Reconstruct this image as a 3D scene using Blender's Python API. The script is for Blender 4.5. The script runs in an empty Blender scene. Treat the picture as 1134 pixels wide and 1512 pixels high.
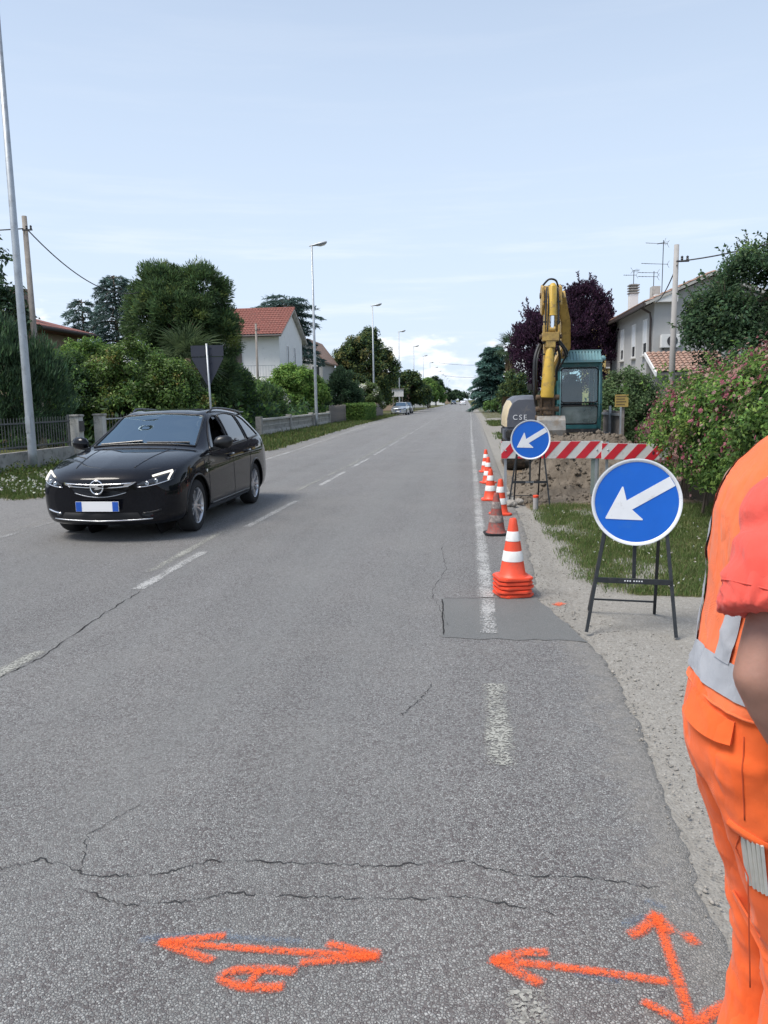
import bpy, bmesh, math, random
import numpy as np
from math import sin, cos, pi, radians, sqrt, atan2
from mathutils import Vector, Matrix
from mathutils.bvhtree import BVHTree

random.seed(7)
RNG = np.random.default_rng(11)
SC = bpy.context.scene
COL = SC.collection

# ------------------------------------------------------------------ camera
PITCH, YAW, ROLL = radians(8.22), radians(6.24), radians(-0.9)
fw = Vector((-sin(YAW) * cos(PITCH), cos(YAW) * cos(PITCH), -sin(PITCH)))
rt = fw.cross(Vector((0, 0, 1))).normalized()
up = rt.cross(fw)
rt, up = cos(ROLL) * rt + sin(ROLL) * up, -sin(ROLL) * rt + cos(ROLL) * up
cam_d = bpy.data.cameras.new('camera')
cam = bpy.data.objects.new('camera', cam_d)
COL.objects.link(cam)
cam.matrix_world = Matrix(((rt.x, up.x, -fw.x, 0), (rt.y, up.y, -fw.y, 0), (rt.z, up.z, -fw.z, 1.6), (0, 0, 0, 1)))
cam_d.sensor_fit = 'HORIZONTAL'
cam_d.sensor_width = 36
cam_d.lens = 36 * 1135 / 1134
cam_d.clip_start = 0.05
cam_d.clip_end = 6000
SC.camera = cam

# ------------------------------------------------------------------ light
SUN_EL, SUN_AZ = radians(60), radians(-122)      # azimuth from +Y, positive towards +X
sun_dir = Vector((sin(SUN_AZ) * cos(SUN_EL), cos(SUN_AZ) * cos(SUN_EL), sin(SUN_EL)))
sd = bpy.data.lights.new('sun', 'SUN')
sd.energy = 2.3
sd.angle = radians(26)
sd.color = (1.0, 0.95, 0.87)
so = bpy.data.objects.new('sun', sd)
COL.objects.link(so)
so.rotation_euler = sun_dir.to_track_quat('Z', 'Y').to_euler()

W = bpy.data.worlds.new('World')
SC.world = W
W.use_nodes = True
wt = W.node_tree
wt.nodes.clear()


def wn(t, **kw):
    n = wt.nodes.new(t)
    for k, v in kw.items():
        if k in n.inputs:
            n.inputs[k].default_value = v
        else:
            setattr(n, k, v)
    return n


def wmath(op, a, b=None, clamp=False):
    n = wt.nodes.new('ShaderNodeMath')
    n.operation = op
    n.use_clamp = clamp
    for i, v in enumerate((a, b)):
        if v is None:
            continue
        if isinstance(v, (int, float)):
            n.inputs[i].default_value = v
        else:
            wt.links.new(v, n.inputs[i])
    return n.outputs[0]


def wrange(v, a, b, c, d):
    n = wt.nodes.new('ShaderNodeMapRange')
    n.interpolation_type = 'SMOOTHSTEP'
    wt.links.new(v, n.inputs[0])
    for i, x in enumerate((a, b, c, d)):
        n.inputs[i + 1].default_value = x
    return n.outputs[0]


def wmix(f, a, b):
    n = wt.nodes.new('ShaderNodeMix')
    n.data_type = 'RGBA'
    for s, v in ((n.inputs['Factor'], f), (n.inputs[6], a), (n.inputs[7], b)):
        if isinstance(v, (int, float)):
            s.default_value = v
        elif isinstance(v, tuple):
            s.default_value = v
        else:
            wt.links.new(v, s)
    return n.outputs[2]


sky = wn('ShaderNodeTexSky')
sky.sky_type = 'NISHITA'
sky.sun_disc = False
sky.sun_elevation = SUN_EL
sky.sun_rotation = SUN_AZ
sky.altitude = 0
sky.air_density = 1.0
sky.dust_density = 2.2
sky.ozone_density = 1.6
tc = wn('ShaderNodeTexCoord')
sep = wn('ShaderNodeSeparateXYZ')
wt.links.new(tc.outputs['Generated'], sep.inputs[0])
zel = sep.outputs[2]
# pale summer haze, thickest at the horizon
hz = wrange(zel, -0.02, 0.86, 0.92, 0.26)
c0 = wmix(hz, sky.outputs[0], (5.05, 5.98, 7.3, 1))
# cumulus puffs, mostly low
mp = wn('ShaderNodeMapping')
mp.inputs['Scale'].default_value = (1, 1, 2.6)
mp.inputs['Location'].default_value = (7.3, 2.1, 0.65)
wt.links.new(tc.outputs['Generated'], mp.inputs[0])
n1 = wn('ShaderNodeTexNoise', Scale=6.5, Detail=7.0, Roughness=0.56)
wt.links.new(mp.outputs[0], n1.inputs['Vector'])
thr = wmath('SUBTRACT', wrange(zel, 0.03, 0.18, 0.49, 0.77), wrange(zel, 0.5, 0.72, 0.0, 0.15))
cu = wrange(wmath('SUBTRACT', n1.outputs[0], thr), 0.0, 0.11, 0.0, 1.0)
cu = wmath('MULTIPLY', cu, wrange(zel, 0.0, 0.03, 0.2, 1.0))
n1b = wn('ShaderNodeTexNoise', Scale=18.0, Detail=5.0)
wt.links.new(mp.outputs[0], n1b.inputs['Vector'])
ccol = wmix(wrange(n1b.outputs[0], 0.35, 0.65, 0, 1), (6.9, 7.1, 7.4, 1), (9.2, 9.0, 8.7, 1))
# thin streaks
mp2 = wn('ShaderNodeMapping')
mp2.inputs['Scale'].default_value = (0.7, 0.7, 9)
mp2.inputs['Location'].default_value = (0.3, 1.7, 0.35)
wt.links.new(tc.outputs['Generated'], mp2.inputs[0])
n2 = wn('ShaderNodeTexNoise', Scale=4.0, Detail=6.0, Roughness=0.6)
wt.links.new(mp2.outputs[0], n2.inputs['Vector'])
st = wmath('MULTIPLY', wrange(n2.outputs[0], 0.46, 0.72, 0, 0.42), wrange(zel, 0.03, 0.32, 1.0, 0.10))
c1 = wmix(st, c0, (7.7, 7.7, 7.7, 1))
c2 = wmix(wmath('MULTIPLY', cu, 0.9), c1, ccol)
bg = wn('ShaderNodeBackground', Strength=0.098)
wo = wn('ShaderNodeOutputWorld')
wt.links.new(c2, bg.inputs[0])
wt.links.new(bg.outputs[0], wo.inputs[0])

SC.view_settings.view_transform = 'Standard'
SC.view_settings.look = 'None'
SC.view_settings.gamma = 1
SC.view_settings.exposure = 0.66
SC.view_settings.use_curve_mapping = False
SC.cycles.max_bounces = 6
SC.cycles.transparent_max_bounces = 12
SC.cycles.use_denoising = True

# ------------------------------------------------------------------ materials
MATS = {}


class NT:
    """small node-tree writer"""

    def __init__(self, name):
        self.m = bpy.data.materials.new(name)
        self.m.use_nodes = True
        self.t = self.m.node_tree
        self.t.nodes.clear()
        self.out = self.t.nodes.new('ShaderNodeOutputMaterial')

    def n(self, t, **kw):
        n = self.t.nodes.new(t)
        for k, v in kw.items():
            if k in n.inputs:
                self.set(n.inputs[k], v)
            else:
                setattr(n, k, v)
        return n

    def set(self, s, v):
        if isinstance(v, bpy.types.NodeSocket):
            self.t.links.new(v, s)
        elif isinstance(v, tuple) and len(v) == 3 and s.type == 'RGBA':
            s.default_value = (*v, 1)
        else:
            s.default_value = v

    def co(self, kind='Object', scale=None):
        c = self.n('ShaderNodeTexCoord').outputs[kind]
        if scale:
            m = self.n('ShaderNodeMapping')
            m.inputs['Scale'].default_value = scale
            self.t.links.new(c, m.inputs[0])
            c = m.outputs[0]
        return c

    def noise(self, v, scale, detail=4.0, rough=0.55):
        return self.n('ShaderNodeTexNoise', Vector=v, Scale=scale, Detail=detail, Roughness=rough).outputs[0]

    def rng(self, v, a, b, c=0.0, d=1.0):
        n = self.n('ShaderNodeMapRange')
        self.set(n.inputs[0], v)
        for i, x in enumerate((a, b, c, d)):
            self.set(n.inputs[i + 1], x)
        return n.outputs[0]

    def mix(self, f, a, b):
        n = self.n('ShaderNodeMix', data_type='RGBA')
        self.set(n.inputs['Factor'], f)
        self.set(n.inputs[6], a)
        self.set(n.inputs[7], b)
        return n.outputs[2]

    def math(self, op, a, b=0.0, clamp=False):
        n = self.n('ShaderNodeMath', operation=op, use_clamp=clamp)
        self.set(n.inputs[0], a)
        self.set(n.inputs[1], b)
        return n.outputs[0]

    def bump(self, h, strength=0.3, dist=0.01):
        return self.n('ShaderNodeBump', Height=h, Strength=strength, Distance=dist).outputs[0]

    def pbr(self, color, rough=0.6, metal=0.0, normal=None, spec=0.5, **kw):
        p = self.n('ShaderNodeBsdfPrincipled', Metallic=metal)
        self.set(p.inputs['Base Color'], color)
        self.set(p.inputs['Roughness'], rough)
        p.inputs['Specular IOR Level'].default_value = spec
        if normal is not None:
            self.set(p.inputs['Normal'], normal)
        for k, v in kw.items():
            self.set(p.inputs[k.replace('_', ' ')], v)
        return p.outputs[0]

    def mixsh(self, f, a, b):
        n = self.n('ShaderNodeMixShader')
        self.set(n.inputs[0], f)
        self.t.links.new(a, n.inputs[1])
        self.t.links.new(b, n.inputs[2])
        return n.outputs[0]

    def done(self, sh, key=None):
        self.t.links.new(sh, self.out.inputs[0])
        MATS[key or self.m.name] = self.m
        return self.m


def simple(name, col, rough=0.6, metal=0.0, var=0.15, nscale=6.0, bump=0.0, bscale=60.0, spec=0.5, dirt=None, dirt_amt=0.0, **kw):
    """plain surface with uneven tone, fine relief and optional dirt"""
    t = NT(name)
    c = t.co()
    f = t.noise(c, nscale, 6.0, 0.6)
    lo = tuple(max(0, x * (1 - var)) for x in col)
    hi = tuple(min(1, x * (1 + var)) for x in col)
    k = t.mix(t.rng(f, 0.3, 0.7), lo, hi)
    if dirt:
        d = t.noise(c, nscale * 1.7, 8.0, 0.7)
        k = t.mix(t.rng(d, 0.62 - 0.3 * dirt_amt, 0.75 - 0.2 * dirt_amt), k, dirt)
    nm = t.bump(t.noise(c, bscale, 3.0), bump, 0.01) if bump else None
    r = t.rng(f, 0.2, 0.8, max(0.02, rough - 0.08), min(1, rough + 0.08))
    return t.done(t.pbr(k, r, metal, nm, spec, **kw))


def leaf_mat(name, rough=0.6, trans=0.42, spec=0.18):
    t = NT(name)
    a = t.n('ShaderNodeAttribute', attribute_name='tint').outputs[0]
    p = t.pbr(a, rough, 0, None, spec)
    tr = t.n('ShaderNodeBsdfTranslucent', Color=a).outputs[0]
    return t.done(t.mixsh(trans, p, tr))


leaf_mat('leaf')
leaf_mat('leaf_gloss', 0.45, 0.28, 0.3)
leaf_mat('petal', 0.6, 0.35, 0.2)
leaf_mat('grass_blade', 0.55, 0.3, 0.25)

simple('bark', (0.13, 0.10, 0.075), 0.9, var=0.35, nscale=9, bump=0.6, bscale=30)
simple('palm_bark', (0.16, 0.115, 0.075), 0.95, var=0.4, nscale=20, bump=0.8, bscale=40)
simple('galvanised', (0.42, 0.45, 0.48), 0.5, 0.55, var=0.12, nscale=4, dirt=(0.3, 0.31, 0.32), dirt_amt=0.3)
simple('pole_wood', (0.26, 0.235, 0.21), 0.9, var=0.2, nscale=5, bump=0.4)
simple('pole_concrete', (0.36, 0.35, 0.34), 0.9, var=0.1, nscale=5, bump=0.2)
simple('wire', (0.06, 0.06, 0.06), 0.7)
simple('concrete', (0.33, 0.32, 0.30), 0.92, var=0.22, nscale=2.5, bump=0.3, bscale=35, dirt=(0.13, 0.13, 0.12), dirt_amt=0.35)
simple('concrete_light', (0.47, 0.46, 0.43), 0.92, var=0.15, nscale=2.5, bump=0.25, bscale=35, dirt=(0.22, 0.22, 0.2), dirt_amt=0.3)
simple('iron_fence', (0.10, 0.105, 0.11), 0.6, 0.2, var=0.2, nscale=8)
simple('white_render', (0.74, 0.74, 0.73), 0.9, var=0.05, nscale=1.2, bump=0.15, bscale=40, dirt=(0.56, 0.56, 0.55), dirt_amt=0.15)
simple('grey_render', (0.40, 0.40, 0.395), 0.9, var=0.06, nscale=1.0, bump=0.15, bscale=40, dirt=(0.42, 0.42, 0.41), dirt_amt=0.15)
simple('yellow_render', (0.62, 0.47, 0.19), 0.9, var=0.06, nscale=1.0, bump=0.15, bscale=40)
simple('ochre_render', (0.36, 0.27, 0.2), 0.9, var=0.1, nscale=1.0)
simple('roof_tile', (0.235, 0.085, 0.066), 0.85, var=0.35, nscale=5, bump=0.2, dirt=(0.2, 0.12, 0.09), dirt_amt=0.35)
simple('roof_tile_old', (0.34, 0.21, 0.16), 0.9, var=0.35, nscale=5, bump=0.2, dirt=(0.2, 0.17, 0.14), dirt_amt=0.5)
simple('brick', (0.22, 0.17, 0.14), 0.9, var=0.25, nscale=14, bump=0.3)
simple('dark_metal', (0.05, 0.05, 0.055), 0.5, 0.3)
simple('gutter', (0.075, 0.06, 0.055), 0.5, 0.3)
simple('window_dark', (0.05, 0.055, 0.06), 0.08, var=0.1)
simple('shutter_white', (0.72, 0.74, 0.76), 0.6, var=0.05)
simple('frame_white', (0.75, 0.75, 0.74), 0.5, var=0.05)
simple('wood_grey', (0.20, 0.18, 0.165), 0.9, var=0.3, nscale=7, bump=0.4)
simple('wood_door', (0.10, 0.085, 0.08), 0.8, var=0.2)
simple('ac_white', (0.7, 0.7, 0.68), 0.5, var=0.05)
simple('sign_grey', (0.03, 0.036, 0.055), 0.7, 0.0, var=0.1)
simple('sign_blue', (0.004, 0.125, 0.58), 0.35, var=0.07, nscale=3, dirt=(0.03, 0.16, 0.52), dirt_amt=0.2)
simple('sign_white', (0.78, 0.80, 0.83), 0.4, var=0.05, nscale=8, dirt=(0.55, 0.55, 0.54), dirt_amt=0.12)
simple('sign_yellow', (0.40, 0.28, 0.08), 0.5, var=0.1)
simple('stand_black', (0.018, 0.022, 0.026), 0.5, 0.0, var=0.3, nscale=20, dirt=(0.06, 0.055, 0.05), dirt_amt=0.2)
simple('barrier_red', (0.60, 0.022, 0.04), 0.42, var=0.1, dirt=(0.42, 0.09, 0.08), dirt_amt=0.15)
simple('barrier_white', (0.66, 0.67, 0.66), 0.45, var=0.08, dirt=(0.5, 0.49, 0.46), dirt_amt=0.25)
simple('cone_orange', (0.80, 0.085, 0.035), 0.45, var=0.1, nscale=9, bump=0.1, dirt=(0.55, 0.1, 0.06), dirt_amt=0.2)
simple('cone_white', (0.72, 0.72, 0.70), 0.4, var=0.08, nscale=20, dirt=(0.5, 0.48, 0.45), dirt_amt=0.2)
simple('cone_dirty', (0.30, 0.075, 0.06), 0.7, var=0.4, nscale=16, bump=0.2, dirt=(0.14, 0.12, 0.11), dirt_amt=0.55)
simple('cone_dirty_band', (0.27, 0.22, 0.2), 0.7, var=0.4, nscale=16, dirt=(0.12, 0.1, 0.095), dirt_amt=0.6)
simple('black_rubber', (0.014, 0.014, 0.015), 0.75, var=0.3, nscale=20)
simple('tyre', (0.017, 0.017, 0.018), 0.85, var=0.3, nscale=20)
simple('rim_silver', (0.62, 0.63, 0.65), 0.3, 0.9, var=0.06)
simple('chrome', (0.85, 0.86, 0.88), 0.08, 1.0, var=0.02)
simple('grille_black', (0.012, 0.012, 0.013), 0.35, var=0.2)
simple('black_trim', (0.01, 0.01, 0.011), 0.3, var=0.2)
simple('seat_cloth', (0.03, 0.03, 0.033), 0.9, var=0.2)
simple('dash', (0.022, 0.023, 0.026), 0.7, var=0.2)
simple('plate_white', (0.86, 0.86, 0.86), 0.5, var=0.02)
simple('plate_blue', (0.01, 0.09, 0.45), 0.5, var=0.05)
simple('lamp_inner', (0.68, 0.72, 0.76), 0.2, 0.6, var=0.1)
simple('lamp_lens_tail', (0.25, 0.008, 0.01), 0.12, var=0.1)
simple('orange_lens', (0.7, 0.68, 0.62), 0.15, var=0.05)
simple('digger_yellow', (0.50, 0.33, 0.095), 0.45, var=0.14, nscale=4, bump=0.1, dirt=(0.24, 0.15, 0.06), dirt_amt=0.42)
simple('digger_yellow_clean', (0.60, 0.385, 0.06), 0.38, var=0.12, nscale=5, dirt=(0.30, 0.2, 0.08), dirt_amt=0.3)
simple('digger_cream', (0.60, 0.50, 0.33), 0.5, var=0.1, dirt=(0.3, 0.25, 0.18), dirt_amt=0.2)
simple('digger_grey', (0.10, 0.11, 0.135), 0.5, var=0.12, nscale=3, dirt=(0.2, 0.19, 0.18), dirt_amt=0.2)
simple('digger_teal', (0.024, 0.12, 0.125), 0.4, var=0.15, nscale=5, dirt=(0.1, 0.15, 0.15), dirt_amt=0.25)
simple('digger_teal_pale', (0.15, 0.29, 0.31), 0.5, var=0.15, nscale=5, dirt=(0.25, 0.3, 0.3), dirt_amt=0.25)
simple('digger_black', (0.02, 0.021, 0.022), 0.6, var=0.3, dirt=(0.09, 0.08, 0.07), dirt_amt=0.3)
simple('track_steel', (0.055, 0.05, 0.045), 0.75, 0.3, var=0.3, nscale=10, dirt=(0.16, 0.13, 0.1), dirt_amt=0.5)
simple('rusty', (0.13, 0.085, 0.05), 0.8, 0.2, var=0.5, nscale=14, bump=0.3, dirt=(0.06, 0.05, 0.045), dirt_amt=0.5)
simple('bucket_steel', (0.30, 0.29, 0.27), 0.6, 0.3, var=0.25, nscale=6, bump=0.2, dirt=(0.24, 0.19, 0.14), dirt_amt=0.45)
simple('hose', (0.022, 0.023, 0.025), 0.5, var=0.3)
simple('blue_grey_wrap', (0.045, 0.055, 0.075), 0.6, var=0.2)
simple('dry_leaf', (0.20, 0.14, 0.08), 0.9, var=0.3)
simple('stone', (0.30, 0.28, 0.25), 0.9, var=0.35, nscale=12, bump=0.4)
simple('skin', (0.33, 0.175, 0.13), 0.5, var=0.2, nscale=11, bump=0.06, bscale=160, Subsurface_Weight=0.06)
simple('skin_pale', (0.42, 0.26, 0.2), 0.55, var=0.1, nscale=10)
simple('hair_dark', (0.03, 0.022, 0.018), 0.7, var=0.4, nscale=40, bump=0.5)
simple('eye_white', (0.75, 0.73, 0.7), 0.3, var=0.02)
simple('shirt_dark', (0.04, 0.045, 0.06), 0.9, var=0.2)
simple('boot', (0.09, 0.06, 0.04), 0.7, var=0.2)
simple('ruler_wood', (0.50, 0.50, 0.46), 0.6, var=0.12, nscale=30)
simple('thread', (0.45, 0.06, 0.015), 0.9, var=0.1)


def cloth(name, col, hi, weave=420.0, rough=0.8):
    t = NT(name)
    c = t.co()
    w = t.n('ShaderNodeTexWave', Vector=c, Scale=weave, Distortion=1.0).outputs[1]
    f = t.noise(c, 7.0, 6.0, 0.6)
    w2 = t.noise(c, 26.0, 5.0, 0.6)
    fold = t.math('ABSOLUTE', t.math('SUBTRACT', t.noise(t.co(scale=(1.0, 1.0, 0.45)), 8.0, 3.0, 0.45), 0.5))
    h = t.math('ADD', t.math('ADD', t.math('MULTIPLY', w, 0.10), t.math('MULTIPLY', w2, 0.8)), t.math('MULTIPLY', t.rng(fold, 0.0, 0.09), 1.3))
    k = t.mix(t.rng(f, 0.3, 0.7), col, hi)
    return t.done(t.pbr(k, rough, 0, t.bump(h, 0.55, 0.006), 0.12, Sheen_Weight=0.12))


cloth('hivis_orange', (0.86, 0.125, 0.025), (0.92, 0.16, 0.04))
cloth('hivis_vest', (0.88, 0.17, 0.055), (0.93, 0.215, 0.085))
cloth('coral_cotton', (0.78, 0.10, 0.075), (0.84, 0.13, 0.10))
cloth('reflective_tape', (0.33, 0.35, 0.39), (0.42, 0.44, 0.48), 700, 0.4)


def glass(name, tint, fres=1.45, rough=0.01, coat=(1, 1, 1)):
    t = NT(name)
    tr = t.n('ShaderNodeBsdfTransparent', Color=(*tint, 1)).outputs[0]
    gl = t.n('ShaderNodeBsdfGlossy', Roughness=rough, Color=(*coat, 1)).outputs[0]
    fr = t.n('ShaderNodeFresnel', IOR=fres).outputs[0]
    return t.done(t.mixsh(fr, tr, gl))


glass('windscreen', (0.24, 0.33, 0.37), 4.6, 0.01, (0.68, 0.88, 1.0))
glass('side_glass', (0.14, 0.17, 0.18), 2.6)
glass('lamp_glass', (0.85, 0.88, 0.9), 1.6)
glass('cab_glass', (0.85, 0.93, 0.93), 1.65)
t = NT('cab_glass_dusty')
df = t.pbr(t.mix(t.noise(t.co(), 3.0, 5.0), (0.26, 0.34, 0.33), (0.42, 0.47, 0.45)), 0.25, 0, None, 0.6)
t.done(t.mixsh(t.rng(t.noise(t.co(), 2.0, 6.0, 0.6), 0.4, 0.6, 0.35, 0.8), t.n('ShaderNodeBsdfTransparent', Color=(0.7, 0.8, 0.8, 1)).outputs[0], df))

# car paint
t = NT('paint_black')
f = t.n('ShaderNodeTexNoise', Vector=t.co(), Scale=900.0, Detail=1.0).outputs[0]
d = t.noise(t.co(), 5.0, 6.0, 0.65)
k = t.mix(t.rng(f, 0.5, 0.8), (0.003, 0.0035, 0.006), (0.006, 0.007, 0.013))
k = t.mix(t.rng(d, 0.5, 0.9, 0.0, 0.03), k, (0.09, 0.09, 0.09))
t.done(t.pbr(k, t.rng(d, 0.3, 0.8, 0.35, 0.5), 0.0, None, 0.04, Coat_Weight=1.0, Coat_Roughness=0.015, Coat_IOR=1.36))
simple('paint_silver', (0.50, 0.53, 0.56), 0.3, 0.7, var=0.05, Coat_Weight=0.8)
simple('paint_white', (0.75, 0.76, 0.77), 0.35, 0.0, var=0.04, Coat_Weight=0.8)
simple('paint_grey', (0.06, 0.065, 0.07), 0.3, 0.3, var=0.05, Coat_Weight=0.8)

# lit daytime running light
t = NT('running_light')
e = t.n('ShaderNodeEmission', Color=(1, 0.97, 0.90, 1), Strength=0.9).outputs[0]
t.done(e)

# asphalt: grey aggregate in a dark binder
def asphalt(name, lo, hi, binder, patchy=True, stone=115.0):
    t = NT(name)
    c = t.co()
    v = t.n('ShaderNodeTexVoronoi', Vector=c, Scale=stone, feature='F1', Randomness=1.0)
    v2 = t.n('ShaderNodeTexVoronoi', Vector=c, Scale=stone * 2.1, feature='F1')
    edge = t.n('ShaderNodeTexVoronoi', Vector=c, Scale=stone, feature='DISTANCE_TO_EDGE').outputs[0]
    rs = t.n('ShaderNodeSeparateColor', Color=v.outputs[1]).outputs
    r2 = t.n('ShaderNodeSeparateColor', Color=v2.outputs[1]).outputs
    k = t.mix(t.math('POWER', rs[0], 1.5), lo, hi)
    k = t.mix(t.rng(r2[1], 0.87, 0.92, 0, 0.6), k, tuple(min(1, x * 1.75) for x in hi))
    k = t.mix(t.rng(r2[2], 0.14, 0.10, 0, 0.8), k, binder)
    k = t.mix(t.rng(edge, 0.02, 0.10, 0.9, 0), k, binder)
    k = t.mix(t.rng(rs[1], 0.22, 0.16, 0, 0.8), k, binder)
    if patchy:
        big = t.noise(t.co(scale=(1, 0.16, 1)), 1.1, 5.0, 0.6)
        k = t.mix(t.rng(big, 0.25, 0.75, 0.0, 0.36), k, tuple(x * 0.55 for x in lo))
        b2 = t.noise(c, 0.8, 7.0, 0.65)
        k = t.mix(t.rng(b2, 0.45, 0.8, 0, 0.35), k, (0.30, 0.29, 0.27))
        trk = t.noise(t.co(scale=(1, 0.012, 1)), 1.7, 3.0, 0.5)
        k = t.mix(t.rng(trk, 0.40, 0.62, 0.0, 0.30), k, tuple(x * 0.62 for x in hi))
        ds = t.n('ShaderNodeAttribute', attribute_name='dust').outputs[2]
        dn = t.noise(c, 7.0, 8.0, 0.72)
        dm = t.rng(t.math('ADD', ds, t.rng(dn, 0.25, 0.75, -0.42, 0.42)), 0.38, 0.85, 0.0, 0.85)
        k = t.mix(dm, k, t.mix(t.rng(rs[0], 0, 1), (0.20, 0.19, 0.172), (0.32, 0.305, 0.28)))
        b3 = t.noise(c, 9.0, 5.0, 0.65)
        k = t.mix(t.rng(b3, 0.58, 0.75, 0, 0.35), k, binder)
    h = t.math('ADD', t.math('MULTIPLY', t.rng(edge, 0, 0.25), 0.8), t.math('MULTIPLY', rs[2], 0.5))
    nm = t.bump(h, 0.75, 0.006)
    return t.done(t.pbr(k, t.rng(rs[2], 0, 1, 0.55, 0.85), 0, nm, 0.4))


asphalt('asphalt', (0.215, 0.220, 0.213), (0.385, 0.391, 0.380), (0.085, 0.066, 0.068), stone=112.0)
asphalt('asphalt_patch', (0.235, 0.240, 0.234), (0.315, 0.320, 0.312), (0.165, 0.168, 0.164), True, 240.0)
asphalt('asphalt_old', (0.15, 0.15, 0.15), (0.28, 0.275, 0.27), (0.08, 0.08, 0.08), True, 140.0)

# worn road paint with the stones showing through
def road_paint(name, col, wear, key='edge'):
    t = NT(name)
    c = t.co()
    v = t.n('ShaderNodeTexVoronoi', Vector=c, Scale=115.0)
    rs = t.n('ShaderNodeSeparateColor', Color=v.outputs[1]).outputs[0]
    big = t.noise(c, 2.2, 6.0, 0.65)
    a = t.n('ShaderNodeAttribute', attribute_name='edge').outputs[2]
    m = t.math('ADD', t.math('MULTIPLY', rs, 0.45), t.math('MULTIPLY', big, 0.9))
    m = t.math('SUBTRACT', t.math('ADD', m, t.math('MULTIPLY', a, 0.5)), wear)
    al = t.rng(m, 0.0, 0.30)
    k = t.mix(rs, tuple(x * 0.85 for x in col), col)
    p = t.pbr(k, 0.7, 0, None, 0.3)
    tr = t.n('ShaderNodeBsdfTransparent').outputs[0]
    return t.done(t.mixsh(al, tr, p))


road_paint('line_white', (0.405, 0.405, 0.395), 0.93)
road_paint('line_worn', (0.36, 0.36, 0.325), 1.03)
road_paint('line_ghost', (0.36, 0.36, 0.355), 1.10)


def spray(name, col, lo=0.42, wid=0.16):
    t = NT(name)
    c = t.co()
    n = t.noise(c, 150.0, 4.0, 0.65)
    n2 = t.noise(c, 480.0, 2.0, 0.6)
    a = t.n('ShaderNodeAttribute', attribute_name='edge').outputs[2]
    m = t.math('ADD', a, t.math('ADD', t.math('MULTIPLY', t.math('SUBTRACT', n, 0.5), 1.5), t.math('MULTIPLY', t.math('SUBTRACT', n2, 0.5), 1.6)))
    v = t.n('ShaderNodeTexVoronoi', Vector=c, Scale=100.0, feature='DISTANCE_TO_EDGE').outputs[0]
    cell = t.n('ShaderNodeSeparateColor', Color=t.n('ShaderNodeTexVoronoi', Vector=c, Scale=100.0).outputs[1]).outputs[0]
    al = t.math('MULTIPLY', t.rng(m, lo, lo + wid, 0.0, 0.95), t.math('MULTIPLY', t.rng(v, 0.0, 0.10, 0.2, 1.0), t.rng(cell, 0.04, 0.16, 0.35, 1.0)))
    k = t.mix(t.rng(v, 0.0, 0.10), tuple(x * 0.72 for x in col), col)
    p = t.pbr(k, 0.8, 0, None, 0.1)
    tr = t.n('ShaderNodeBsdfTransparent').outputs[0]
    return t.done(t.mixsh(al, tr, p))


spray('spray_orange', (0.93, 0.14, 0.04), 0.10, 0.85)
spray('spray_blue', (0.14, 0.22, 0.34), 0.55, 1.6)
t = NT('crack')
a = t.n('ShaderNodeAttribute', attribute_name='edge').outputs[2]
m = t.math('ADD', a, t.noise(t.co(), 22.0, 5.0, 0.65))
t.done(t.mixsh(t.rng(m, 0.98, 1.2, 0.0, 0.85), t.n('ShaderNodeBsdfTransparent').outputs[0], t.pbr((0.035, 0.035, 0.036), 0.95, 0, None, 0.1)))

# verge: gravel / trodden grass / dirt, told apart by a vertex mask (R grass, G dirt, B old asphalt)
t = NT('verge')
c = t.co()
a = t.n('ShaderNodeAttribute', attribute_name='mask')
s = t.n('ShaderNodeSeparateColor', Color=a.outputs[0]).outputs
v = t.n('ShaderNodeTexVoronoi', Vector=c, Scale=75.0)
rs = t.n('ShaderNodeSeparateColor', Color=v.outputs[1]).outputs
v2 = t.n('ShaderNodeTexVoronoi', Vector=c, Scale=190.0)
r2 = t.n('ShaderNodeSeparateColor', Color=v2.outputs[1]).outputs
big = t.noise(c, 1.6, 7.0, 0.65)
fine = t.noise(c, 30.0, 6.0, 0.7)
grv = t.mix(t.rng(fine, 0.3, 0.7), (0.235, 0.222, 0.198), (0.31, 0.298, 0.272))
grv = t.mix(t.rng(rs[0], 0.85, 0.97, 0, 0.45), grv, (0.40, 0.39, 0.36))
grv = t.mix(t.rng(r2[0], 0.14, 0.05, 0, 0.6), grv, (0.11, 0.10, 0.095))
grv = t.mix(t.rng(big, 0.52, 0.75, 0, 0.55), grv, (0.16, 0.145, 0.12))
soil = t.mix(t.rng(fine, 0.3, 0.7), (0.055, 0.065, 0.022), (0.13, 0.125, 0.06))
dirt = t.mix(t.rng(fine, 0.3, 0.7), (0.14, 0.105, 0.07), (0.26, 0.20, 0.14))
asp = t.mix(t.rng(rs[1], 0, 1), (0.15, 0.15, 0.148), (0.25, 0.245, 0.24))
wob = t.rng(t.noise(c, 9.0, 6.0, 0.7), 0.25, 0.75, -0.3, 0.3)
k = t.mix(t.rng(t.math('ADD', s[0], wob), 0.4, 0.6), grv, soil)
k = t.mix(t.rng(t.math('ADD', s[1], wob), 0.4, 0.6), k, dirt)
k = t.mix(t.rng(t.math('ADD', s[2], wob), 0.45, 0.55), k, asp)
h = t.math('ADD', t.math('MULTIPLY', v.outputs[0], -0.8), t.math('MULTIPLY', fine, 0.8))
t.done(t.pbr(k, 0.95, 0, t.bump(h, 0.6, 0.01), 0.2))

t = NT('field')
c = t.co()
k = t.mix(t.noise(c, 0.3, 8.0, 0.65), (0.05, 0.06, 0.02), (0.13, 0.13, 0.055))
t.done(t.pbr(k, 0.95, 0, None, 0.1))

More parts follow.
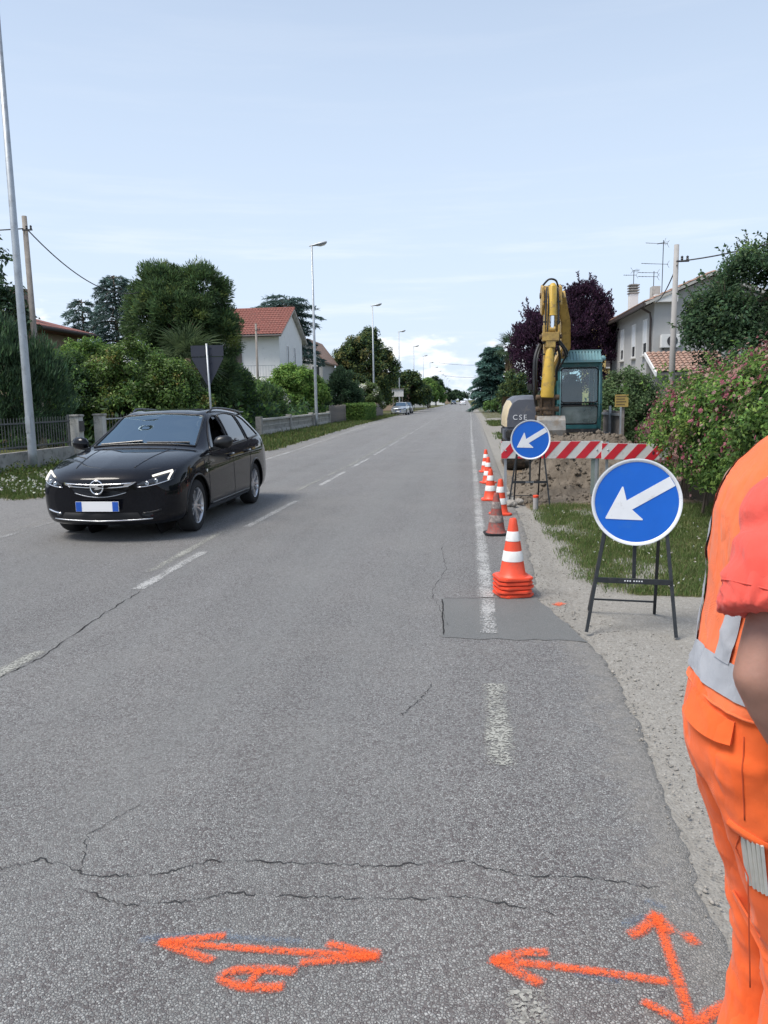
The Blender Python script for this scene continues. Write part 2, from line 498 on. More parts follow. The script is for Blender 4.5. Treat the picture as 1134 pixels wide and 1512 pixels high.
t = NT('spoil')
c = t.co()
f1 = t.noise(c, 5.0, 8.0, 0.7)
k = t.mix(t.rng(f1, 0.3, 0.7), (0.12, 0.098, 0.075), (0.24, 0.205, 0.165))
t.done(t.pbr(k, 0.95, 0, t.bump(t.noise(c, 30.0, 8.0, 0.75), 0.9, 0.03), 0.15))

# ------------------------------------------------------------------ mesh helpers
class MB:
    def __init__(self):
        self.v, self.f, self.m = [], [], []
        self.cur = 0

    def add(self, vs, fs):
        o = len(self.v)
        self.v += [tuple(p) for p in vs]
        self.f += [tuple(i + o for i in q) for q in fs]
        self.m += [self.cur] * len(fs)
        return self

    def box(self, c, s, M=None):
        x, y, z = (q / 2 for q in s)
        vs = [Vector((i * x, j * y, k * z)) for i in (-1, 1) for j in (-1, 1) for k in (-1, 1)]
        if M is not None:
            vs = [M @ p for p in vs]
        vs = [p + Vector(c) for p in vs]
        return self.add(vs, [(0, 1, 3, 2), (4, 6, 7, 5), (0, 4, 5, 1), (2, 3, 7, 6), (0, 2, 6, 4), (1, 5, 7, 3)])

    def bar(self, a, b, w, d, upv=(0, 0, 1)):
        """box beam from a to b"""
        a, b = Vector(a), Vector(b)
        t_ = (b - a).normalized()
        u = Vector(upv)
        if abs(t_.dot(u)) > 0.95:
            u = Vector((0, 1, 0))
        s = t_.cross(u).normalized()
        n = s.cross(t_)
        vs = []
        for p in (a, b):
            for i, j in ((-1, -1), (1, -1), (1, 1), (-1, 1)):
                vs.append(p + s * (i * w / 2) + n * (j * d / 2))
        return self.add(vs, [(0, 1, 2, 3), (7, 6, 5, 4), (0, 4, 5, 1), (1, 5, 6, 2), (2, 6, 7, 3), (3, 7, 4, 0)])

    def tube(self, pts, r, n=8, cap=True, sq=None):
        pts = [Vector(p) for p in pts]
        rs = r if isinstance(r, (list, tuple)) else [r] * len(pts)
        ring = []
        prev = None
        for i, p in enumerate(pts):
            if i == 0:
                t_ = pts[1] - p
            elif i == len(pts) - 1:
                t_ = p - pts[i - 1]
            else:
                t_ = pts[i + 1] - pts[i - 1]
            t_.normalize()
            u = prev if prev is not None else (Vector((0, 0, 1)) if abs(t_.z) < 0.9 else Vector((0, 1, 0)))
            s = t_.cross(u)
            if s.length < 1e-6:
                s = t_.cross(Vector((1, 0, 0)))
            s.normalize()
            w = s.cross(t_).normalized()
            prev = w
            ring.append([p + (s * cos(2 * pi * k / n) + w * sin(2 * pi * k / n)) * rs[i] for k in range(n)])
        vs = [q for g in ring for q in g]
        fs = []
        for i in range(len(pts) - 1):
            for k in range(n):
                a, b = i * n + k, i * n + (k + 1) % n
                fs.append((a, b, b + n, a + n))
        if cap:
            fs.append(tuple(range(n - 1, -1, -1)))
            fs.append(tuple(range((len(pts) - 1) * n, len(pts) * n)))
        return self.add(vs, fs)

    def lathe(self, prof, n=24, c=(0, 0, 0), M=None, closed=False):
        vs, fs = [], []
        for r, z in prof:
            for k in range(n):
                p = Vector((r * cos(2 * pi * k / n), r * sin(2 * pi * k / n), z))
                if M is not None:
                    p = M @ p
                vs.append(p + Vector(c))
        L = len(prof)
        for i in range(L - 1 + (1 if closed else 0)):
            for k in range(n):
                a, b = i * n + k, i * n + (k + 1) % n
                c2, d2 = ((i + 1) % L) * n + (k + 1) % n, ((i + 1) % L) * n + k
                fs.append((a, b, c2, d2))
        if not closed:
            fs.append(tuple(range(n - 1, -1, -1)))
            fs.append(tuple(range((L - 1) * n, L * n)))
        return self.add(vs, fs)

    def prism(self, poly, fn, d0, d1):
        """poly of 2-D points; fn(a,b,d) gives the 3-D point"""
        n = len(poly)
        vs = [fn(a, b, d0) for a, b in poly] + [fn(a, b, d1) for a, b in poly]
        fs = [tuple(range(n - 1, -1, -1)), tuple(range(n, 2 * n))]
        fs += [(i, (i + 1) % n, n + (i + 1) % n, n + i) for i in range(n)]
        return self.add(vs, fs)

    def grid(self, P, closeu=False):
        nu, nv = len(P), len(P[0])
        vs = [p for row in P for p in row]
        fs = []
        for i in range(nu - 1):
            for j in range(nv - (0 if closeu else 1)):
                j2 = (j + 1) % nv
                fs.append((i * nv + j, i * nv + j2, (i + 1) * nv + j2, (i + 1) * nv + j))
        return self.add(vs, fs)

    def build(self, name, mat, parent=None, smooth=False, recalc=True, loc=None, bevel=0.0, rot=None, autos=None, out=False):
        if out:
            # make an open sheet face away from the middle of its thing
            V_ = np.array([tuple(p) for p in self.v])
            s_ = 0.0
            for f in self.f[:: max(1, len(self.f) // 40)]:
                a_, b_, c_ = V_[f[0]], V_[f[1]], V_[f[2]]
                s_ += float(np.dot(np.cross(b_ - a_, c_ - a_), a_ - np.array([0, 0, 0.6])))
            if s_ < 0:
                self.f = [f[::-1] for f in self.f]
        me = bpy.data.meshes.new(name)
        me.from_pydata(self.v, [], self.f)
        mats = mat if isinstance(mat, (list, tuple)) else [mat]
        for q in mats:
            me.materials.append(MATS[q])
        if len(mats) > 1:
            me.polygons.foreach_set('material_index', self.m)
        if recalc or bevel:
            bm = bmesh.new()
            bm.from_mesh(me)
            if recalc:
                bmesh.ops.recalc_face_normals(bm, faces=bm.faces)
            if bevel:
                es = [e for e in bm.edges if len(e.link_faces) == 2 and e.calc_face_angle(0) > 0.6]
                bmesh.ops.bevel(bm, geom=es, offset=bevel, segments=2, affect='EDGES', clamp_overlap=True)
            bm.to_mesh(me)
            bm.free()
        if smooth:
            me.polygons.foreach_set('use_smooth', [True] * len(me.polygons))
            if autos:
                me.set_sharp_from_angle(angle=radians(autos))
        me.update()
        o = bpy.data.objects.new(name, me)
        COL.objects.link(o)
        if parent is not None:
            o.parent = parent
        if loc is not None:
            o.location = loc
        if rot is not None:
            o.rotation_euler = rot
        return o


def tag(o, label=None, cat=None, group=None, kind=None):
    if label:
        o['label'] = label
    if cat:
        o['category'] = cat
    if group:
        o['group'] = group
    if kind:
        o['kind'] = kind
    return o


def thing(name, label, cat, loc=(0, 0, 0), rotz=0.0, group=None):
    o = bpy.data.objects.new(name, None)
    COL.objects.link(o)
    o.location = loc
    o.rotation_euler = (0, 0, rotz)
    return tag(o, label, cat, group)


def copy_tree(o, parent=None):
    c = o.copy()
    COL.objects.link(c)
    c.parent = parent
    for ch in list(o.children):
        copy_tree(ch, c)
    return c


def set_attr(me, name, vals, typ='FLOAT_COLOR'):
    at = me.attributes.new(name, typ, 'POINT')
    if typ == 'FLOAT_COLOR':
        at.data.foreach_set('color', np.asarray(vals, dtype=np.float32).ravel())
    else:
        at.data.foreach_set('value', np.asarray(vals, dtype=np.float32).ravel())


def raw_mesh(name, V, F, mat, parent=None, smooth=False):
    """fast mesh of quads / tris from numpy arrays"""
    me = bpy.data.meshes.new(name)
    V = np.asarray(V, np.float32)
    F = np.asarray(F, np.int32)
    k = F.shape[1]
    me.vertices.add(len(V))
    me.vertices.foreach_set('co', V.ravel())
    me.loops.add(F.size)
    me.loops.foreach_set('vertex_index', F.ravel())
    me.polygons.add(len(F))
    me.polygons.foreach_set('loop_start', np.arange(0, F.size, k, dtype=np.int32))
    me.polygons.foreach_set('loop_total', np.full(len(F), k, np.int32))
    me.update(calc_edges=True)
    if smooth:
        me.polygons.foreach_set('use_smooth', np.ones(len(F), dtype=bool))
    me.materials.append(MATS[mat])
    o = bpy.data.objects.new(name, me)
    COL.objects.link(o)
    if parent is not None:
        o.parent = parent
    return o


def vnoise(x, y, z=0.0, s=1.0):
    """cheap smooth pseudo-noise in -1..1"""
    x, y, z = x * s, y * s, z * s
    return (np.sin(1.7 * x + 2.3 * y + 0.7 * z + 0.5) + np.sin(-2.9 * x + 1.3 * y + 1.9 * z + 1.7) + np.sin(3.7 * x + 4.1 * y - 2.2 * z + 4.0) * 0.6
            + np.sin(6.3 * x - 5.2 * y + 3.1 * z + 2.2) * 0.4) / 3.0
# ------------------------------------------------------------------ ground and road
m = MB()
m.add([(-900, -300, -0.06), (900, -300, -0.06), (900, 2600, -0.06), (-900, 2600, -0.06)], [(0, 1, 2, 3)])
tag(m.build('ground', 'field'), kind='structure')

ER = [(-3, 0.78), (1.2, 0.77), (2.1, 0.755), (2.7, 0.76), (3.35, 0.82), (4.4, 0.85), (5.05, 0.80), (5.6, 0.66), (6.2, 0.57), (7.5, 0.62), (9.6, 0.70), (14, 0.70), (26, 0.76), (60, 1.0), (2400, 1.0)]
EL = [(-3, -6.0), (9, -6.0), (21, -5.95), (26, -6.1), (50, -6.9), (90, -7.05), (2400, -7.05)]


def interp(tab, y):
    ys, xs = zip(*tab)
    return np.interp(y, ys, xs)


ys = np.concatenate([np.arange(-3, 14, 0.05), np.arange(14, 60, 0.5), np.arange(60, 400, 8), np.arange(400, 2401, 100)])
V, F, DUST = [], [], []
for i, y in enumerate(ys):
    xr = float(interp(ER, y))
    if y < 14:
        xr += 0.020 * vnoise(y * 4.1, 0.3) + 0.014 * vnoise(y * 15, 2.0) + 0.010 * random.uniform(-1, 1)
    xl = float(interp(EL, y)) + 0.03 * float(vnoise(y * 2.0, 5.0))
    V += [(xl - 0.02, y, -0.03), (xl, y, 0), (xl + 0.9, y, 0), (xr - 1.0, y, 0), (xr - 0.5, y, 0), (xr - 0.22, y, 0), (xr - 0.07, y, 0), (xr - 0.01, y, -0.003), (xr + 0.01, y, -0.012), (xr + 0.03, y, -0.04)]
    DUST += [0.5, 0.5, 0.0, 0.0, 0.18, 0.42, 0.75, 1.0, 1.0, 1.0]
    if i:
        a, b = (i - 1) * 10, i * 10
        F += [(a + k, a + k + 1, b + k + 1, b + k) for k in range(9)]
ro = raw_mesh('road', V, F, 'asphalt')
set_attr(ro.data, 'dust', DUST, 'FLOAT')
tag(ro, kind='structure')


def strip(name, pts, w, mat, z=0.004, soft=False, kind='structure', parent=None, wfun=None):
    """flat ribbon along pts on the road; vertex attribute 'edge' is 1 on the centre line, 0 at the rim"""
    P = [Vector((p[0], p[1], 0)) for p in pts]
    V, F, E_ = [], [], []
    n = len(P)
    for i, p in enumerate(P):
        t_ = (P[min(i + 1, n - 1)] - P[max(i - 1, 0)])
        t_.normalize()
        s = Vector((-t_.y, t_.x, 0))
        ww = w if wfun is None else w * wfun(i / (n - 1))
        for k, e in ((-1, 0), (-0.5, 0.62 if soft else 0.85), (0, 1), (0.5, 0.62 if soft else 0.85), (1, 0)):
            q = p + s * (k * ww / 2)
            V.append((q.x, q.y, z))
            ee = e
            if soft and (i == 0 or i == n - 1):
                ee = 0
            E_.append(ee if soft else 1 - 0.5 * (1 - e))
        if i:
            a, b = (i - 1) * 5, i * 5
            F += [(a + j, a + j + 1, b + j + 1, b + j) for j in range(4)]
    o = raw_mesh(name, V, F, mat, parent)
    set_attr(o.data, 'edge', E_, 'FLOAT')
    if kind:
        o['kind'] = kind
    return o


def line(pts, n=10, jit=0.0):
    """resample a polyline"""
    out = []
    for (a, b) in zip(pts[:-1], pts[1:]):
        a, b = Vector(a), Vector(b)
        for i in range(n):
            q = a.lerp(b, i / n)
            if jit:
                q = q + Vector((random.uniform(-jit, jit), random.uniform(-jit, jit)))
            out.append((q.x, q.y))
    out.append(tuple(pts[-1]))
    return out


# repaired square of finer asphalt
m = MB()
pp = []
for a, b in (((-0.2, 6.10), (-0.16, 5.08)), ((-0.16, 5.08), (0.80, 5.02)), ((0.80, 5.02), (0.56, 6.14)), ((0.56, 6.14), (-0.2, 6.10))):
    for i in range(14):
        f = i / 14
        pp.append((a[0] + (b[0] - a[0]) * f + random.uniform(-0.016, 0.016), a[1] + (b[1] - a[1]) * f + random.uniform(-0.028, 0.028), 0.003))
m.add(pp, [tuple(range(len(pp)))])
tag(m.build('asphalt_patch', 'asphalt_patch', recalc=False), kind='structure')
strip('asphalt_seam', line([(-0.2, 6.12), (-0.16, 5.07)], 14, 0.006), 0.02, 'crack', 0.0045, True)
strip('asphalt_seam', line([(-0.22, 6.11), (0.56, 6.15)], 14, 0.005), 0.014, 'crack', 0.0045, True)

# painted lines
strip('edge_line', line([(0.155, 4.22), (0.15, 3.23)], 20), 0.145, 'line_worn')
strip('edge_line', line([(0.165, 1.92), (0.165, 0.6)], 20), 0.13, 'line_worn')
strip('edge_line', line([(0.15, 5.16), (0.16, 6.1)], 12), 0.125, 'line_white', 0.0075)
strip('edge_line', line([(0.155, 6.16), (0.17, 16.7), (0.2, 37), (0.35, 70)], 30), 0.135, 'line_white')
strip('edge_line', line([(0.35, 70), (0.5, 120), (0.5, 800)], 30), 0.15, 'line_white')
for y0, y1, x0, x1 in ((6.3, 7.98, -2.87, -2.86), (9.66, 12.24, -2.86, -2.78), (14.56, 17.4, -2.83, -2.80), (18.6, 21.5, -2.80, -2.76), (22.8, 26, -2.76, -2.76), (27.5, 31, -2.76, -2.76)):
    strip('centre_dash', line([(x0, y0), (x1, y1)], 24), 0.125, 'line_white')
for y0, y1, x0, x1 in ((6.95, 9.3, -3.05, -3.07), (13.7, 20.8, -3.1, -2.93), (4.0, 4.62, -2.83, -2.80), (20.9, 40, -2.96, -2.96)):
    strip('centre_dash', line([(x0, y0), (x1, y1)], 24), 0.12, 'line_worn')
for i in range(24):
    strip('centre_dash', line([(-2.76, 32.5 + i * 4.5), (-2.76, 35.5 + i * 4.5)], 4), 0.13, 'line_white')
strip('edge_line', line([(-5.7, 20), (-5.75, 26), (-6.65, 51), (-6.85, 90), (-6.85, 700)], 40), 0.13, 'line_white')
strip('edge_line', line([(-5.75, 4), (-5.72, 12.5)], 30), 0.11, 'line_ghost')

# cracks
def crack(pts, w=0.014, jit=0.010, n=14):
    w = w * 0.75
    strip('road_crack', line(pts, n, jit), w, 'crack', 0.003, True, wfun=lambda f: max(0.25, 0.8 + 1.1 * float(vnoise(f * 23 + pts[0][0] * 9, pts[0][1] * 7, 0.0))))


crack([(-2.2, 2.36), (-1.62, 2.32), (-1.51, 2.39), (-1.27, 2.31), (-1.07, 2.335), (-0.9, 2.43), (-0.59, 2.445), (-0.3, 2.45), (0.0, 2.5)], 0.013)
crack([(0.0, 2.5), (0.16, 2.44), (0.43, 2.44), (0.64, 2.40)], 0.012)
crack([(-1.31, 2.25), (-1.11, 2.17), (-0.9, 2.21), (-0.78, 2.26), (-0.5, 2.26), (-0.2, 2.28), (0.02, 2.31), (0.28, 2.24)], 0.011)
crack([(-2.95, 3.2), (-2.78, 4.14), (-2.72, 4.48), (-2.8, 5.55), (-2.81, 6.25)], 0.026, 0.012)
crack([(-0.34, 3.72), (-0.25, 3.98), (-0.19, 4.2)], 0.012)
crack([(-0.12, 5.3), (-0.3, 6.3), (-0.2, 7.2), (-0.28, 8.4)], 0.010)
crack([(-0.75, 1.62), (-0.4, 1.70), (0.05, 1.66), (0.3, 1.73)], 0.009)
crack([(-1.32, 2.3), (-1.42, 2.55), (-1.3, 2.8)], 0.008)


# orange survey marks sprayed on the road (each sign is one thing)
def stroke(parent, pts, w=0.034, mat='spray_orange', z=0.0065, name='stroke'):
    if len(pts) > 2:
        # smooth the corners
        q = [Vector(p) for p in pts]
        sm = [q[0]]
        for a, b, c in zip(q[:-2], q[1:-1], q[2:]):
            for i in range(7):
                f = i / 6
                sm.append((a.lerp(b, 0.5)).lerp(b, f).lerp(b.lerp(c, 0.5), f))
        sm.append(q[-1])
        pts = [(p.x, p.y) for p in sm]
    else:
        pts = line(pts, 12)
    a, b = Vector(pts[0]), Vector(pts[1])
    d = (a - b).normalized() * w * 0.45
    c, e = Vector(pts[-1]), Vector(pts[-2])
    d2 = (c - e).normalized() * w * 0.45
    w = w * 0.74
    pts = [tuple(a + d)] + list(pts) + [tuple(c + d2)]
    n = len(pts)
    return strip(name, pts, w * 1.8, mat, z, True, kind=None, parent=parent)


g = thing('spray_mark', 'orange sprayed double-headed arrow above the letter A on the asphalt', 'road marking')
for i, (p, w) in enumerate(((((-0.90, 2.012), (-0.60, 2.003), (-0.27, 2.008)), 0.030), (((-0.735, 2.052), (-0.91, 2.012)), 0.032), (((-0.91, 2.008), (-0.74, 1.948)), 0.034),
             (((-0.405, 2.045), (-0.28, 2.012)), 0.034), (((-0.47, 1.962), (-0.27, 2.0)), 0.032), (((-0.33, 2.008), (-0.262, 2.008)), 0.046))):
    stroke(g, p, w, z=0.0062 + i * 0.0006)
g = thing('spray_mark', 'orange sprayed letter A lying on its side on the asphalt', 'road marking')
for i, (p, w) in enumerate(((((-0.49, 1.928), (-0.60, 1.93), (-0.705, 1.905), (-0.66, 1.862), (-0.57, 1.856), (-0.512, 1.868)), 0.036), (((-0.585, 1.925), (-0.605, 1.862)), 0.026))):
    stroke(g, p, w, z=0.0062 + i * 0.0006)
g = thing('spray_mark', 'long orange sprayed arrow pointing at the worn edge line', 'road marking')
for i, (p, w) in enumerate(((((0.075, 2.022), (0.3, 2.01), (0.545, 1.98)), 0.032), (((0.225, 2.065), (0.15, 2.062), (0.08, 2.022)), 0.034), (((0.08, 2.02), (0.195, 1.945)), 0.040))):
    stroke(g, p, w, z=0.0062 + i * 0.0006)
g = thing('spray_mark', 'orange sprayed arrow with heads at both ends beside the gravel', 'road marking')
for i, (p, w) in enumerate(((((0.582, 2.25), (0.585, 2.10), (0.572, 1.84)), 0.034), (((0.49, 2.165), (0.535, 2.19), (0.585, 2.265)), 0.040), (((0.58, 2.25), (0.603, 2.19)), 0.050),
             (((0.47, 1.898), (0.565, 1.828)), 0.030), (((0.705, 1.915), (0.64, 1.885), (0.58, 1.828)), 0.038))):
    stroke(g, p, w, z=0.0062 + i * 0.0006)
g = thing('spray_mark', 'small orange sprayed dot beside the sprayed arrow near the gravel edge', 'road marking')
stroke(g, ((0.655, 2.175), (0.665, 2.145)), 0.04)
for lab, ps in (('faint blue sprayed trace behind the orange double arrow', (((-0.98, 2.02), (-0.72, 2.07)), ((-0.72, 2.05), (-0.5, 2.05)))),
                ('faint blue sprayed trace under the orange arrow heads by the gravel', (((0.475, 2.21), (0.55, 2.255)), ((0.57, 2.33), (0.62, 2.30)), ((0.3, 1.99), (0.42, 1.975))))):
    g = thing('spray_mark', lab, 'road marking')
    for i, p in enumerate(ps):
        stroke(g, p, 0.05, 'spray_blue', 0.0048 + 0.0004 * i)
g = thing('spray_mark', 'orange sprayed blot on the gravel beside the asphalt patch', 'road marking', (0, 0, 0))
stroke(g, ((0.70, 6.0), (0.745, 6.05)), 0.075, z=-0.010)


# verges -------------------------------------------------------------
def sst(a, b, x):
    f = np.clip((x - a) / (b - a), 0, 1)
    return f * f * (3 - 2 * f)


def grass_r(x, y):
    """how much grass grows on the right verge"""
    edge = np.interp(y, [0, 5.9, 6.3, 6.8, 9, 11.8, 14, 26, 52, 90], [9, 9, 1.35, 1.06, 1.02, 1.0, 1.0, 1.25, 1.4, 1.6])
    edge = edge + 0.10 * vnoise(y * 1.7, 3.0) + 0.05 * vnoise(y * 6, 1.0)
    gq = sst(-0.22, 0.30, x - edge) * np.clip(0.72 + 0.75 * vnoise(x * 2.2, y * 1.4) , 0.12, 1)
    gq = gq * sst(5.75, 6.25, y + 0.25 * vnoise(x * 4, 0.0) + 0.05 * (x - 1))
    for a, b in ((11.7, 21.5), (27.5, 31), (37, 47), (58, 66)):
        gq = gq * (1 - sst(a - 0.25, a + 0.25, y) * (1 - sst(b - 0.4, b + 0.4, y)))
    return gq


def grass_l(x, y):
    e1 = sst(-7.2, -7.7, x + 0.25 * vnoise(y * 2, 1.0) + (y - 12.6) * -0.03) * sst(12.4, 12.9, y + 0.2 * vnoise(x * 2, 4)) * (1 - sst(20.5, 21.2, y))
    edge = np.interp(y, [23, 26, 50, 90], [-6.4, -6.5, -7.3, -7.7])
    e2 = sst(0.1, -0.3, x - edge + 0.2 * vnoise(y * 1.5, 2.0)) * sst(23.8, 24.6, y - 0.5 * (x + 8))
    return np.maximum(e1, e2)


def sheet(name, x0, x1, ysteps, nx, zfun, maskfun, mat='verge'):
    xs = np.linspace(x0, x1, nx)
    X, Y = np.meshgrid(xs, ysteps)
    Z = zfun(X, Y)
    V = np.stack([X.ravel(), Y.ravel(), Z.ravel()], 1)
    ny = len(ysteps)
    i = np.arange(ny - 1)[:, None] * nx + np.arange(nx - 1)[None]
    F = np.stack([i, i + 1, i + 1 + nx, i + nx], -1).reshape(-1, 4)
    o = raw_mesh(name, V, F, mat, smooth=True)
    M_ = np.stack([*[np.asarray(q, float).ravel() * np.ones(X.size) for q in maskfun(X, Y)], np.ones(X.size)], 1)
    set_attr(o.data, 'mask', M_)
    o['kind'] = 'structure'
    return o


def zr(X, Y):
    base = -0.016 + 0.02 * sst(0.9, 2.6, X) + 0.006 * vnoise(X * 3, Y * 3) + 0.003 * vnoise(X * 11, Y * 11)
    return base * np.where(X < 0.8, 0.2, 1) - 0.014 * (X < 0.85)


def dirt_r(X, Y):
    d = sst(10.8, 11.8, Y) * (1 - sst(20.5, 22, Y)) * sst(0.75, 1.0, X)
    return d


steps = np.concatenate([np.arange(-2, 14, 0.06), np.arange(14, 40, 0.3), np.arange(40, 160, 1.5)])
sheet('right_verge', 0.40, 8.0, steps, 120, zr, lambda X, Y: (grass_r(X, Y), dirt_r(X, Y), X * 0))
steps = np.concatenate([np.arange(-2, 30, 0.2), np.arange(30, 160, 1.0)])
sheet('left_verge', -11.6, -5.85, steps, 60, lambda X, Y: -0.012 + 0.03 * grass_l(X, Y) - 0.012 * (X > -6.6), lambda X, Y: (grass_l(X, Y), X * 0, 1 - sst(0.2, 0.5, grass_l(X, Y)) * np.ones_like(X)))


# ------------------------------------------------------------------ vegetation helpers
LEAF_GAIN = 1.0


def tints(n, cols, spread=0.18):
    """per-leaf colours picked from a list with a little scatter"""
    C = np.array(cols)
    k = RNG.integers(0, len(C), n)
    c = C[k] * (1 + RNG.normal(0, spread, (n, 1))) * (1 + RNG.normal(0, 0.05, (n, 3)))
    return np.clip(c * LEAF_GAIN, 0.003, 0.9)


def leaf_quads(P, D, N, L, Wd, col, bend=0.15):
    """P base points, D leaf directions, N normals, L length, Wd width -> V,F,colours; rhombic leaf"""
    n = len(P)
    D = D / (np.linalg.norm(D, axis=1, keepdims=True) + 1e-9)
    S = np.cross(D, N)
    S /= np.linalg.norm(S, axis=1, keepdims=True) + 1e-9
    U = np.cross(S, D)
    L = np.asarray(L).reshape(-1, 1) * np.ones((n, 1))
    Wd = np.asarray(Wd).reshape(-1, 1) * np.ones((n, 1))
    a = P
    b = P + D * L * 0.45 + S * Wd * 0.5 + U * L * bend
    c = P + D * L
    d = P + D * L * 0.45 - S * Wd * 0.5 + U * L * bend
    V = np.stack([a, b, c, d], 1).reshape(-1, 3)
    F = np.arange(4 * n).reshape(-1, 4)
    C = np.repeat(np.concatenate([col, np.ones((n, 1))], 1), 4, 0)
    return V, F, C


def rand_dir(n):
    d = RNG.normal(size=(n, 3))
    return d / np.linalg.norm(d, axis=1, keepdims=True)


def lobes_points(lobes, n, clumps, sd, shell=(0.72, 1.0), zmin=0.0, flat=1.0):
    """leaf bases gathered in clumps near the surface of ellipsoid lobes"""
    lob = np.array(lobes, float)
    area = (lob[:, 3] * lob[:, 4] + lob[:, 4] * lob[:, 5] + lob[:, 3] * lob[:, 5])
    k = RNG.choice(len(lob), clumps, p=area / area.sum())
    d = rand_dir(clumps)
    d[:, 2] = np.where(d[:, 2] < -0.5, -d[:, 2], d[:, 2])
    r = RNG.uniform(*shell, (clumps, 1))
    c = lob[k, :3] + d * lob[k, 3:6] * r
    q = RNG.integers(0, clumps, n)
    off = rand_dir(n) * (RNG.uniform(0, 1, (n, 1)) ** 0.45) * sd * np.array([1, 1, flat])
    P = c[q] + off
    out = (P - lob[k[q], :3]) / lob[k[q], 3:6]
    out = out / (np.linalg.norm(out, axis=1, keepdims=True) + 1e-9)
    ok = P[:, 2] > zmin
    return P[ok], out[ok], q[ok]


def foliage(name, lobes, n, clumps, sd, L, Wd, cols, mode='broad', mat='leaf', parent=None, shell=(0.72, 1.0), zmin=0.1, cl_spread=0.22, flat=1.0, accents=None):
    P, out, q = lobes_points(lobes, n, clumps, sd, shell, zmin, flat)
    m_ = len(P)
    rd = rand_dir(m_)
    if mode == 'broad':
        N = out * 0.6 + rd * 0.8 + np.array([0, 0, 0.5])
        D = np.cross(N, rand_dir(m_)) + np.array([0, 0, -0.25])
    elif mode == 'up':          # upright sprays
        D = out * 0.55 + rd * 0.55 + np.array([0, 0, 0.75])
        N = rd
    elif mode == 'tuft':
        D = out * 0.9 + rd * 0.7 + np.array([0, 0, 0.2])
        N = rd
    elif mode == 'droop':
        D = out * np.array([1, 1, 0.2]) * 0.9 + rd * 0.5 + np.array([0, 0, -0.35])
        N = rd * 0.5 + np.array([0, 0, 1.0])
    N = N / (np.linalg.norm(N, axis=1, keepdims=True) + 1e-9)
    col = tints(m_, cols)
    cf = 1 + RNG.normal(0, cl_spread, clumps)
    col = col * np.clip(cf[q], 0.45, 1.7)[:, None]
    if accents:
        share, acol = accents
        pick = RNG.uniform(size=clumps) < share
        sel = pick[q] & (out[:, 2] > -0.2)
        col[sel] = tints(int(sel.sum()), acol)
    sz = RNG.uniform(0.7, 1.25, m_)
    V, F, C = leaf_quads(P, D, N, L * sz, Wd * sz, np.clip(col, 0.003, 0.9))
    o = raw_mesh(name, V, F, mat, parent)
    set_attr(o.data, 'tint', C)
    return o


def trunk(parent, h, r, lobes, lean=(0, 0), mat='bark', limbs=7, name='trunk'):
    m = MB()
    pts, rs = [], []
    for i in range(8):
        f = i / 7
        pts.append((lean[0] * f + 0.05 * sin(3 * f + h), lean[1] * f + 0.05 * cos(4 * f), h * f - 0.05))
        rs.append(r * (1.25 - 0.25 * min(1, f * 6)) * (1 - 0.6 * f))
    m.tube(pts, rs, 9)
    for i in range(limbs):
        lb = lobes[i % len(lobes)]
        f = 0.4 + 0.55 * (i / max(1, limbs))
        a = Vector(pts[0]).lerp(Vector(pts[-1]), f)
        dd = Vector((random.uniform(-1, 1), random.uniform(-1, 1), random.uniform(0, 0.8)))
        b = Vector(lb[:3]) + Vector((dd.x * lb[3], dd.y * lb[4], dd.z * lb[5])) * 0.55
        mid = a.lerp(b, 0.5) + Vector((0, 0, 0.12 * (b - a).length))
        m.tube([a, mid, b], [r * 0.45, r * 0.28, r * 0.08], 6)
    return m.build(name, mat, parent, True)


def tree(name, label, loc, lobes, n, clumps, sd, L, Wd, cols, h=None, r=0.14, mode='broad', cat='tree', group=None, mat='leaf', **kw):
    t_ = thing(name, label, cat, loc, 0, group)
    hh = h or max(l[2] for l in lobes)
    trunk(t_, hh, r, lobes)
    o = foliage('crown', lobes, n, clumps, sd, L, Wd, cols, mode, mat, t_, **kw)
    return t_


def grass(name, n, fx, fy, mask, h, w, cols, zoff=0.0, parent=None, hs=0.35):
    x = RNG.uniform(*fx, n)
    y = RNG.uniform(*fy, n)
    keep = RNG.uniform(size=n) < mask(x, y)
    x, y = x[keep], y[keep]
    k = len(x)
    hh = h * np.exp(RNG.normal(0, hs, k)) * (0.75 + 0.5 * (vnoise(x * 2.3, y * 2.3) + 0.5))
    hh = np.maximum(hh, h * 0.25)
    a = RNG.uniform(0, 2 * pi, k)
    ln = RNG.uniform(0.1, 0.7, k) * hh
    la = RNG.uniform(0, 2 * pi, k)
    B0 = np.stack([x, y, np.full(k, zoff)], 1)
    sx = np.stack([np.cos(a), np.sin(a), np.zeros(k)], 1) * w / 2
    tip = B0 + np.stack([np.cos(la) * ln, np.sin(la) * ln, hh], 1)
    mid = B0 + np.stack([np.cos(la) * ln * 0.3, np.sin(la) * ln * 0.3, hh * 0.6], 1)
    V = np.stack([B0 - sx, B0 + sx, mid + sx * 0.7, tip, mid - sx * 0.7], 1).reshape(-1, 3)
    b = np.arange(k)[:, None] * 5
    # a quad and a tip triangle written as two quads sharing the tip
    F = np.concatenate([b + np.array([[0, 1, 2, 4]]), b + np.array([[4, 2, 3, 3]])], 1).reshape(-1, 4)
    me_o = tri_quads(name, V, F, 'grass_blade', parent)
    C = np.repeat(np.concatenate([tints(k, cols, 0.22), np.ones((k, 1))], 1), 5, 0)
    set_attr(me_o.data, 'tint', C)
    me_o['kind'] = 'stuff'
    return me_o


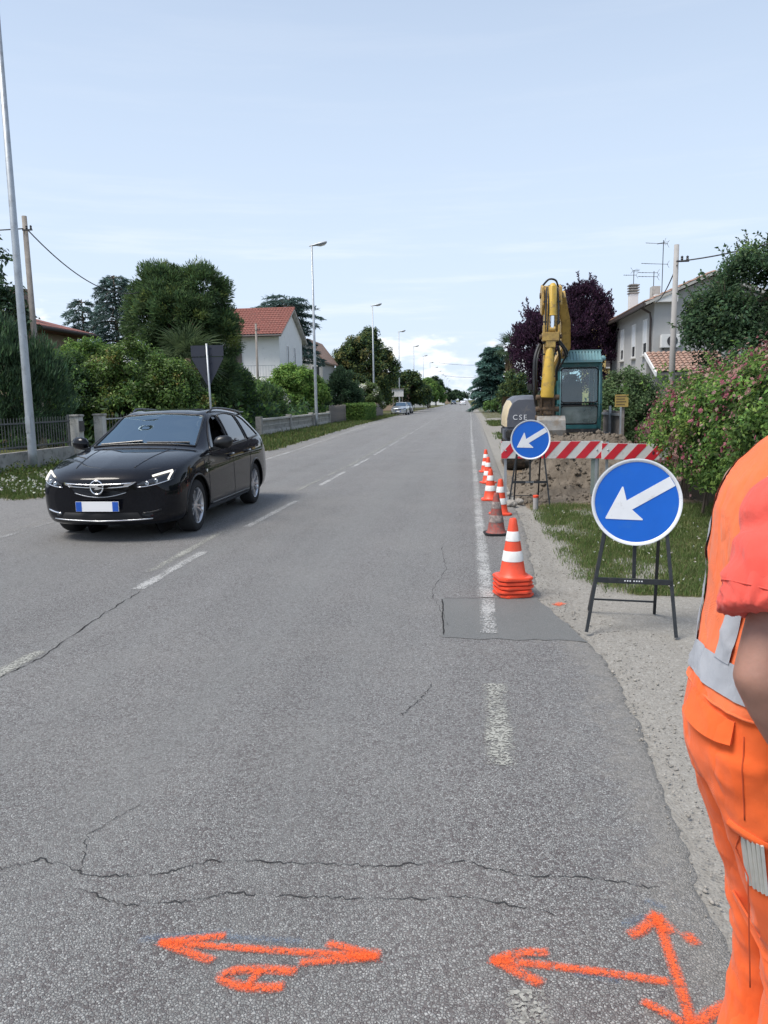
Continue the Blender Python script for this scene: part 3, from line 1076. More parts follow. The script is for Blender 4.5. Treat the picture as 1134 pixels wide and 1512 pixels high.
def tri_quads(name, V, F, mat, parent=None):
    T = []
    q = F[F[:, 2] != F[:, 3]]
    T.append(q[:, [0, 1, 2]])
    T.append(q[:, [0, 2, 3]])
    tr = F[F[:, 2] == F[:, 3]]
    T.append(tr[:, [0, 1, 2]])
    return raw_mesh(name, V, np.concatenate(T), mat, parent)


def sprigs(name, parent, lobes, n, L, leafL, leafW, cols, mat='leaf', upw=0.8, zmin=1.0, step=0.05):
    """shoots sticking out of a crown, each a row of leaves on a thin twig"""
    lob = np.array(lobes, float)
    area = lob[:, 3] * lob[:, 5]
    PP, DD, CC = [], [], []
    m = MB()
    for i in range(n):
        l = lob[RNG.choice(len(lob), p=area / area.sum())]
        d = rand_dir(1)[0]
        d[2] = abs(d[2]) if RNG.uniform() < 0.8 else d[2]
        b = l[:3] + d * l[3:6] * 0.92
        if b[2] < zmin:
            continue
        g = d + np.array([0, 0, upw]) + RNG.normal(0, 0.2, 3)
        g /= np.linalg.norm(g)
        Ls = L * RNG.uniform(0.5, 1.3)
        k = max(4, int(Ls / step))
        f = np.linspace(0, Ls, k)
        pts = b + g * f[:, None] + np.array([0, 0, -0.15]) * (f[:, None] ** 2)
        m.tube([pts[0], pts[k // 2], pts[-1]], [0.008, 0.006, 0.003], 4)
        for _ in range(2):
            PP.append(pts)
            DD.append(g + rand_dir(k) * 1.0)
            CC.append(tints(k, cols) * RNG.uniform(0.8, 1.3))
    P, D, C_ = np.concatenate(PP), np.concatenate(DD), np.concatenate(CC)
    V, F, C = leaf_quads(P, D, rand_dir(len(P)), leafL * RNG.uniform(0.7, 1.2, len(P)), leafW, C_)
    o = raw_mesh(name, V, F, mat, parent)
    set_attr(o.data, 'tint', C)
    tw = m.build('twigs', 'bark', parent)
    tw['kind'] = 'stuff'
    return o


GR = [(0.085, 0.135, 0.034), (0.11, 0.165, 0.045), (0.065, 0.11, 0.03), (0.16, 0.17, 0.065)]
GRD = [(0.12, 0.175, 0.052), (0.15, 0.195, 0.062), (0.095, 0.145, 0.04), (0.13, 0.18, 0.058), (0.105, 0.165, 0.05), (0.115, 0.17, 0.05), (0.25, 0.24, 0.12)]
tag(grass('grass', 175000, (0.9, 4.2), (5.7, 12.0), grass_r, 0.034, 0.006, GRD), 'short trodden grass on the right verge under the blue signs', 'grass')
tag(grass('grass', 26000, (1.0, 4.0), (20, 60), grass_r, 0.09, 0.03, GR), 'green grass strips on the right verge beyond the digger', 'grass')
tag(grass('grass', 80000, (-10.6, -6.6), (11.5, 21), grass_l, 0.09, 0.011, GR), 'weedy grass between the fence wall and the road', 'grass')
tag(grass('grass', 70000, (-11, -6.0), (23, 85), grass_l, 0.10, 0.04, GR + [(0.12, 0.13, 0.05)]), 'grass verge running along the perforated wall', 'grass')
# taller weeds against the fence wall
P = np.stack([RNG.normal(-10.1, 0.25, 9000), RNG.uniform(12, 20.5, 9000), RNG.uniform(0.0, 0.28, 9000) * (0.6 + 0.5 * RNG.uniform(size=9000))], 1)
P = P[P[:, 0] > -10.5]
P[:, 2] *= np.clip(0.6 + 0.7 * vnoise(P[:, 1] * 2, P[:, 0]), 0.2, 1.5)
V, F, C = leaf_quads(P, rand_dir(len(P)) + np.array([0, 0, 0.6]), rand_dir(len(P)), 0.07, 0.035, tints(len(P), GR))
o = raw_mesh('weeds', V, F, 'leaf')
set_attr(o.data, 'tint', C)
tag(o, 'leafy weeds along the foot of the fence wall', 'weeds', kind='stuff')
# clover heads
n = 900
x, y = RNG.uniform(-10.5, -7.3, n), RNG.uniform(12.4, 20.5, n)
kp = (RNG.uniform(size=n) < grass_l(x, y)) & (vnoise(x * 1.5, y * 1.5) > -0.25)
P = np.stack([x, y, RNG.uniform(0.07, 0.13, n)], 1)[kp]
x2, y2 = RNG.uniform(1.1, 2.9, 160), RNG.uniform(6.2, 11.5, 160)
P2 = np.stack([x2, y2, np.full(160, 0.035)], 1)[grass_r(x2, y2) > 0.7]
for nm, PP, lab, sz in (('clover_flowers', P, 'white clover heads dotted over the weedy grass by the fence', 0.035), ('daisies', P2, 'tiny white flowers in the trodden grass by the signs', 0.016)):
    PP = np.repeat(PP, 3, 0)
    V, F, C = leaf_quads(PP, rand_dir(len(PP)), rand_dir(len(PP)), sz, sz, tints(len(PP), [(0.75, 0.75, 0.68)], 0.05))
    o = raw_mesh(nm, V, F, 'petal')
    set_attr(o.data, 'tint', C)
    tag(o, lab, 'flowers', kind='stuff')


# loose pebbles on the gravel and along the broken asphalt edge
def rocks(name, pts, sizes, mat, label, cat, flat=0.6, sink=0.3):
    base = bmesh.new()
    bmesh.ops.create_icosphere(base, subdivisions=1, radius=1)
    bv = np.array([v.co[:] for v in base.verts])
    bf = np.array([[v.index for v in f.verts] for f in base.faces])
    base.free()
    n = len(pts)
    k = len(bv)
    j = 1 + RNG.normal(0, 0.22, (n, k, 1))
    a = RNG.uniform(0, 2 * pi, n)
    R = np.zeros((n, 3, 3))
    R[:, 0, 0] = np.cos(a)
    R[:, 0, 1] = -np.sin(a)
    R[:, 1, 0] = np.sin(a)
    R[:, 1, 1] = np.cos(a)
    R[:, 2, 2] = 1
    sc = np.stack([RNG.uniform(0.7, 1.3, n), RNG.uniform(0.6, 1.0, n), np.full(n, flat) * RNG.uniform(0.7, 1.3, n)], 1)
    vv = (bv[None] * j) * sc[:, None, :] * np.asarray(sizes)[:, None, None]
    vv = np.einsum('nij,nkj->nki', R, vv) + np.asarray(pts)[:, None, :]
    vv[:, :, 2] += (np.asarray(sizes) * flat * sink)[:, None]
    o = raw_mesh(name, vv.reshape(-1, 3), (bf[None] + (np.arange(n) * k)[:, None, None]).reshape(-1, 3), mat)
    return tag(o, label, cat, kind='stuff')


n = 3800
y = RNG.uniform(1.4, 11, n)
x = interp(ER, y) + np.abs(RNG.normal(0.0, 0.35, n)) - 0.02
rocks('pebbles', np.stack([x, y, np.where(x < interp(ER, y), 0.0, -0.012)], 1), RNG.uniform(0.002, 0.0065, n) * (1 + 0.9 * (RNG.uniform(size=n) > 0.95)), 'stone', 'loose grey pebbles along the broken asphalt edge', 'gravel')

# ------------------------------------------------------------------ spoil heap
nx, ny = 90, 90
X, Y = np.meshgrid(np.linspace(0.72, 3.6, nx), np.linspace(11.9, 17.4, ny))
hgt = 0.80 * np.exp(-(((X - 2.05) / 0.85) ** 2) - ((Y - 14.4) / 1.35) ** 2) + 0.60 * np.exp(-(((X - 1.45) / 0.38) ** 2) - ((Y - 13.5) / 0.75) ** 2) + 0.70 * np.exp(-(((X - 2.5) / 0.55) ** 2) - ((Y - 13.6) / 0.9) ** 2)
hgt = np.minimum(hgt, 0.95)
edge = np.minimum.reduce([(X - 0.72) / 0.15, (3.6 - X) / 0.15, (Y - 11.9) / 0.15, (17.4 - Y) / 0.15]).clip(0, 1)
Z = (hgt + 0.05 * vnoise(X * 6, Y * 6) * (hgt > 0.08) + 0.035 * vnoise(X * 17, Y * 15) * np.minimum(1, hgt * 4) + RNG.normal(0, 0.012, X.shape) * np.minimum(1, hgt * 5)) * edge - 0.03
i = np.arange(ny - 1)[:, None] * nx + np.arange(nx - 1)[None]
heap = raw_mesh('spoil_heap', np.stack([X.ravel(), Y.ravel(), Z.ravel()], 1), np.stack([i, i + 1, i + 1 + nx, i + nx], -1).reshape(-1, 4), 'spoil', smooth=False)
tag(heap, 'heap of brown dug-out earth behind the striped barrier', 'earth heap')
n = 2600
ix, iy = RNG.integers(0, nx, n), RNG.integers(0, int(ny * 0.65), n)
px, py, pz = X[iy, ix] + RNG.normal(0, 0.02, n), Y[iy, ix] + RNG.normal(0, 0.03, n), Z[iy, ix]
ok = px > 0.85
rocks('clods', np.stack([px, py, pz], 1)[ok], (0.010 + 0.045 * RNG.uniform(size=n) ** 4)[ok], 'spoil', 'clods and stones on the heap of dug-out earth', 'clods', 0.8, 0.3)
# ------------------------------------------------------------------ buildings
def tiles(name, O, U, Vv, w, l, parent, mat='roof_tile', cw=0.22, rl=0.36, thick=0.05):
    """curved clay tiles: corrugated across, stepped up the slope. O eave corner, U along eave, Vv up the slope"""
    O, U, Vv = Vector(O), Vector(U).normalized(), Vector(Vv).normalized()
    N = U.cross(Vv).normalized()
    if N.z < 0:
        N = -N
    nc, nr = max(1, int(w / cw)), max(1, int(l / rl))
    m = MB()
    us = np.linspace(0, w, nc * 4 + 1)
    P = []
    for r in range(nr):
        for vv, st in ((r * l / nr, 0.035), ((r + 1) * l / nr, 0.0)):
            row = []
            for u in us:
                ph = (u / w * nc) % 1.0
                h = 0.055 * abs(sin(pi * ph)) + st
                row.append(O + U * u + Vv * vv + N * h)
            P.append(row)
    m.grid(P)
    o = m.build(name, mat, parent, True, recalc=False, autos=40)
    o['kind'] = 'stuff'
    return o


def quadbox(m, pts, d):
    """slab: quad pts extruded by vector d"""
    pts = [Vector(p) for p in pts]
    d = Vector(d)
    n = len(pts)
    m.add(pts + [p + d for p in pts], [tuple(range(n))[::-1], tuple(range(n, 2 * n))] + [(i, (i + 1) % n, n + (i + 1) % n, n + i) for i in range(n)])


def window(parent, c, w, h, axis, mat_pane='window_dark', blind=None, sill=True):
    """framed window on a wall; axis 'x' faces -X, 'y' faces -Y, 'X' faces +X. c is the centre on the wall face"""
    def P(a, b, d):
        if axis == 'x':
            return (c[0] - d, c[1] + a, c[2] + b)
        if axis == 'X':
            return (c[0] + d, c[1] + a, c[2] + b)
        return (c[0] + a, c[1] - d, c[2] + b)
    m = MB()
    f = 0.07
    for a0, a1, b0, b1 in ((-w / 2 - f, -w / 2, -h / 2 - f, h / 2 + f), (w / 2, w / 2 + f, -h / 2 - f, h / 2 + f), (-w / 2, w / 2, h / 2, h / 2 + f), (-w / 2, w / 2, -h / 2 - f, -h / 2)):
        m.prism([(a0, b0), (a1, b0), (a1, b1), (a0, b1)], P, 0.003, 0.045)
    win = m.build('window', 'frame_white', parent)
    m = MB()
    m.prism([(-w / 2, -h / 2), (w / 2, -h / 2), (w / 2, h / 2), (-w / 2, h / 2)], P, 0.002, 0.012)
    m.build('pane', mat_pane, win)
    if blind:
        m = MB()
        for i in range(int(h * blind / 0.07)):
            z1 = h / 2 - i * 0.07
            m.prism([(-w / 2 + 0.01, z1 - 0.066), (w / 2 - 0.01, z1 - 0.066), (w / 2 - 0.01, z1), (-w / 2 + 0.01, z1)], P, 0.014, 0.028)
        m.build('shutter', 'shutter_white', win)
    if sill:
        m = MB()
        m.prism([(-w / 2 - 0.12, -h / 2 - f - 0.06), (w / 2 + 0.12, -h / 2 - f - 0.06), (w / 2 + 0.12, -h / 2 - f - 0.002), (-w / 2 - 0.12, -h / 2 - f - 0.002)], P, 0.002, 0.14)
        m.build('sill', 'concrete_light', win)
    return win


def antenna(name, label, base, h, arms):
    t_ = thing(name, label, 'antenna', base, 0, 'aerials on the grey house roof')
    m = MB()
    m.tube([(0, 0, -0.1), (0, 0, h)], 0.018, 6)
    m.build('mast', 'dark_metal', t_)
    for z, L, a, k in arms:
        m = MB()
        d = Vector((cos(a), sin(a), 0))
        s = Vector((-sin(a), cos(a), 0))
        m.tube([d * (-L * 0.25) + Vector((0, 0, z)), d * L + Vector((0, 0, z))], 0.011, 5)
        for i in range(k):
            p = d * (L * (i / k)) + Vector((0, 0, z))
            q = 0.28 * (1 - 0.4 * i / k)
            m.tube([p - s * q + Vector((0, 0, 0.05)), p + s * q - Vector((0, 0, 0.05))], 0.006, 4)
        for dz in (-0.16, 0.16):
            p = d * (-L * 0.2)
            m.tube([p + Vector((0, 0, z)), p + d * (-0.12) + Vector((0, 0, z + dz))], 0.008, 4)
        m.build('aerial', 'dark_metal', t_)
    return t_


# grey house behind the hedge ---------------------------------------------------
H = thing('house', 'grey rendered house with narrow shuttered windows and low gable roof', 'house', (0, 0, 0))
x0, x1, y0, y1, ze, xr, zr_ = 8.0, 12.7, 35.0, 44.6, 5.62, 10.35, 6.62
m = MB()
m.add([(x0, y0, 0), (x1, y0, 0), (x1, y0, ze), (xr, y0, zr_), (x0, y0, ze), (x0, y1, 0), (x1, y1, 0), (x1, y1, ze), (xr, y1, zr_), (x0, y1, ze)],
      [(0, 1, 2, 3, 4), (9, 8, 7, 6, 5), (0, 4, 9, 5), (1, 6, 7, 2), (4, 3, 8, 9), (3, 2, 7, 8)])
m.build('wall', 'grey_render', H)
sl = (zr_ - ze) / (xr - x0)
ov = 0.45
rf = MB()
quadbox(rf, [(x0 - ov, y0 - 0.35, ze - sl * ov + 0.04), (xr, y0 - 0.35, zr_ + 0.04), (xr, y1 + 0.3, zr_ + 0.04), (x0 - ov, y1 + 0.3, ze - sl * ov + 0.04)], (0, 0, 0.12))
quadbox(rf, [(xr, y0 - 0.35, zr_ + 0.04), (x1 + ov, y0 - 0.35, ze - sl * ov + 0.04), (x1 + ov, y1 + 0.3, ze - sl * ov + 0.04), (xr, y1 + 0.3, zr_ + 0.04)], (0, 0, 0.12))
roof = rf.build('roof', 'concrete_light', H)
for s_, xe in ((1, x0 - ov), (-1, x1 + ov)):
    tiles('roof_tiles', (xe, y0 - 0.36, ze - sl * ov + 0.165), (0, 1, 0), (s_, 0, sl), 9.6 + 0.66, (xr - x0 + ov) * sqrt(1 + sl * sl), roof, 'roof_tile_old')
m = MB()
m.bar((x0 - ov - 0.06, y0 - 0.36, ze - sl * ov + 0.06), (x0 - ov - 0.06, y1 + 0.3, ze - sl * ov + 0.06), 0.13, 0.13)
m.build('gutter', 'gutter', roof)
for yy in (y0 + 0.25, y1 - 0.2):
    m = MB()
    m.tube([(x0 - ov - 0.06, yy, ze - 0.2), (x0 - 0.12, yy, ze - 0.42), (x0 - 0.08, yy, ze - 0.7), (x0 - 0.08, yy, 0)], 0.05, 8)
    m.build('downpipe', 'gutter', H)
m = MB()
m.box((x0 + 0.42, y0 - 0.16, ze + 0.13), (0.95, 0.3, 0.32))
m.build('eave_box', 'white_render', H)
for yy in (41.7, 38.9, 36.5):
    window(H, (x0, yy, 4.25), 0.72, 1.45, 'x', 'window_dark', 0.68)
for yy in (41.7, 38.9, 36.5):
    window(H, (x0, yy, 1.5), 0.8, 1.3, 'x', 'window_dark', 1.0)
ch = MB()
ch.box((8.6, 42.4, 6.35), (0.42, 0.5, 1.1))
chim = ch.build('chimney', 'white_render', roof)
ch = MB()
for i in range(4):
    ch.box((8.6, 42.4, 6.95 + i * 0.13), (0.52, 0.6, 0.05))
ch.box((8.6, 42.4, 7.15), (0.30, 0.36, 0.5))
ch.build('chimney_cap', 'concrete', roof)
ch = MB()
ch.box((8.55, 37.4, 6.2), (0.36, 0.5, 0.75))
ch.build('chimney', 'concrete_light', roof)
ac = MB()
ac.box((8.65, 34.83, 3.95), (0.78, 0.28, 0.56))
aco = ac.build('air_conditioner', 'ac_white', H, bevel=0.02)
ac = MB()
ac.lathe([(0.22, 0), (0.22, 0.02), (0.19, 0.02), (0.17, 0.012), (0.03, 0.012), (0.02, 0.022)], 20, (8.72, 34.688, 3.95), Matrix.Rotation(radians(90), 3, 'X'))
ac.build('fan_grille', 'dark_metal', aco)
m = MB()
m.bar((8.4, 34.85, 3.63), (8.4, 35.0, 3.63), 0.04, 0.06)
m.build('bracket', 'dark_metal', aco)
m = MB()
m.bar((8.9, 34.85, 3.63), (8.9, 35.0, 3.63), 0.04, 0.06)
m.build('bracket', 'dark_metal', aco)
antenna('antenna', 'tall double aerial mast beside the chimney of the grey house', (8.9, 37.6, 6.05), 2.6, [(2.45, 0.9, radians(200), 9), (1.55, 1.1, radians(200), 8), (2.5, 0.3, radians(110), 3)])
antenna('antenna', 'short aerial with paired forks on the grey house roof', (8.75, 38.6, 6.0), 1.45, [(1.2, 0.8, radians(195), 5), (1.38, 0.8, radians(195), 5)])
antenna('antenna', 'small aerial on top of the ringed chimney', (8.6, 42.4, 7.36), 0.75, [(0.5, 0.55, radians(190), 5), (0.72, 0.3, radians(15), 4)])
# tiled porch in front of the gable
Pq = thing('porch', 'low lean-to porch with faded red roof tiles beside the grey house', 'porch', (0, 0, 0))
m = MB()
quadbox(m, [(7.35, 31.4, 2.42), (10.2, 31.4, 2.42), (10.2, 33.4, 3.28), (7.35, 33.4, 3.28)], (0, 0, 0.1))
pr = m.build('roof_deck', 'wood_grey', Pq)
tiles('roof_tiles', (7.35, 31.38, 2.54), (1, 0, 0), (0, 2.0, 0.86), 2.85, 2.2, Pq, 'roof_tile_old', 0.2, 0.27)
m = MB()
m.prism([(31.38, 2.38), (33.42, 3.25), (33.42, 3.42), (31.38, 2.56)], lambda a, b, d: (7.35 - d, a, b), 0.003, 0.06)
m.build('barge_board', 'frame_white', Pq)
for px_ in (7.5, 10.0):
    m = MB()
    m.box((px_, 31.6, 1.2), (0.14, 0.14, 2.4))
    m.build('post', 'wood_grey', Pq)
m = MB()
m.box((8.8, 33.5, 1.6), (2.8, 0.1, 3.2))
m.build('wall', 'grey_render', Pq)

# yellow house further on
H = thing('house', 'yellow rendered house half hidden behind the purple tree', 'house')
m = MB()
m.box((10.6, 55, 3.0), (4.4, 8, 6.0))
m.build('wall', 'yellow_render', H)
m = MB()
quadbox(m, [(8.0, 50.5, 5.9), (10.6, 50.5, 6.9), (10.6, 59.5, 6.9), (8.0, 59.5, 5.9)], (0, 0, 0.14))
quadbox(m, [(10.6, 50.5, 6.9), (13.2, 50.5, 5.9), (13.2, 59.5, 5.9), (10.6, 59.5, 6.9)], (0, 0, 0.14))
roof = m.build('roof', 'roof_tile_old', H)
tiles('roof_tiles', (8.0, 50.5, 6.06), (0, 1, 0), (2.6, 0, 1.0), 9.0, 2.75, roof, 'roof_tile_old')
window(H, (8.4, 52.2, 4.3), 0.9, 1.5, 'x', 'window_dark', 0.0)
window(H, (9.3, 51.0, 4.3), 0.9, 1.5, 'y', 'window_dark', 0.0)
m = MB()
m.box((8.92, 50.97, 4.3), (0.3, 0.05, 1.55))
m.build('shutter', 'wood_door', H)

# white house on the left --------------------------------------------------------
H = thing('house', 'white two-storey house with red tiled roof and balcony', 'house')
x1, x0, y0, y1, ze, zr_ = -13.85, -24.0, 57.0, 65.0, 6.75, 8.75
ym = (y0 + y1) / 2
m = MB()
m.add([(x1, y0, 0), (x1, y1, 0), (x1, y1, ze), (x1, ym, zr_ - 0.1), (x1, y0, ze), (x0, y0, 0), (x0, y1, 0), (x0, y1, ze), (x0, ym, zr_ - 0.1), (x0, y0, ze)],
      [(0, 1, 2, 3, 4), (9, 8, 7, 6, 5), (0, 4, 9, 5), (1, 6, 7, 2), (4, 3, 8, 9), (3, 2, 7, 8)])
m.build('wall', 'white_render', H)
sl = (zr_ - ze) / (ym - y0)
ov = 0.7
m = MB()
for s_ in (1, -1):
    ye = y0 - ov if s_ > 0 else y1 + ov
    quadbox(m, [(x0 - 0.3, ye, ze - sl * ov), (x1 + 0.35, ye, ze - sl * ov), (x1 + 0.35, ym, zr_), (x0 - 0.3, ym, zr_)], (0, 0, 0.14))
roof = m.build('roof', 'concrete_light', H)
Lr = (ym - y0 + ov) * sqrt(1 + sl * sl)
tiles('roof_tiles', (x0 - 0.32, y0 - ov - 0.01, ze - sl * ov + 0.15), (1, 0, 0), (0, 1, sl), x1 - x0 + 0.7, Lr, roof, 'roof_tile', 0.24, 0.42)
tiles('roof_tiles', (x0 - 0.32, y1 + ov + 0.01, ze - sl * ov + 0.15), (1, 0, 0), (0, -1, sl), x1 - x0 + 0.7, Lr, roof, 'roof_tile', 0.24, 0.42)
m = MB()
m.tube([(x0 - 0.3, ym, zr_ + 0.16), (x1 + 0.38, ym, zr_ + 0.16)], 0.12, 8)
m.build('ridge', 'roof_tile', roof)
m = MB()
m.tube([(x0 - 0.3, y0 - ov - 0.06, ze - sl * ov + 0.05), (x1 + 0.35, y0 - ov - 0.06, ze - sl * ov + 0.05)], 0.07, 8)
m.build('gutter', 'gutter', roof)
m = MB()
m.box(((x0 + x1) / 2 - 0.1, y0 - 0.62, 3.25), (x1 - x0 + 0.1, 1.24, 0.22))
bal = m.build('balcony', 'concrete_light', H)
m = MB()
for i in range(46):
    xx = x1 - 0.1 - i * 0.22
    m.tube([(xx, y0 - 1.18, 3.36), (xx, y0 - 1.18, 4.3)], 0.012, 4)
for z in (3.5, 4.3):
    m.tube([(x1 - 0.05, y0 - 1.18, z), (x0, y0 - 1.18, z)], 0.022, 5)
m.build('railing', 'galvanised', bal)
m = MB()
m.box((-17.15, y0 - 0.06, 4.55), (0.85, 0.1, 2.3))
m.build('door', 'wood_door', H)
m = MB()
m.box((x1 - 0.15, y0 - 0.5, 1.6), (0.28, 0.28, 3.1))
m.build('pillar', 'white_render', H)
for yy, zz in ((59.6, 5.15), (62.0, 5.15)):
    window(H, (x1, yy, zz), 0.55, 1.5, 'X', 'window_dark', 0.0)
window(H, (x1, 60.6, 1.9), 0.9, 1.3, 'X', 'window_dark', 0.0)
# second gabled house behind it
H = thing('house', 'grey gabled house end just beyond the white house', 'house')
m = MB()
m.add([(-20, 84, 0), (-15.7, 84, 0), (-15.7, 84, 6.2), (-17.2, 84, 8.2), (-20, 84, 6.2), (-20, 92, 0), (-15.7, 92, 0), (-15.7, 92, 6.2), (-17.2, 92, 8.2), (-20, 92, 6.2)],
      [(0, 1, 2, 3, 4), (9, 8, 7, 6, 5), (0, 4, 9, 5), (1, 6, 7, 2), (4, 3, 8, 9), (3, 2, 7, 8)])
m.build('wall', 'grey_render', H)
m = MB()
quadbox(m, [(-15.3, 83.6, 5.75), (-17.2, 83.6, 8.28), (-17.2, 92.4, 8.28), (-15.3, 92.4, 5.75)], (0, 0, 0.16))
quadbox(m, [(-20.5, 83.6, 5.95), (-17.2, 83.6, 8.28), (-17.2, 92.4, 8.28), (-20.5, 92.4, 5.95)], (0, 0, 0.16))
m.build('roof', 'roof_tile_old', H)
window(H, (-16.4, 84, 4.8), 0.8, 1.3, 'y')
# house behind the dark shrubs at the left edge
H = thing('house', 'brick house showing only its red eave behind the magnolia', 'house')
m = MB()
m.box((-23.2, 33.5, 2.4), (9.4, 4.4, 4.8))
m.build('wall', 'ochre_render', H)
m = MB()
m.add([(-28.4, 30.8, 5.0), (-17.8, 30.8, 5.0), (-17.8, 36.2, 5.0), (-28.4, 36.2, 5.0), (-25, 33.5, 5.85), (-20.6, 33.5, 5.85), (-28.4, 30.8, 4.8), (-17.8, 30.8, 4.8), (-17.8, 36.2, 4.8), (-28.4, 36.2, 4.8)],
      [(0, 1, 5, 4), (1, 2, 5), (2, 3, 4, 5), (3, 0, 4), (6, 7, 1, 0), (7, 8, 2, 1), (8, 9, 3, 2), (9, 6, 0, 3), (9, 8, 7, 6)])
rf = m.build('roof', 'roof_tile', H)
m = MB()
m.tube([(-28.4, 30.73, 4.88), (-17.74, 30.73, 4.88), (-17.72, 36.2, 4.88)], 0.08, 8)
m.build('gutter', 'gutter', rf)
m = MB()
m.box((-19.4, 32.6, 5.8), (0.6, 0.6, 1.5))
m.box((-19.4, 32.6, 6.6), (0.76, 0.76, 0.1))
m.build('chimney', 'brick', rf)
# far houses
for i, (lab, x, y, w, h, mt) in enumerate((('distant brown house with flat gable behind the row of lamps', -13, 128, 7, 6.0, 'ochre_render'), ('distant pale house low among the far left trees', -13, 175, 8, 5.6, 'grey_render'),
                                           ('tiny far house at the end of the left tree line', -11.5, 255, 8, 5.5, 'white_render'), ('small far house near the vanishing end of the road', -12, 330, 9, 5.5, 'ochre_render'))):
    H = thing('house', lab, 'house', (x, y, 0))
    m = MB()
    m.add([(-w / 2, 0, 0), (w / 2, 0, 0), (w / 2, 0, h - 1.4), (0, 0, h), (-w / 2, 0, h - 1.4), (-w / 2, 9, 0), (w / 2, 9, 0), (w / 2, 9, h - 1.4), (0, 9, h), (-w / 2, 9, h - 1.4)],
          [(0, 1, 2, 3, 4), (9, 8, 7, 6, 5), (0, 4, 9, 5), (1, 6, 7, 2), (4, 3, 8, 9), (3, 2, 7, 8)])
    m.build('wall', mt, H)
    m = MB()
    for s_ in (-1, 1):
        quadbox(m, [(s_ * (w / 2 + 0.4), -0.4, h - 1.5), (0, -0.4, h + 0.03), (0, 9.4, h + 0.03), (s_ * (w / 2 + 0.4), 9.4, h - 1.5)], (0, 0, 0.14))
    m.build('roof', 'roof_tile_old', H)
    window(H, (w / 4, 0, h * 0.55), 0.9, 1.2, 'y')
    window(H, (-w / 4, 0, h * 0.55), 0.9, 1.2, 'y')

# ------------------------------------------------------------------ fences and walls
Fc = thing('fence', 'dark iron bar fence on a stained low concrete wall', 'fence')
m = MB()
P = []
for y in np.arange(8.0, 19.81, 0.2):
    dx = 0.006 * float(vnoise(y * 3, 1))
    P.append([(-10.70, y, -0.05), (-10.72 + dx, y, 0.50), (-10.72 + dx, y, 0.53), (-10.55 + dx, y, 0.53), (-10.55 + dx, y, 0.50), (-10.57, y, -0.05)])
m.grid(P, True)
m.add(P[-1], [tuple(range(6))])
m.build('base_wall', 'concrete', Fc)
bar0 = None
for i in range(93):
    y = 8.1 + i * 0.125
    if bar0 is None:
        m = MB()
        m.tube([(0, 0, 0.56), (0, 0, 1.30), (0, 0, 1.34)], [0.009, 0.009, 0.003], 6)
        bar0 = m.build('bar', 'iron_fence', Fc, loc=(-10.64, y, 0))
    else:
        b = bar0.copy()
        COL.objects.link(b)
        b.location = (-10.64 + random.uniform(-0.003, 0.003), y, random.uniform(-0.006, 0.006))
for y in np.arange(8.0, 19.9, 1.95):
    m = MB()
    m.box((-10.64, y + 0.03, 0.94), (0.05, 0.05, 0.86))
    m.build('post', 'iron_fence', Fc)
for z in (0.64, 1.20):
    m = MB()
    m.bar((-10.64, 8.0, z), (-10.64, 19.8, z), 0.035, 0.035)
    m.build('rail', 'iron_fence', Fc)
for y, lab in ((20.0, 'concrete gate pillar with a mailbox beside the bar fence'), (21.35, 'plain concrete gate pillar across from the mailbox pillar')):
    g = thing('gate_pillar', lab, 'pillar', (-10.55, y, 0), 0, 'pillars of the left garden gate')
    m = MB()
    m.box((0, 0, 0.64), (0.26, 0.26, 1.32))
    m.build('shaft', 'concrete_light', g, bevel=0.012)
    m = MB()
    m.box((0, 0, 1.335), (0.32, 0.32, 0.06))
    m.build('cap', 'concrete', g, bevel=0.015)
    if y < 21:
        m = MB()
        m.box((0.155, -0.02, 1.05), (0.05, 0.2, 0.28))
        m.build('mailbox', 'dark_metal', g)
Fc = thing('garden_gate', 'grey iron bar gate and fence beyond the concrete pillars', 'fence')
m = MB()
m.box((-10.62, 28.8, 0.24), (0.18, 14.4, 0.5))
m.build('base_wall', 'concrete', Fc)
for i in range(70):
    b = bar0.copy()
    COL.objects.link(b)
    b.parent = Fc
    b.location = (-10.62, 21.7 + i * 0.2, 0)
for z in (0.64, 1.2):
    m = MB()
    m.bar((-10.62, 21.5, z), (-10.62, 36, z), 0.035, 0.035)
    m.build('rail', 'galvanised', Fc)

# perforated block wall
Wl = thing('garden_wall', 'pale wall of perforated concrete blocks along the grass verge', 'wall')
m = MB()
m.box((-9.85, 45.2, 0.08), (0.2, 18.6, 0.3))
m.build('plinth', 'concrete_light', Wl)
m = MB()
m.box((-9.85, 45.2, 0.80), (0.24, 18.6, 0.09))
m.build('coping', 'concrete_light', Wl)
m = MB()
for i in range(46):
    y = 36.1 + i * 0.4
    for j in range(2):
        z = 0.24 + j * 0.26
        m.box((-9.85, y, z + 0.13), (0.12, 0.05, 0.26))
        m.box((-9.85, y + 0.2, z + 0.13), (0.11, 0.03, 0.25))
        m.box((-9.85, y + 0.2, z + 0.01), (0.115, 0.34, 0.035))
        m.bar((-9.85, y + 0.03, z + 0.02), (-9.85, y + 0.37, z + 0.24), 0.10, 0.035, (1, 0, 0))
        m.bar((-9.85, y + 0.03, z + 0.24), (-9.85, y + 0.37, z + 0.02), 0.09, 0.035, (1, 0, 0))
o = m.build('block_lattice', 'concrete_light', Wl)
o['kind'] = 'stuff'
for y in (36.0, 42.2, 48.4, 54.5):
    m = MB()
    m.box((-9.85, y, 0.45), (0.28, 0.28, 1.0))
    m.build('post', 'concrete', Wl)
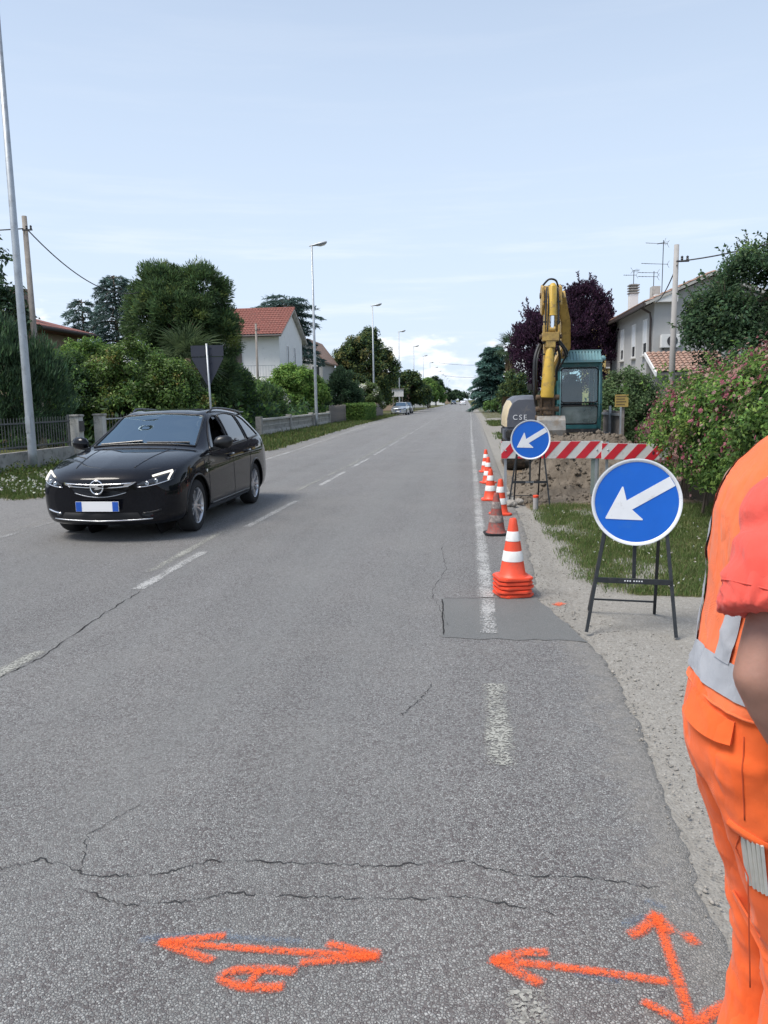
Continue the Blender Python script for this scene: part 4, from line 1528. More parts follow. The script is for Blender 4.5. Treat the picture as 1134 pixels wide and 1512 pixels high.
# wooden gate and plank fence further on
for nm, lab, xa, ya, xb, yb, h in (('plank_fence', 'weathered plank gate at the end of the perforated wall', -9.8, 54.8, -9.5, 60.5, 1.35), ('plank_fence', 'weathered plank fence between the clipped hedge and silver car', -9.2, 69, -8.9, 82, 1.3)):
    Fc = thing(nm, lab, 'fence')
    n = int(math.hypot(xb - xa, yb - ya) / 0.16)
    p0 = None
    for i in range(n):
        f = i / n
        if p0 is None:
            m = MB()
            m.prism([(-0.07, 0), (0.07, 0), (0.07, h - 0.06), (0, h), (-0.07, h - 0.06)], lambda a, b, d: (d, a, b), -0.012, 0.012)
            p0 = m.build('plank', 'wood_grey', Fc)
            q = p0
        else:
            q = p0.copy()
            COL.objects.link(q)
        q.location = (xa + (xb - xa) * f, ya + (yb - ya) * f, random.uniform(-0.05, 0.05))
    for z in (0.3, 1.0):
        m = MB()
        m.bar((xa - 0.04, ya, z), (xb - 0.04, yb, z), 0.05, 0.08)
        m.build('rail', 'wood_grey', Fc)
# board on posts by the silver car
g = thing('notice_board', 'pale notice board on two posts above the silver car', 'notice board', (-9.0, 101, 0))
m = MB()
m.box((0, 0, 2.6), (1.5, 0.12, 0.95))
m.build('board', 'frame_white', g)
m = MB()
m.box((0, 0, 3.13), (1.7, 0.35, 0.08))
m.build('roof', 'wood_grey', g)
for s_ in (-1, 1):
    m = MB()
    m.box((s_ * 0.6, 0.02, 1.1), (0.1, 0.1, 2.2))
    m.build('post', 'wood_grey', g)

# right side: grey gate, yellow board, white gate
g = thing('garden_gate', 'grey boarded gate between the digger cab and the rose hedge', 'gate')
for i in range(17):
    m = MB()
    m.box((3.33, 17.1 + i * 0.145, 0.68), (0.03, 0.125, 1.24 + 0.01 * sin(i)))
    m.build('board', 'wood_grey', g)
for z in (0.25, 0.75, 1.22):
    m = MB()
    m.bar((3.29, 17.0, z), (3.29, 19.6, z), 0.03, 0.05)
    m.build('rail', 'galvanised', g)
for y in (17.0, 18.3, 19.6):
    m = MB()
    m.box((3.27, y, 0.7), (0.05, 0.05, 1.42))
    m.build('post', 'galvanised', g)
g = thing('yellow_board', 'small yellow board on a stake at the hedge end', 'sign', (3.10, 16.2, 0))
m = MB()
m.box((0.02, 0, 1.53), (0.26, 0.03, 0.25))
bd = m.build('board', 'sign_yellow', g)
m = MB()
for i in range(4):
    m.box((0.005 * (-1) ** i, -0.018, 1.62 - i * 0.055), (0.2 - 0.03 * (i % 2), 0.003, 0.016))
m.build('lettering', 'rusty', bd)
m = MB()
m.box((0.06, 0.035, 0.72), (0.05, 0.035, 1.5))
m.build('stake', 'wood_grey', g)
g = thing('garden_gate', 'white panel gate on the right far down the verge', 'gate')
for i in range(6):
    m = MB()
    m.box((3.6 + i * 0.26, 79 + i * 0.02, 0.8), (0.25, 0.06, 1.5))
    m.build('panel', 'frame_white', g)
g = thing('garden_post', 'thin black post lamp beside the far white gate', 'lamp', (3.55, 76, 0))
m = MB()
m.tube([(0, 0, 0), (0, 0, 2.3)], 0.05, 8)
m.build('post', 'dark_metal', g)
m = MB()
m.lathe([(0.05, 2.3), (0.13, 2.36), (0.13, 2.62), (0.03, 2.72)], 10)
m.build('lantern', 'frame_white', g)

# ------------------------------------------------------------------ street lamps, poles, wires
def lamp_proto():
    t_ = thing('street_lamp', '', 'street lamp', (0, 0, 0), 0, 'street lamps lining the left side of the road')
    m = MB()
    m.tube([(0, 0, 0), (0, 0, 0.5), (0, 0, 4), (0, 0, 10.45)], [0.105, 0.10, 0.085, 0.055], 14)
    m.build('pole', 'galvanised', t_, True)
    m = MB()
    m.box((0.0, -0.095, 1.1), (0.12, 0.02, 0.35))
    m.build('hatch', 'galvanised', t_)
    m = MB()
    sec = [(-0.16, 0.04, 0.035, 10.42), (0.1, 0.07, 0.055, 10.45), (0.40, 0.16, 0.085, 10.50), (0.75, 0.17, 0.10, 10.56), (0.95, 0.09, 0.06, 10.60)]
    P = []
    for x, wy, hz_, z in sec:
        P.append([(x, wy * cos(a), z + hz_ * sin(a)) for a in np.linspace(0, 2 * pi, 14, endpoint=False)])
    m.grid(P, True)
    m.add(P[0], [tuple(range(14))])
    m.add(P[-1], [tuple(range(14))])
    hd = m.build('lamp_head', 'galvanised', t_, True, autos=50)
    m = MB()
    P = []
    for x, wy, hz_, z in ((0.35, 0.10, 0.02, 10.415), (0.55, 0.14, 0.06, 10.43), (0.80, 0.13, 0.05, 10.475), (0.9, 0.06, 0.01, 10.52)):
        P.append([(x, wy * cos(a), z + hz_ * sin(a)) for a in np.linspace(pi, 2 * pi, 9)])
    m.grid(P)
    m.build('lamp_glass', 'ac_white', hd, True)
    return t_


lp = lamp_proto()
LY = [17.3, 48.6, 79.5, 110, 140.5, 171, 202, 233, 264, 295, 326, 360, 400]
for i, y in enumerate(LY):
    o = lp if i == 0 else copy_tree(lp)
    o.location = (-10.28 if i == 0 else -9.55, y, 0)
    if i == 0:
        o.scale = (1, 1, 1.07)
        o['label'] = 'tall grey lamp post rising past the bar fence wall'
    elif i == 1:
        o['label'] = 'street lamp standing in front of the perforated block wall'
    elif i == 2:
        o['label'] = 'street lamp beside the plank fence and silver parked car'
    else:
        o['label'] = 'distant street lamp in the row beyond the silver car'


def pole(name, label, loc, h, r, mat, lean=(0, 0)):
    t_ = thing(name, label, 'utility pole', loc)
    m = MB()
    m.tube([(0, 0, 0), (lean[0], lean[1], h)], [r, r * 0.7], 10)
    m.build('shaft', mat, t_, True)
    m = MB()
    m.bar((lean[0] - 0.02, lean[1] - 0.12, h - 0.45), (lean[0] + 0.3, lean[1] - 0.12, h - 0.45), 0.05, 0.04)
    for dx in (0.12, 0.26):
        m.lathe([(0.02, 0), (0.04, 0.03), (0.025, 0.06), (0.04, 0.09), (0.01, 0.12)], 8, (lean[0] + dx, lean[1] - 0.12, h - 0.43))
    m.build('bracket', 'dark_metal', t_)
    return t_


pole('utility_pole', 'brown wooden pole behind the tall grey lamp post', (-13.85, 24, 0), 7.55, 0.11, 'pole_wood', (-0.05, 0))
pole('utility_pole', 'pale concrete pole in front of the grey house', (5.55, 22, 0), 5.6, 0.095, 'pole_concrete')
pole('utility_pole', 'slim grey pole before the white house front', (-14.2, 52, 0), 6.9, 0.10, 'pole_wood')


def wire(label, a, b, sag, r=0.014):
    a, b = Vector(a), Vector(b)
    pts = []
    for i in range(25):
        f = i / 24
        pts.append(a.lerp(b, f) - Vector((0, 0, sag * 4 * f * (1 - f))))
    m = MB()
    m.tube(pts, r, 5)
    return tag(m.build('overhead_wire', 'wire', None, True), label, 'wire')


wire('cable sagging from the brown wooden pole to the big tree', (-13.8, 23.9, 7.15), (-15.8, 38, 7.3), 0.9, 0.02)
wire('cable running from the brown wooden pole past the magnolia', (-13.9, 23.9, 7.15), (-24, 20, 7.7), 0.45, 0.02)
wire('cable sagging from the concrete pole over the hedge tree', (5.65, 21.85, 5.15), (9.6, 12, 5.9), 0.45, 0.018)
wire('short cable from the concrete pole to the grey house eave', (5.55, 21.9, 5.05), (8.1, 35.2, 5.65), 0.2, 0.018)
wire('thin cable crossing high above the far road', (-9.5, 262, 14), (12, 262, 13.5), 0.8, 0.05)
wire('second thin cable crossing above the far road', (-9.5, 300, 11), (12, 300, 10.5), 0.8, 0.05)

# back of the road sign on the left
g = thing('road_sign', 'road sign seen from behind, grey rectangle over inverted triangle', 'road sign', (-8.48, 25, 0))
m = MB()
m.tube([(0.06, -0.03, 0), (-0.02, -0.03, 3.55)], 0.035, 10)
m.build('post', 'galvanised', g, True)
m = MB()
m.box((-0.03, 0.03, 3.32), (1.1, 0.02, 0.36))
m.build('panel', 'sign_grey', g)
m = MB()
tri = [(-0.54, 3.12), (0.48, 3.12), (0.51, 3.08), (0.03, 2.22), (-0.09, 2.22), (-0.57, 3.08)]
m.prism(tri, lambda a, b, d: (a, 0.03 + d, b), 0, 0.015)
m.build('panel', 'sign_grey', g)
for z in (3.2, 3.42, 2.95, 2.6):
    m = MB()
    m.box((0.0, 0.012, z), (0.22, 0.02, 0.03))
    m.build('clamp', 'sign_grey', g)

# ------------------------------------------------------------------ trees
LEAF_GAIN = 2.1
DK = [(0.028, 0.050, 0.028), (0.038, 0.066, 0.034), (0.022, 0.040, 0.024)]
MID = [(0.050, 0.092, 0.026), (0.068, 0.115, 0.032), (0.038, 0.072, 0.024)]
LT = [(0.09, 0.15, 0.036), (0.065, 0.12, 0.032), (0.12, 0.18, 0.045)]
OLV = [(0.055, 0.075, 0.025), (0.038, 0.058, 0.022), (0.08, 0.10, 0.03)]
BLU = [(0.045, 0.075, 0.070), (0.035, 0.06, 0.055), (0.06, 0.095, 0.085)]
PUR = [(0.028, 0.014, 0.027), (0.042, 0.020, 0.038), (0.020, 0.012, 0.021)]

tree('juniper', 'dark feathery juniper bushes behind the bar fence', (-13.05, 19.9, 0), [(-0.9, 0.3, 2.0, 1.3, 1.1, 2.3), (0.5, 0, 1.7, 1.1, 1.0, 2.2), (1.2, 0.6, 1.5, 0.8, 0.9, 2.0), (-2.4, 0.2, 2.0, 1.2, 1.1, 2.3), (-3.6, -1.0, 2.0, 1.2, 1.1, 2.2)], 52000, 620, 0.33, 0.20, 0.035, DK + [(0.03, 0.055, 0.025)], mode='up', r=0.1, shell=(0.6, 1.0))
tree('magnolia', 'broad-leaved magnolia with loose branches at the fence corner', (-16.3, 24, 0), [(0, 0, 5.6, 1.5, 1.4, 1.2), (0.9, 0, 4.2, 1.3, 1.2, 0.9), (-0.3, 0, 7.2, 1.5, 1.1, 0.8), (0.8, 0.2, 6.3, 0.7, 0.7, 0.5), (1.5, -0.2, 5.1, 0.6, 0.6, 0.4), (-2, 0, 4.5, 1.6, 1.4, 1.6)], 9500, 190, 0.30, 0.20, 0.09, DK + [(0.05, 0.075, 0.03)], mat='leaf_gloss', r=0.16)
tree('garden_tree', 'bright green small tree under the red eave', (-15.6, 31.0, -0.2), [(0, 0, 3.0, 1.5, 1.2, 1.5), (-0.9, 0, 3.4, 0.9, 0.9, 1.0), (0.7, 0.3, 2.3, 1.1, 1.0, 1.3), (0, 0, 1.2, 1.6, 1.1, 1.1)], 20000, 260, 0.28, 0.12, 0.06, LT + MID, r=0.1)
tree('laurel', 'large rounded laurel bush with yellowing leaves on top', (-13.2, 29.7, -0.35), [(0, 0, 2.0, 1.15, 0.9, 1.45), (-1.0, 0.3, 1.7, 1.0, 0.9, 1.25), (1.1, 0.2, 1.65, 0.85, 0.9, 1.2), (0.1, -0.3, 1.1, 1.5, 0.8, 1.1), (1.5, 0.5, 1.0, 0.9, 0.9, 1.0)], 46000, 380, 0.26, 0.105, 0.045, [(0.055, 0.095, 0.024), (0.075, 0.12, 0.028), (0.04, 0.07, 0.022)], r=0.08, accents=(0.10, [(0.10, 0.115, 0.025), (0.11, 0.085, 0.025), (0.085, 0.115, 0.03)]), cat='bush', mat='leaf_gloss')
tree('laurel', 'dense green laurel bush behind the fence, left of the yellowing one', (-16.0, 29.2, -0.3), [(0, 0, 1.7, 1.2, 1.0, 1.5), (0.9, 0, 1.4, 0.9, 0.9, 1.2), (-1, 0, 1.4, 0.9, 0.9, 1.2)], 20000, 200, 0.26, 0.10, 0.045, MID + DK, r=0.08, cat='bush')
tree('rounded_conifer', 'big billowing dark green conifer taller than the white house', (-14.2, 38, -0.24),
     [(-0.75, 0, 6.35, 1.3, 1.2, 1.25), (1.05, 0, 6.3, 1.05, 1.1, 1.2), (0.1, -0.5, 5.0, 2.0, 1.5, 1.6), (-1.6, 0.2, 5.3, 0.95, 1.0, 1.4), (1.75, 0, 4.2, 0.95, 1.0, 1.5), (0, 0, 2.7, 2.2, 1.7, 1.9), (1.6, -0.1, 2.4, 0.8, 1, 1.6), (-0.4, -1.0, 5.8, 0.9, 0.7, 0.8), (0.9, -0.9, 5.2, 0.8, 0.7, 0.7)],
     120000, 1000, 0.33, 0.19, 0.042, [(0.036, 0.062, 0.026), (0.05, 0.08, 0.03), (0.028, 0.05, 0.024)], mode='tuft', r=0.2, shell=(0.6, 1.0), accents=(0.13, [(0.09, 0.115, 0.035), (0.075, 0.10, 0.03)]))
tree('thuja', 'dark shrub row between the road sign and the white house', (-12.4, 40.5, 0), [(0, 0, 1.5, 0.9, 0.9, 1.6), (-1.1, 0.5, 1.4, 0.9, 0.9, 1.5), (0.9, 2.5, 1.0, 0.8, 0.9, 1.3)], 18000, 190, 0.3, 0.16, 0.05, DK + MID, mode='tuft', r=0.09, cat='bush')
tree('garden_tree', 'light green leafy tree in front of the white house', (-12.4, 55.0, -0.1), [(0, 0, 2.9, 1.8, 1.5, 1.45), (-1.0, 0, 2.3, 1.3, 1.2, 1.3), (1.2, 0.3, 2.3, 1.2, 1.2, 1.3), (0.3, 0, 1.5, 1.8, 1.3, 1.2)], 34000, 330, 0.36, 0.17, 0.09, LT + [(0.06, 0.11, 0.025)], r=0.13)
tree('elder', 'white-flowering shrub beneath the white house balcony', (-13.6, 50, 0), [(0, 0, 2.1, 1.0, 0.9, 1.2), (0.9, 0.5, 1.5, 1.1, 0.9, 1.1), (-1.3, 0.3, 1.6, 1.2, 0.9, 1.3)], 15000, 150, 0.3, 0.14, 0.08, MID, r=0.07, cat='bush', accents=(0.22, [(0.62, 0.62, 0.55), (0.5, 0.52, 0.42), (0.08, 0.11, 0.03), (0.07, 0.1, 0.03)]))
tree('garden_tree', 'dark spreading tree standing behind the clipped hedge', (-12.4, 94, -0.3), [(0, 0, 5.6, 2.2, 1.8, 2.3), (-1.6, 0, 4.6, 1.6, 1.6, 2.2), (1.8, 0, 4.3, 1.5, 1.5, 2.2), (0.6, 0, 7.4, 0.9, 0.9, 0.9), (0, 0, 2.8, 2.8, 2, 1.8)], 40000, 420, 0.5, 0.24, 0.12, OLV + DK, r=0.2, accents=(0.1, [(0.15, 0.13, 0.05), (0.11, 0.11, 0.04)]))
tree('yew', 'very dark shrub between the light green tree and flowering bush', (-10.2, 63, 0), [(0, 0, 2.3, 1.1, 1.0, 1.9), (-0.8, 0.6, 1.8, 0.9, 1.0, 1.5), (0.9, 0.9, 1.6, 0.7, 0.9, 1.4)], 15000, 170, 0.34, 0.22, 0.06, DK, mode='tuft', r=0.1, cat='bush')
tree('elder', 'white-flowering bush overhanging the plank fence', (-9.4, 71, 0), [(0.3, 0, 2.1, 1.2, 1.0, 1.1), (-0.5, 0, 1.6, 1.0, 1.0, 1.1), (1.0, 0.2, 1.5, 0.7, 0.9, 0.9)], 14000, 150, 0.3, 0.17, 0.09, [(0.07, 0.095, 0.035), (0.05, 0.075, 0.03)], r=0.08, cat='bush', accents=(0.30, [(0.55, 0.54, 0.45), (0.4, 0.41, 0.32), (0.09, 0.12, 0.04)]))


for nm, k in (('laurel', 1.34), ('laurel.001', 1.28), ('rounded_conifer', 1.15), ('thuja', 1.15)):
    COL.objects[nm].scale = (k, k, k)
COL.objects['garden_tree.002'].scale = (1.25, 1.25, 1.25)

# clipped hedge: boxy leaf skin over the row
hd = thing('clipped_hedge', 'low clipped green hedge beside the plank gate', 'hedge', (-8.95, 64.5, 0))
n = 26000
u, v, w_ = RNG.uniform(-0.85, 0.85, n), RNG.uniform(-3.6, 3.6, n), RNG.uniform(0.0, 1.32, n)
face = RNG.integers(0, 3, n)
u = np.where(face == 0, np.sign(u) * 0.85, u)
v = np.where(face == 1, np.sign(v) * 3.6, v)
w_ = np.where(face == 2, 1.32, w_)
P = np.stack([u, v, w_], 1) + RNG.normal(0, 0.05, (n, 3))
N = rand_dir(n)
V, F, C = leaf_quads(P, rand_dir(n), N, 0.12, 0.07, tints(n, MID + LT))
o = raw_mesh('foliage', V, F, 'leaf', hd)
set_attr(o.data, 'tint', C)
m = MB()
for i in range(9):
    m.tube([(0, -3.2 + i * 0.8, 0), (0.1 * (-1) ** i, -3.2 + i * 0.8, 1.1)], [0.03, 0.015], 5)
m.box((0, 0, 0.68), (1.5, 7.0, 1.15))
m.build('stems', 'bark', hd)


def cedar(name, label, loc, h, R, n_br, cols, z0=0.15, spray_n=70, L=0.32, Wd=0.07, droop=0.3, r=0.22, flat_top=False, round_=0.55):
    t_ = thing(name, label, 'tree', loc)
    m = MB()
    m.tube([(0, 0, -0.1), (0.05, 0, h * 0.5), (0, 0.05, h * 0.98)], [r, r * 0.6, r * 0.1], 8)
    PP, DD, QQ = [], [], []
    for i in range(n_br):
        f = z0 + (0.98 - z0) * (i / n_br) ** 0.9
        a = i * 2.399 + random.uniform(-0.3, 0.3)
        prof = (1 - f) ** round_ if not flat_top else (1.0 - 0.35 * f)
        Lb = R * prof * random.uniform(0.55, 1.2) + 0.2
        d = Vector((cos(a), sin(a), 0))
        base = Vector((0, 0, h * f))
        pts = []
        for k in range(6):
            g = k / 5
            pts.append(base + d * (Lb * g) + Vector((0, 0, Lb * (0.28 * g - droop * 1.3 * g * g))))
        m.tube(pts, [0.045 * (1 - 0.85 * k / 5) * (h / 8) for k in range(6)], 5)
        k = int(spray_n * (0.4 + Lb / R))
        g = RNG.uniform(0.12, 1.0, k) ** 0.8
        seg = np.array([p[:] for p in pts])
        pos = np.stack([np.interp(g, np.linspace(0, 1, 6), seg[:, c]) for c in range(3)], 1)
        s = np.array([-d.y, d.x, 0])
        side = RNG.normal(0, 0.20, k) * Lb * (1.1 - 0.55 * g)
        pos = pos + s[None] * side[:, None] + np.array([0, 0, 1]) * (RNG.normal(0, 0.05, k) - 0.10 * np.abs(side))[:, None]
        dd = np.array(d[:])[None] * RNG.uniform(0.3, 1, (k, 1)) + s[None] * np.sign(side)[:, None] * RNG.uniform(0.2, 0.9, (k, 1)) + np.array([0, 0, -0.25]) + RNG.normal(0, 0.25, (k, 3))
        PP.append(pos)
        DD.append(dd)
        QQ.append(np.full(k, 1 + random.gauss(0, 0.2)))
    m.build('trunk', 'bark', t_, True)
    P, D, q = np.concatenate(PP), np.concatenate(DD), np.concatenate(QQ)
    k = len(P)
    col = tints(k, cols) * np.clip(q, 0.5, 1.6)[:, None]
    V, F, C = leaf_quads(P, D, rand_dir(k) * 0.6 + np.array([0, 0, 1]), L * RNG.uniform(0.7, 1.3, k), Wd, col, 0.08)
    o = raw_mesh('crown', V, F, 'leaf', t_)
    set_attr(o.data, 'tint', C)
    return t_


cedar('blue_cedar', 'grey-green cedar with drooping tips behind the big conifer', (-20.8, 45, 0), 9.4, 2.6, 70, BLU, 0.3, 190, 0.28, 0.06, 0.42, round_=0.42)
cedar('blue_cedar', 'second grey cedar leaning left of the drooping one', (-23.4, 46, 0), 8.2, 2.1, 44, BLU, 0.3, 170, 0.28, 0.06, 0.42, round_=0.42)
cedar('blue_cedar', 'flat-topped cedar rising behind the white house roof', (-17.6, 76, 0), 12.0, 4.2, 50, BLU, 0.45, 220, 0.46, 0.11, 0.26, 0.25, True)
cedar('blue_cedar', 'blue-green cedar overhanging the right side of the road', (3.2, 100, 0), 8.3, 2.9, 90, [(0.05, 0.095, 0.085), (0.038, 0.075, 0.065), (0.065, 0.115, 0.095)], 0.08, 300, 0.42, 0.13, 0.36, round_=0.32)


def palm(name, label, loc, h, R, nf, skirt=0, cols=None, blades=16):
    t_ = thing(name, label, 'palm', loc)
    m = MB()
    m.tube([(0, 0, -0.1), (0.04, 0, h * 0.5), (0, 0, h)], [0.17, 0.14, 0.15], 10)
    m.build('trunk', 'palm_bark', t_, True)
    protos = []
    cols = cols or [(0.055, 0.085, 0.04), (0.075, 0.11, 0.05)]
    for k in range(3):
        V, C, F = [], [], []
        pet = R * 0.45
        V += [(0, -0.012, 0), (0, 0.012, 0), (pet, 0.01, 0.05), (pet, -0.01, 0.05)]
        F.append((0, 1, 2, 3))
        C += [(*cols[0], 1)] * 4
        for j in range(blades):
            a = (j / (blades - 1) - 0.5) * radians(230)
            Lb = R * 0.60 * (0.75 + 0.25 * cos(a)) * random.uniform(0.92, 1.05)
            d = Vector((cos(a), sin(a), random.uniform(-0.03, 0.05)))
            s = Vector((-sin(a), cos(a), 0))
            b0 = Vector((pet, 0, 0.05))
            mid = b0 + d * Lb * 0.55 + Vector((0, 0, 0.03))
            tip = b0 + d * Lb - Vector((0, 0, 0.12 * Lb + 0.05 * k))
            o_ = len(V)
            V += [b0[:], (mid + s * 0.028 * R)[:], tip[:], (mid - s * 0.028 * R)[:]]
            F.append((o_, o_ + 1, o_ + 2, o_ + 3))
            c = random.choice(cols)
            f = random.uniform(0.8, 1.25)
            C += [(c[0] * f, c[1] * f, c[2] * f, 1)] * 4
        protos.append((V, F, C))
    mesh = []
    for V, F, C in protos:
        o = raw_mesh('frond', V, F, 'leaf')
        set_attr(o.data, 'tint', C)
        mesh.append(o)
    for i in range(nf):
        if i < 3:
            o = mesh[i]
        else:
            o = mesh[i % 3].copy()
            COL.objects.link(o)
        o.parent = t_
        f = i / nf
        pitch = radians(68 - 125 * f + random.uniform(-8, 8))
        o.location = (0, 0, h - 0.05 - 0.25 * f)
        o.rotation_euler = (random.uniform(-0.5, 0.5), -pitch, i * 2.399)
    if skirt:
        k = 420
        a = RNG.uniform(0, 2 * pi, k)
        z = h - RNG.uniform(0.15, skirt, k)
        P = np.stack([np.cos(a) * 0.2, np.sin(a) * 0.2, z], 1)
        D = np.stack([np.cos(a) * 0.35, np.sin(a) * 0.35, np.full(k, -1.0)], 1) + RNG.normal(0, 0.12, (k, 3))
        V, F, C = leaf_quads(P, D, rand_dir(k), 0.9, 0.08, tints(k, [(0.17, 0.13, 0.08), (0.12, 0.09, 0.055)]))
        o = raw_mesh('dry_skirt', V, F, 'leaf', t_)
        set_attr(o.data, 'tint', C)
        o['kind'] = 'stuff'
    return t_


palm('fan_palm', 'fan palm with stiff grey-green fronds behind the road sign', (-12.3, 33.5, 0), 3.6, 1.9, 30, 0.9)
palm('fan_palm', 'shaggy fan palm between the purple tree and blue cedar', (4.6, 85, 0), 7.2, 2.0, 26, 2.6, [(0.06, 0.10, 0.05), (0.05, 0.08, 0.04)])

# purple plum
tree('purple_plum', 'tall purple-leaved plum tree behind the yellow digger', (5.4, 44, 0),
     [(0.6, 0, 5.0, 1.9, 1.6, 2.0), (-0.9, 0, 4.4, 1.6, 1.4, 1.9), (-2.0, 0.2, 3.9, 0.9, 1.0, 1.7), (1.6, 0, 4.6, 1.0, 1.2, 1.9), (0.9, 0, 6.8, 0.9, 0.8, 0.9), (2.0, 0.2, 6.3, 0.45, 0.5, 0.7), (-1.9, 0, 5.6, 0.5, 0.5, 0.7), (0, 0, 2.7, 2.2, 1.5, 1.3), (-2.4, 0, 5.0, 0.35, 0.4, 0.6)],
     62000, 560, 0.36, 0.14, 0.075, PUR, mode='up', r=0.2, cl_spread=0.3)
sprigs('sprigs', COL.objects['purple_plum'], [(0.6, 0, 5.0, 1.9, 1.6, 2.0), (-0.9, 0, 4.4, 1.6, 1.4, 1.9), (-2.0, 0.2, 3.9, 0.9, 1.0, 1.7), (1.6, 0, 4.6, 1.0, 1.2, 1.9), (0.9, 0, 6.8, 0.9, 0.8, 0.9), (2.0, 0.2, 6.3, 0.45, 0.5, 0.7), (-1.9, 0, 5.6, 0.5, 0.5, 0.7)], 260, 0.75, 0.15, 0.07, PUR, upw=1.3, zmin=3.5)
tree('garden_bush', 'dark green round tree before the white gate on the right', (4.6, 74, 0), [(0, 0, 2.9, 1.4, 1.2, 1.4), (-0.5, 0, 2.0, 1.3, 1.1, 1.2), (0.6, 0, 1.9, 1.2, 1.1, 1.2)], 14000, 170, 0.34, 0.18, 0.09, OLV + DK, r=0.12)
tree('garden_bush', 'small clipped bush at the verge below the blue cedar', (3.6, 92, 0), [(0, 0, 0.9, 0.9, 0.8, 0.8), (-0.9, 3, 0.7, 0.7, 0.8, 0.7)], 6000, 80, 0.22, 0.16, 0.09, MID, r=0.06, cat='bush')
tree('garden_bush', 'rounded grey-green bush beside the digger cab', (4.75, 24, 0), [(0, 0, 1.5, 0.75, 0.8, 0.95), (-0.3, 0, 1.1, 0.75, 0.8, 0.8), (0.5, 0.2, 1.2, 0.7, 0.8, 0.8), (0, 0, 0.6, 0.9, 0.8, 0.6)], 22000, 220, 0.22, 0.09, 0.04, [(0.055, 0.085, 0.04), (0.04, 0.065, 0.03), (0.075, 0.11, 0.05)], r=0.07, cat='bush')
tree('hedge_tree', 'wide dark green tree above the rose hedge', (7.1, 19.5, 0),
     [(0, 0, 3.9, 1.4, 1.3, 1.2), (-1.0, 0, 3.2, 1.0, 1.0, 0.9), (0.9, 0.2, 4.2, 1.1, 1.1, 1.1), (-0.2, -0.4, 2.4, 1.5, 1.0, 0.9), (1.4, 0, 3.0, 1.3, 1.2, 1.4), (-1.5, 0, 3.0, 0.55, 0.6, 0.5), (0.3, 0, 4.9, 0.5, 0.5, 0.4)],
     52000, 430, 0.28, 0.095, 0.05, [(0.030, 0.055, 0.028), (0.042, 0.072, 0.034), (0.022, 0.042, 0.024)], r=0.14, accents=(0.05, [(0.085, 0.13, 0.04)]))

sprigs('sprigs', COL.objects['hedge_tree'], [(0, 0, 3.9, 1.4, 1.3, 1.2), (-1.0, 0, 3.2, 1.0, 1.0, 0.9), (0.9, 0.2, 4.2, 1.1, 1.1, 1.1), (-1.5, 0, 3.0, 0.55, 0.6, 0.5), (0.3, 0, 4.9, 0.5, 0.5, 0.4)], 170, 0.5, 0.09, 0.05, [(0.035, 0.062, 0.03), (0.05, 0.085, 0.038)], upw=0.5)
# rose hedge ---------------------------------------------------------------------
hg = thing('rose_hedge', 'climbing rose hedge full of pink blooms along the right verge', 'hedge', (0, 0, 0))
lob = []
for i in range(18):
    y = 7.4 + i * 0.42
    hgt_ = 2.26 - 0.075 * (i * 0.42) + 0.12 * sin(i * 1.9)
    x = 3.60 + 0.12 * sin(i * 2.3) + 0.045 * max(0, i - 9)
    lob.append((x, y, hgt_ * 0.46, 0.82, 0.55, hgt_ * 0.50))
    if i % 2:
        lob.append((x + 0.5, y, hgt_ * 0.6, 0.9, 0.6, hgt_ * 0.48))
ROSE = [(0.075, 0.13, 0.032), (0.055, 0.10, 0.028), (0.10, 0.155, 0.038), (0.042, 0.075, 0.025)]
foliage('leaves', lob, 150000, 1300, 0.17, 0.062, 0.030, ROSE, 'broad', 'leaf', hg, shell=(0.80, 1.0), zmin=0.02, cl_spread=0.28, accents=(0.05, [(0.11, 0.15, 0.04)]))
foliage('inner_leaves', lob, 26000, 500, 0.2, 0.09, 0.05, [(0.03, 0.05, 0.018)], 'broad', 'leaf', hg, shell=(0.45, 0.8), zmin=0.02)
m = MB()
for i in range(26):
    y = 7.6 + i * 0.26
    x = 3.4 + random.uniform(-0.25, 0.35)
    m.tube([(x, y, -0.02), (x + random.uniform(-0.1, 0.1), y + random.uniform(-0.1, 0.1), 0.7), (x + random.uniform(-0.4, 0.3), y + random.uniform(-0.3, 0.3), 1.6)], [0.022, 0.016, 0.006], 5)
m.build('stems', 'bark', hg)
# long shoots reaching out of the top
P, D = [], []
for i in range(70):
    y = RNG.uniform(7.6, 14.2)
    b = np.array([3.5 + RNG.normal(0, 0.35), y, 1.95 - 0.05 * (y - 7.6)])
    d = np.array([RNG.normal(-0.15, 0.4), RNG.normal(0, 0.4), 1.0])
    d /= np.linalg.norm(d)
    k = 16
    f = np.linspace(0, RNG.uniform(0.2, 0.5), k)
    P.append(b + d * f[:, None] + np.array([0, 0, -0.5]) * (f[:, None] ** 2))
    D.append(rand_dir(k) + np.array([0, 0, 0.2]))
P, D = np.concatenate(P), np.concatenate(D)
V, F, C = leaf_quads(P, D, rand_dir(len(P)), 0.06, 0.028, tints(len(P), ROSE[:3]))
o = raw_mesh('shoots', V, F, 'leaf', hg)
set_attr(o.data, 'tint', C)
o['kind'] = 'stuff'
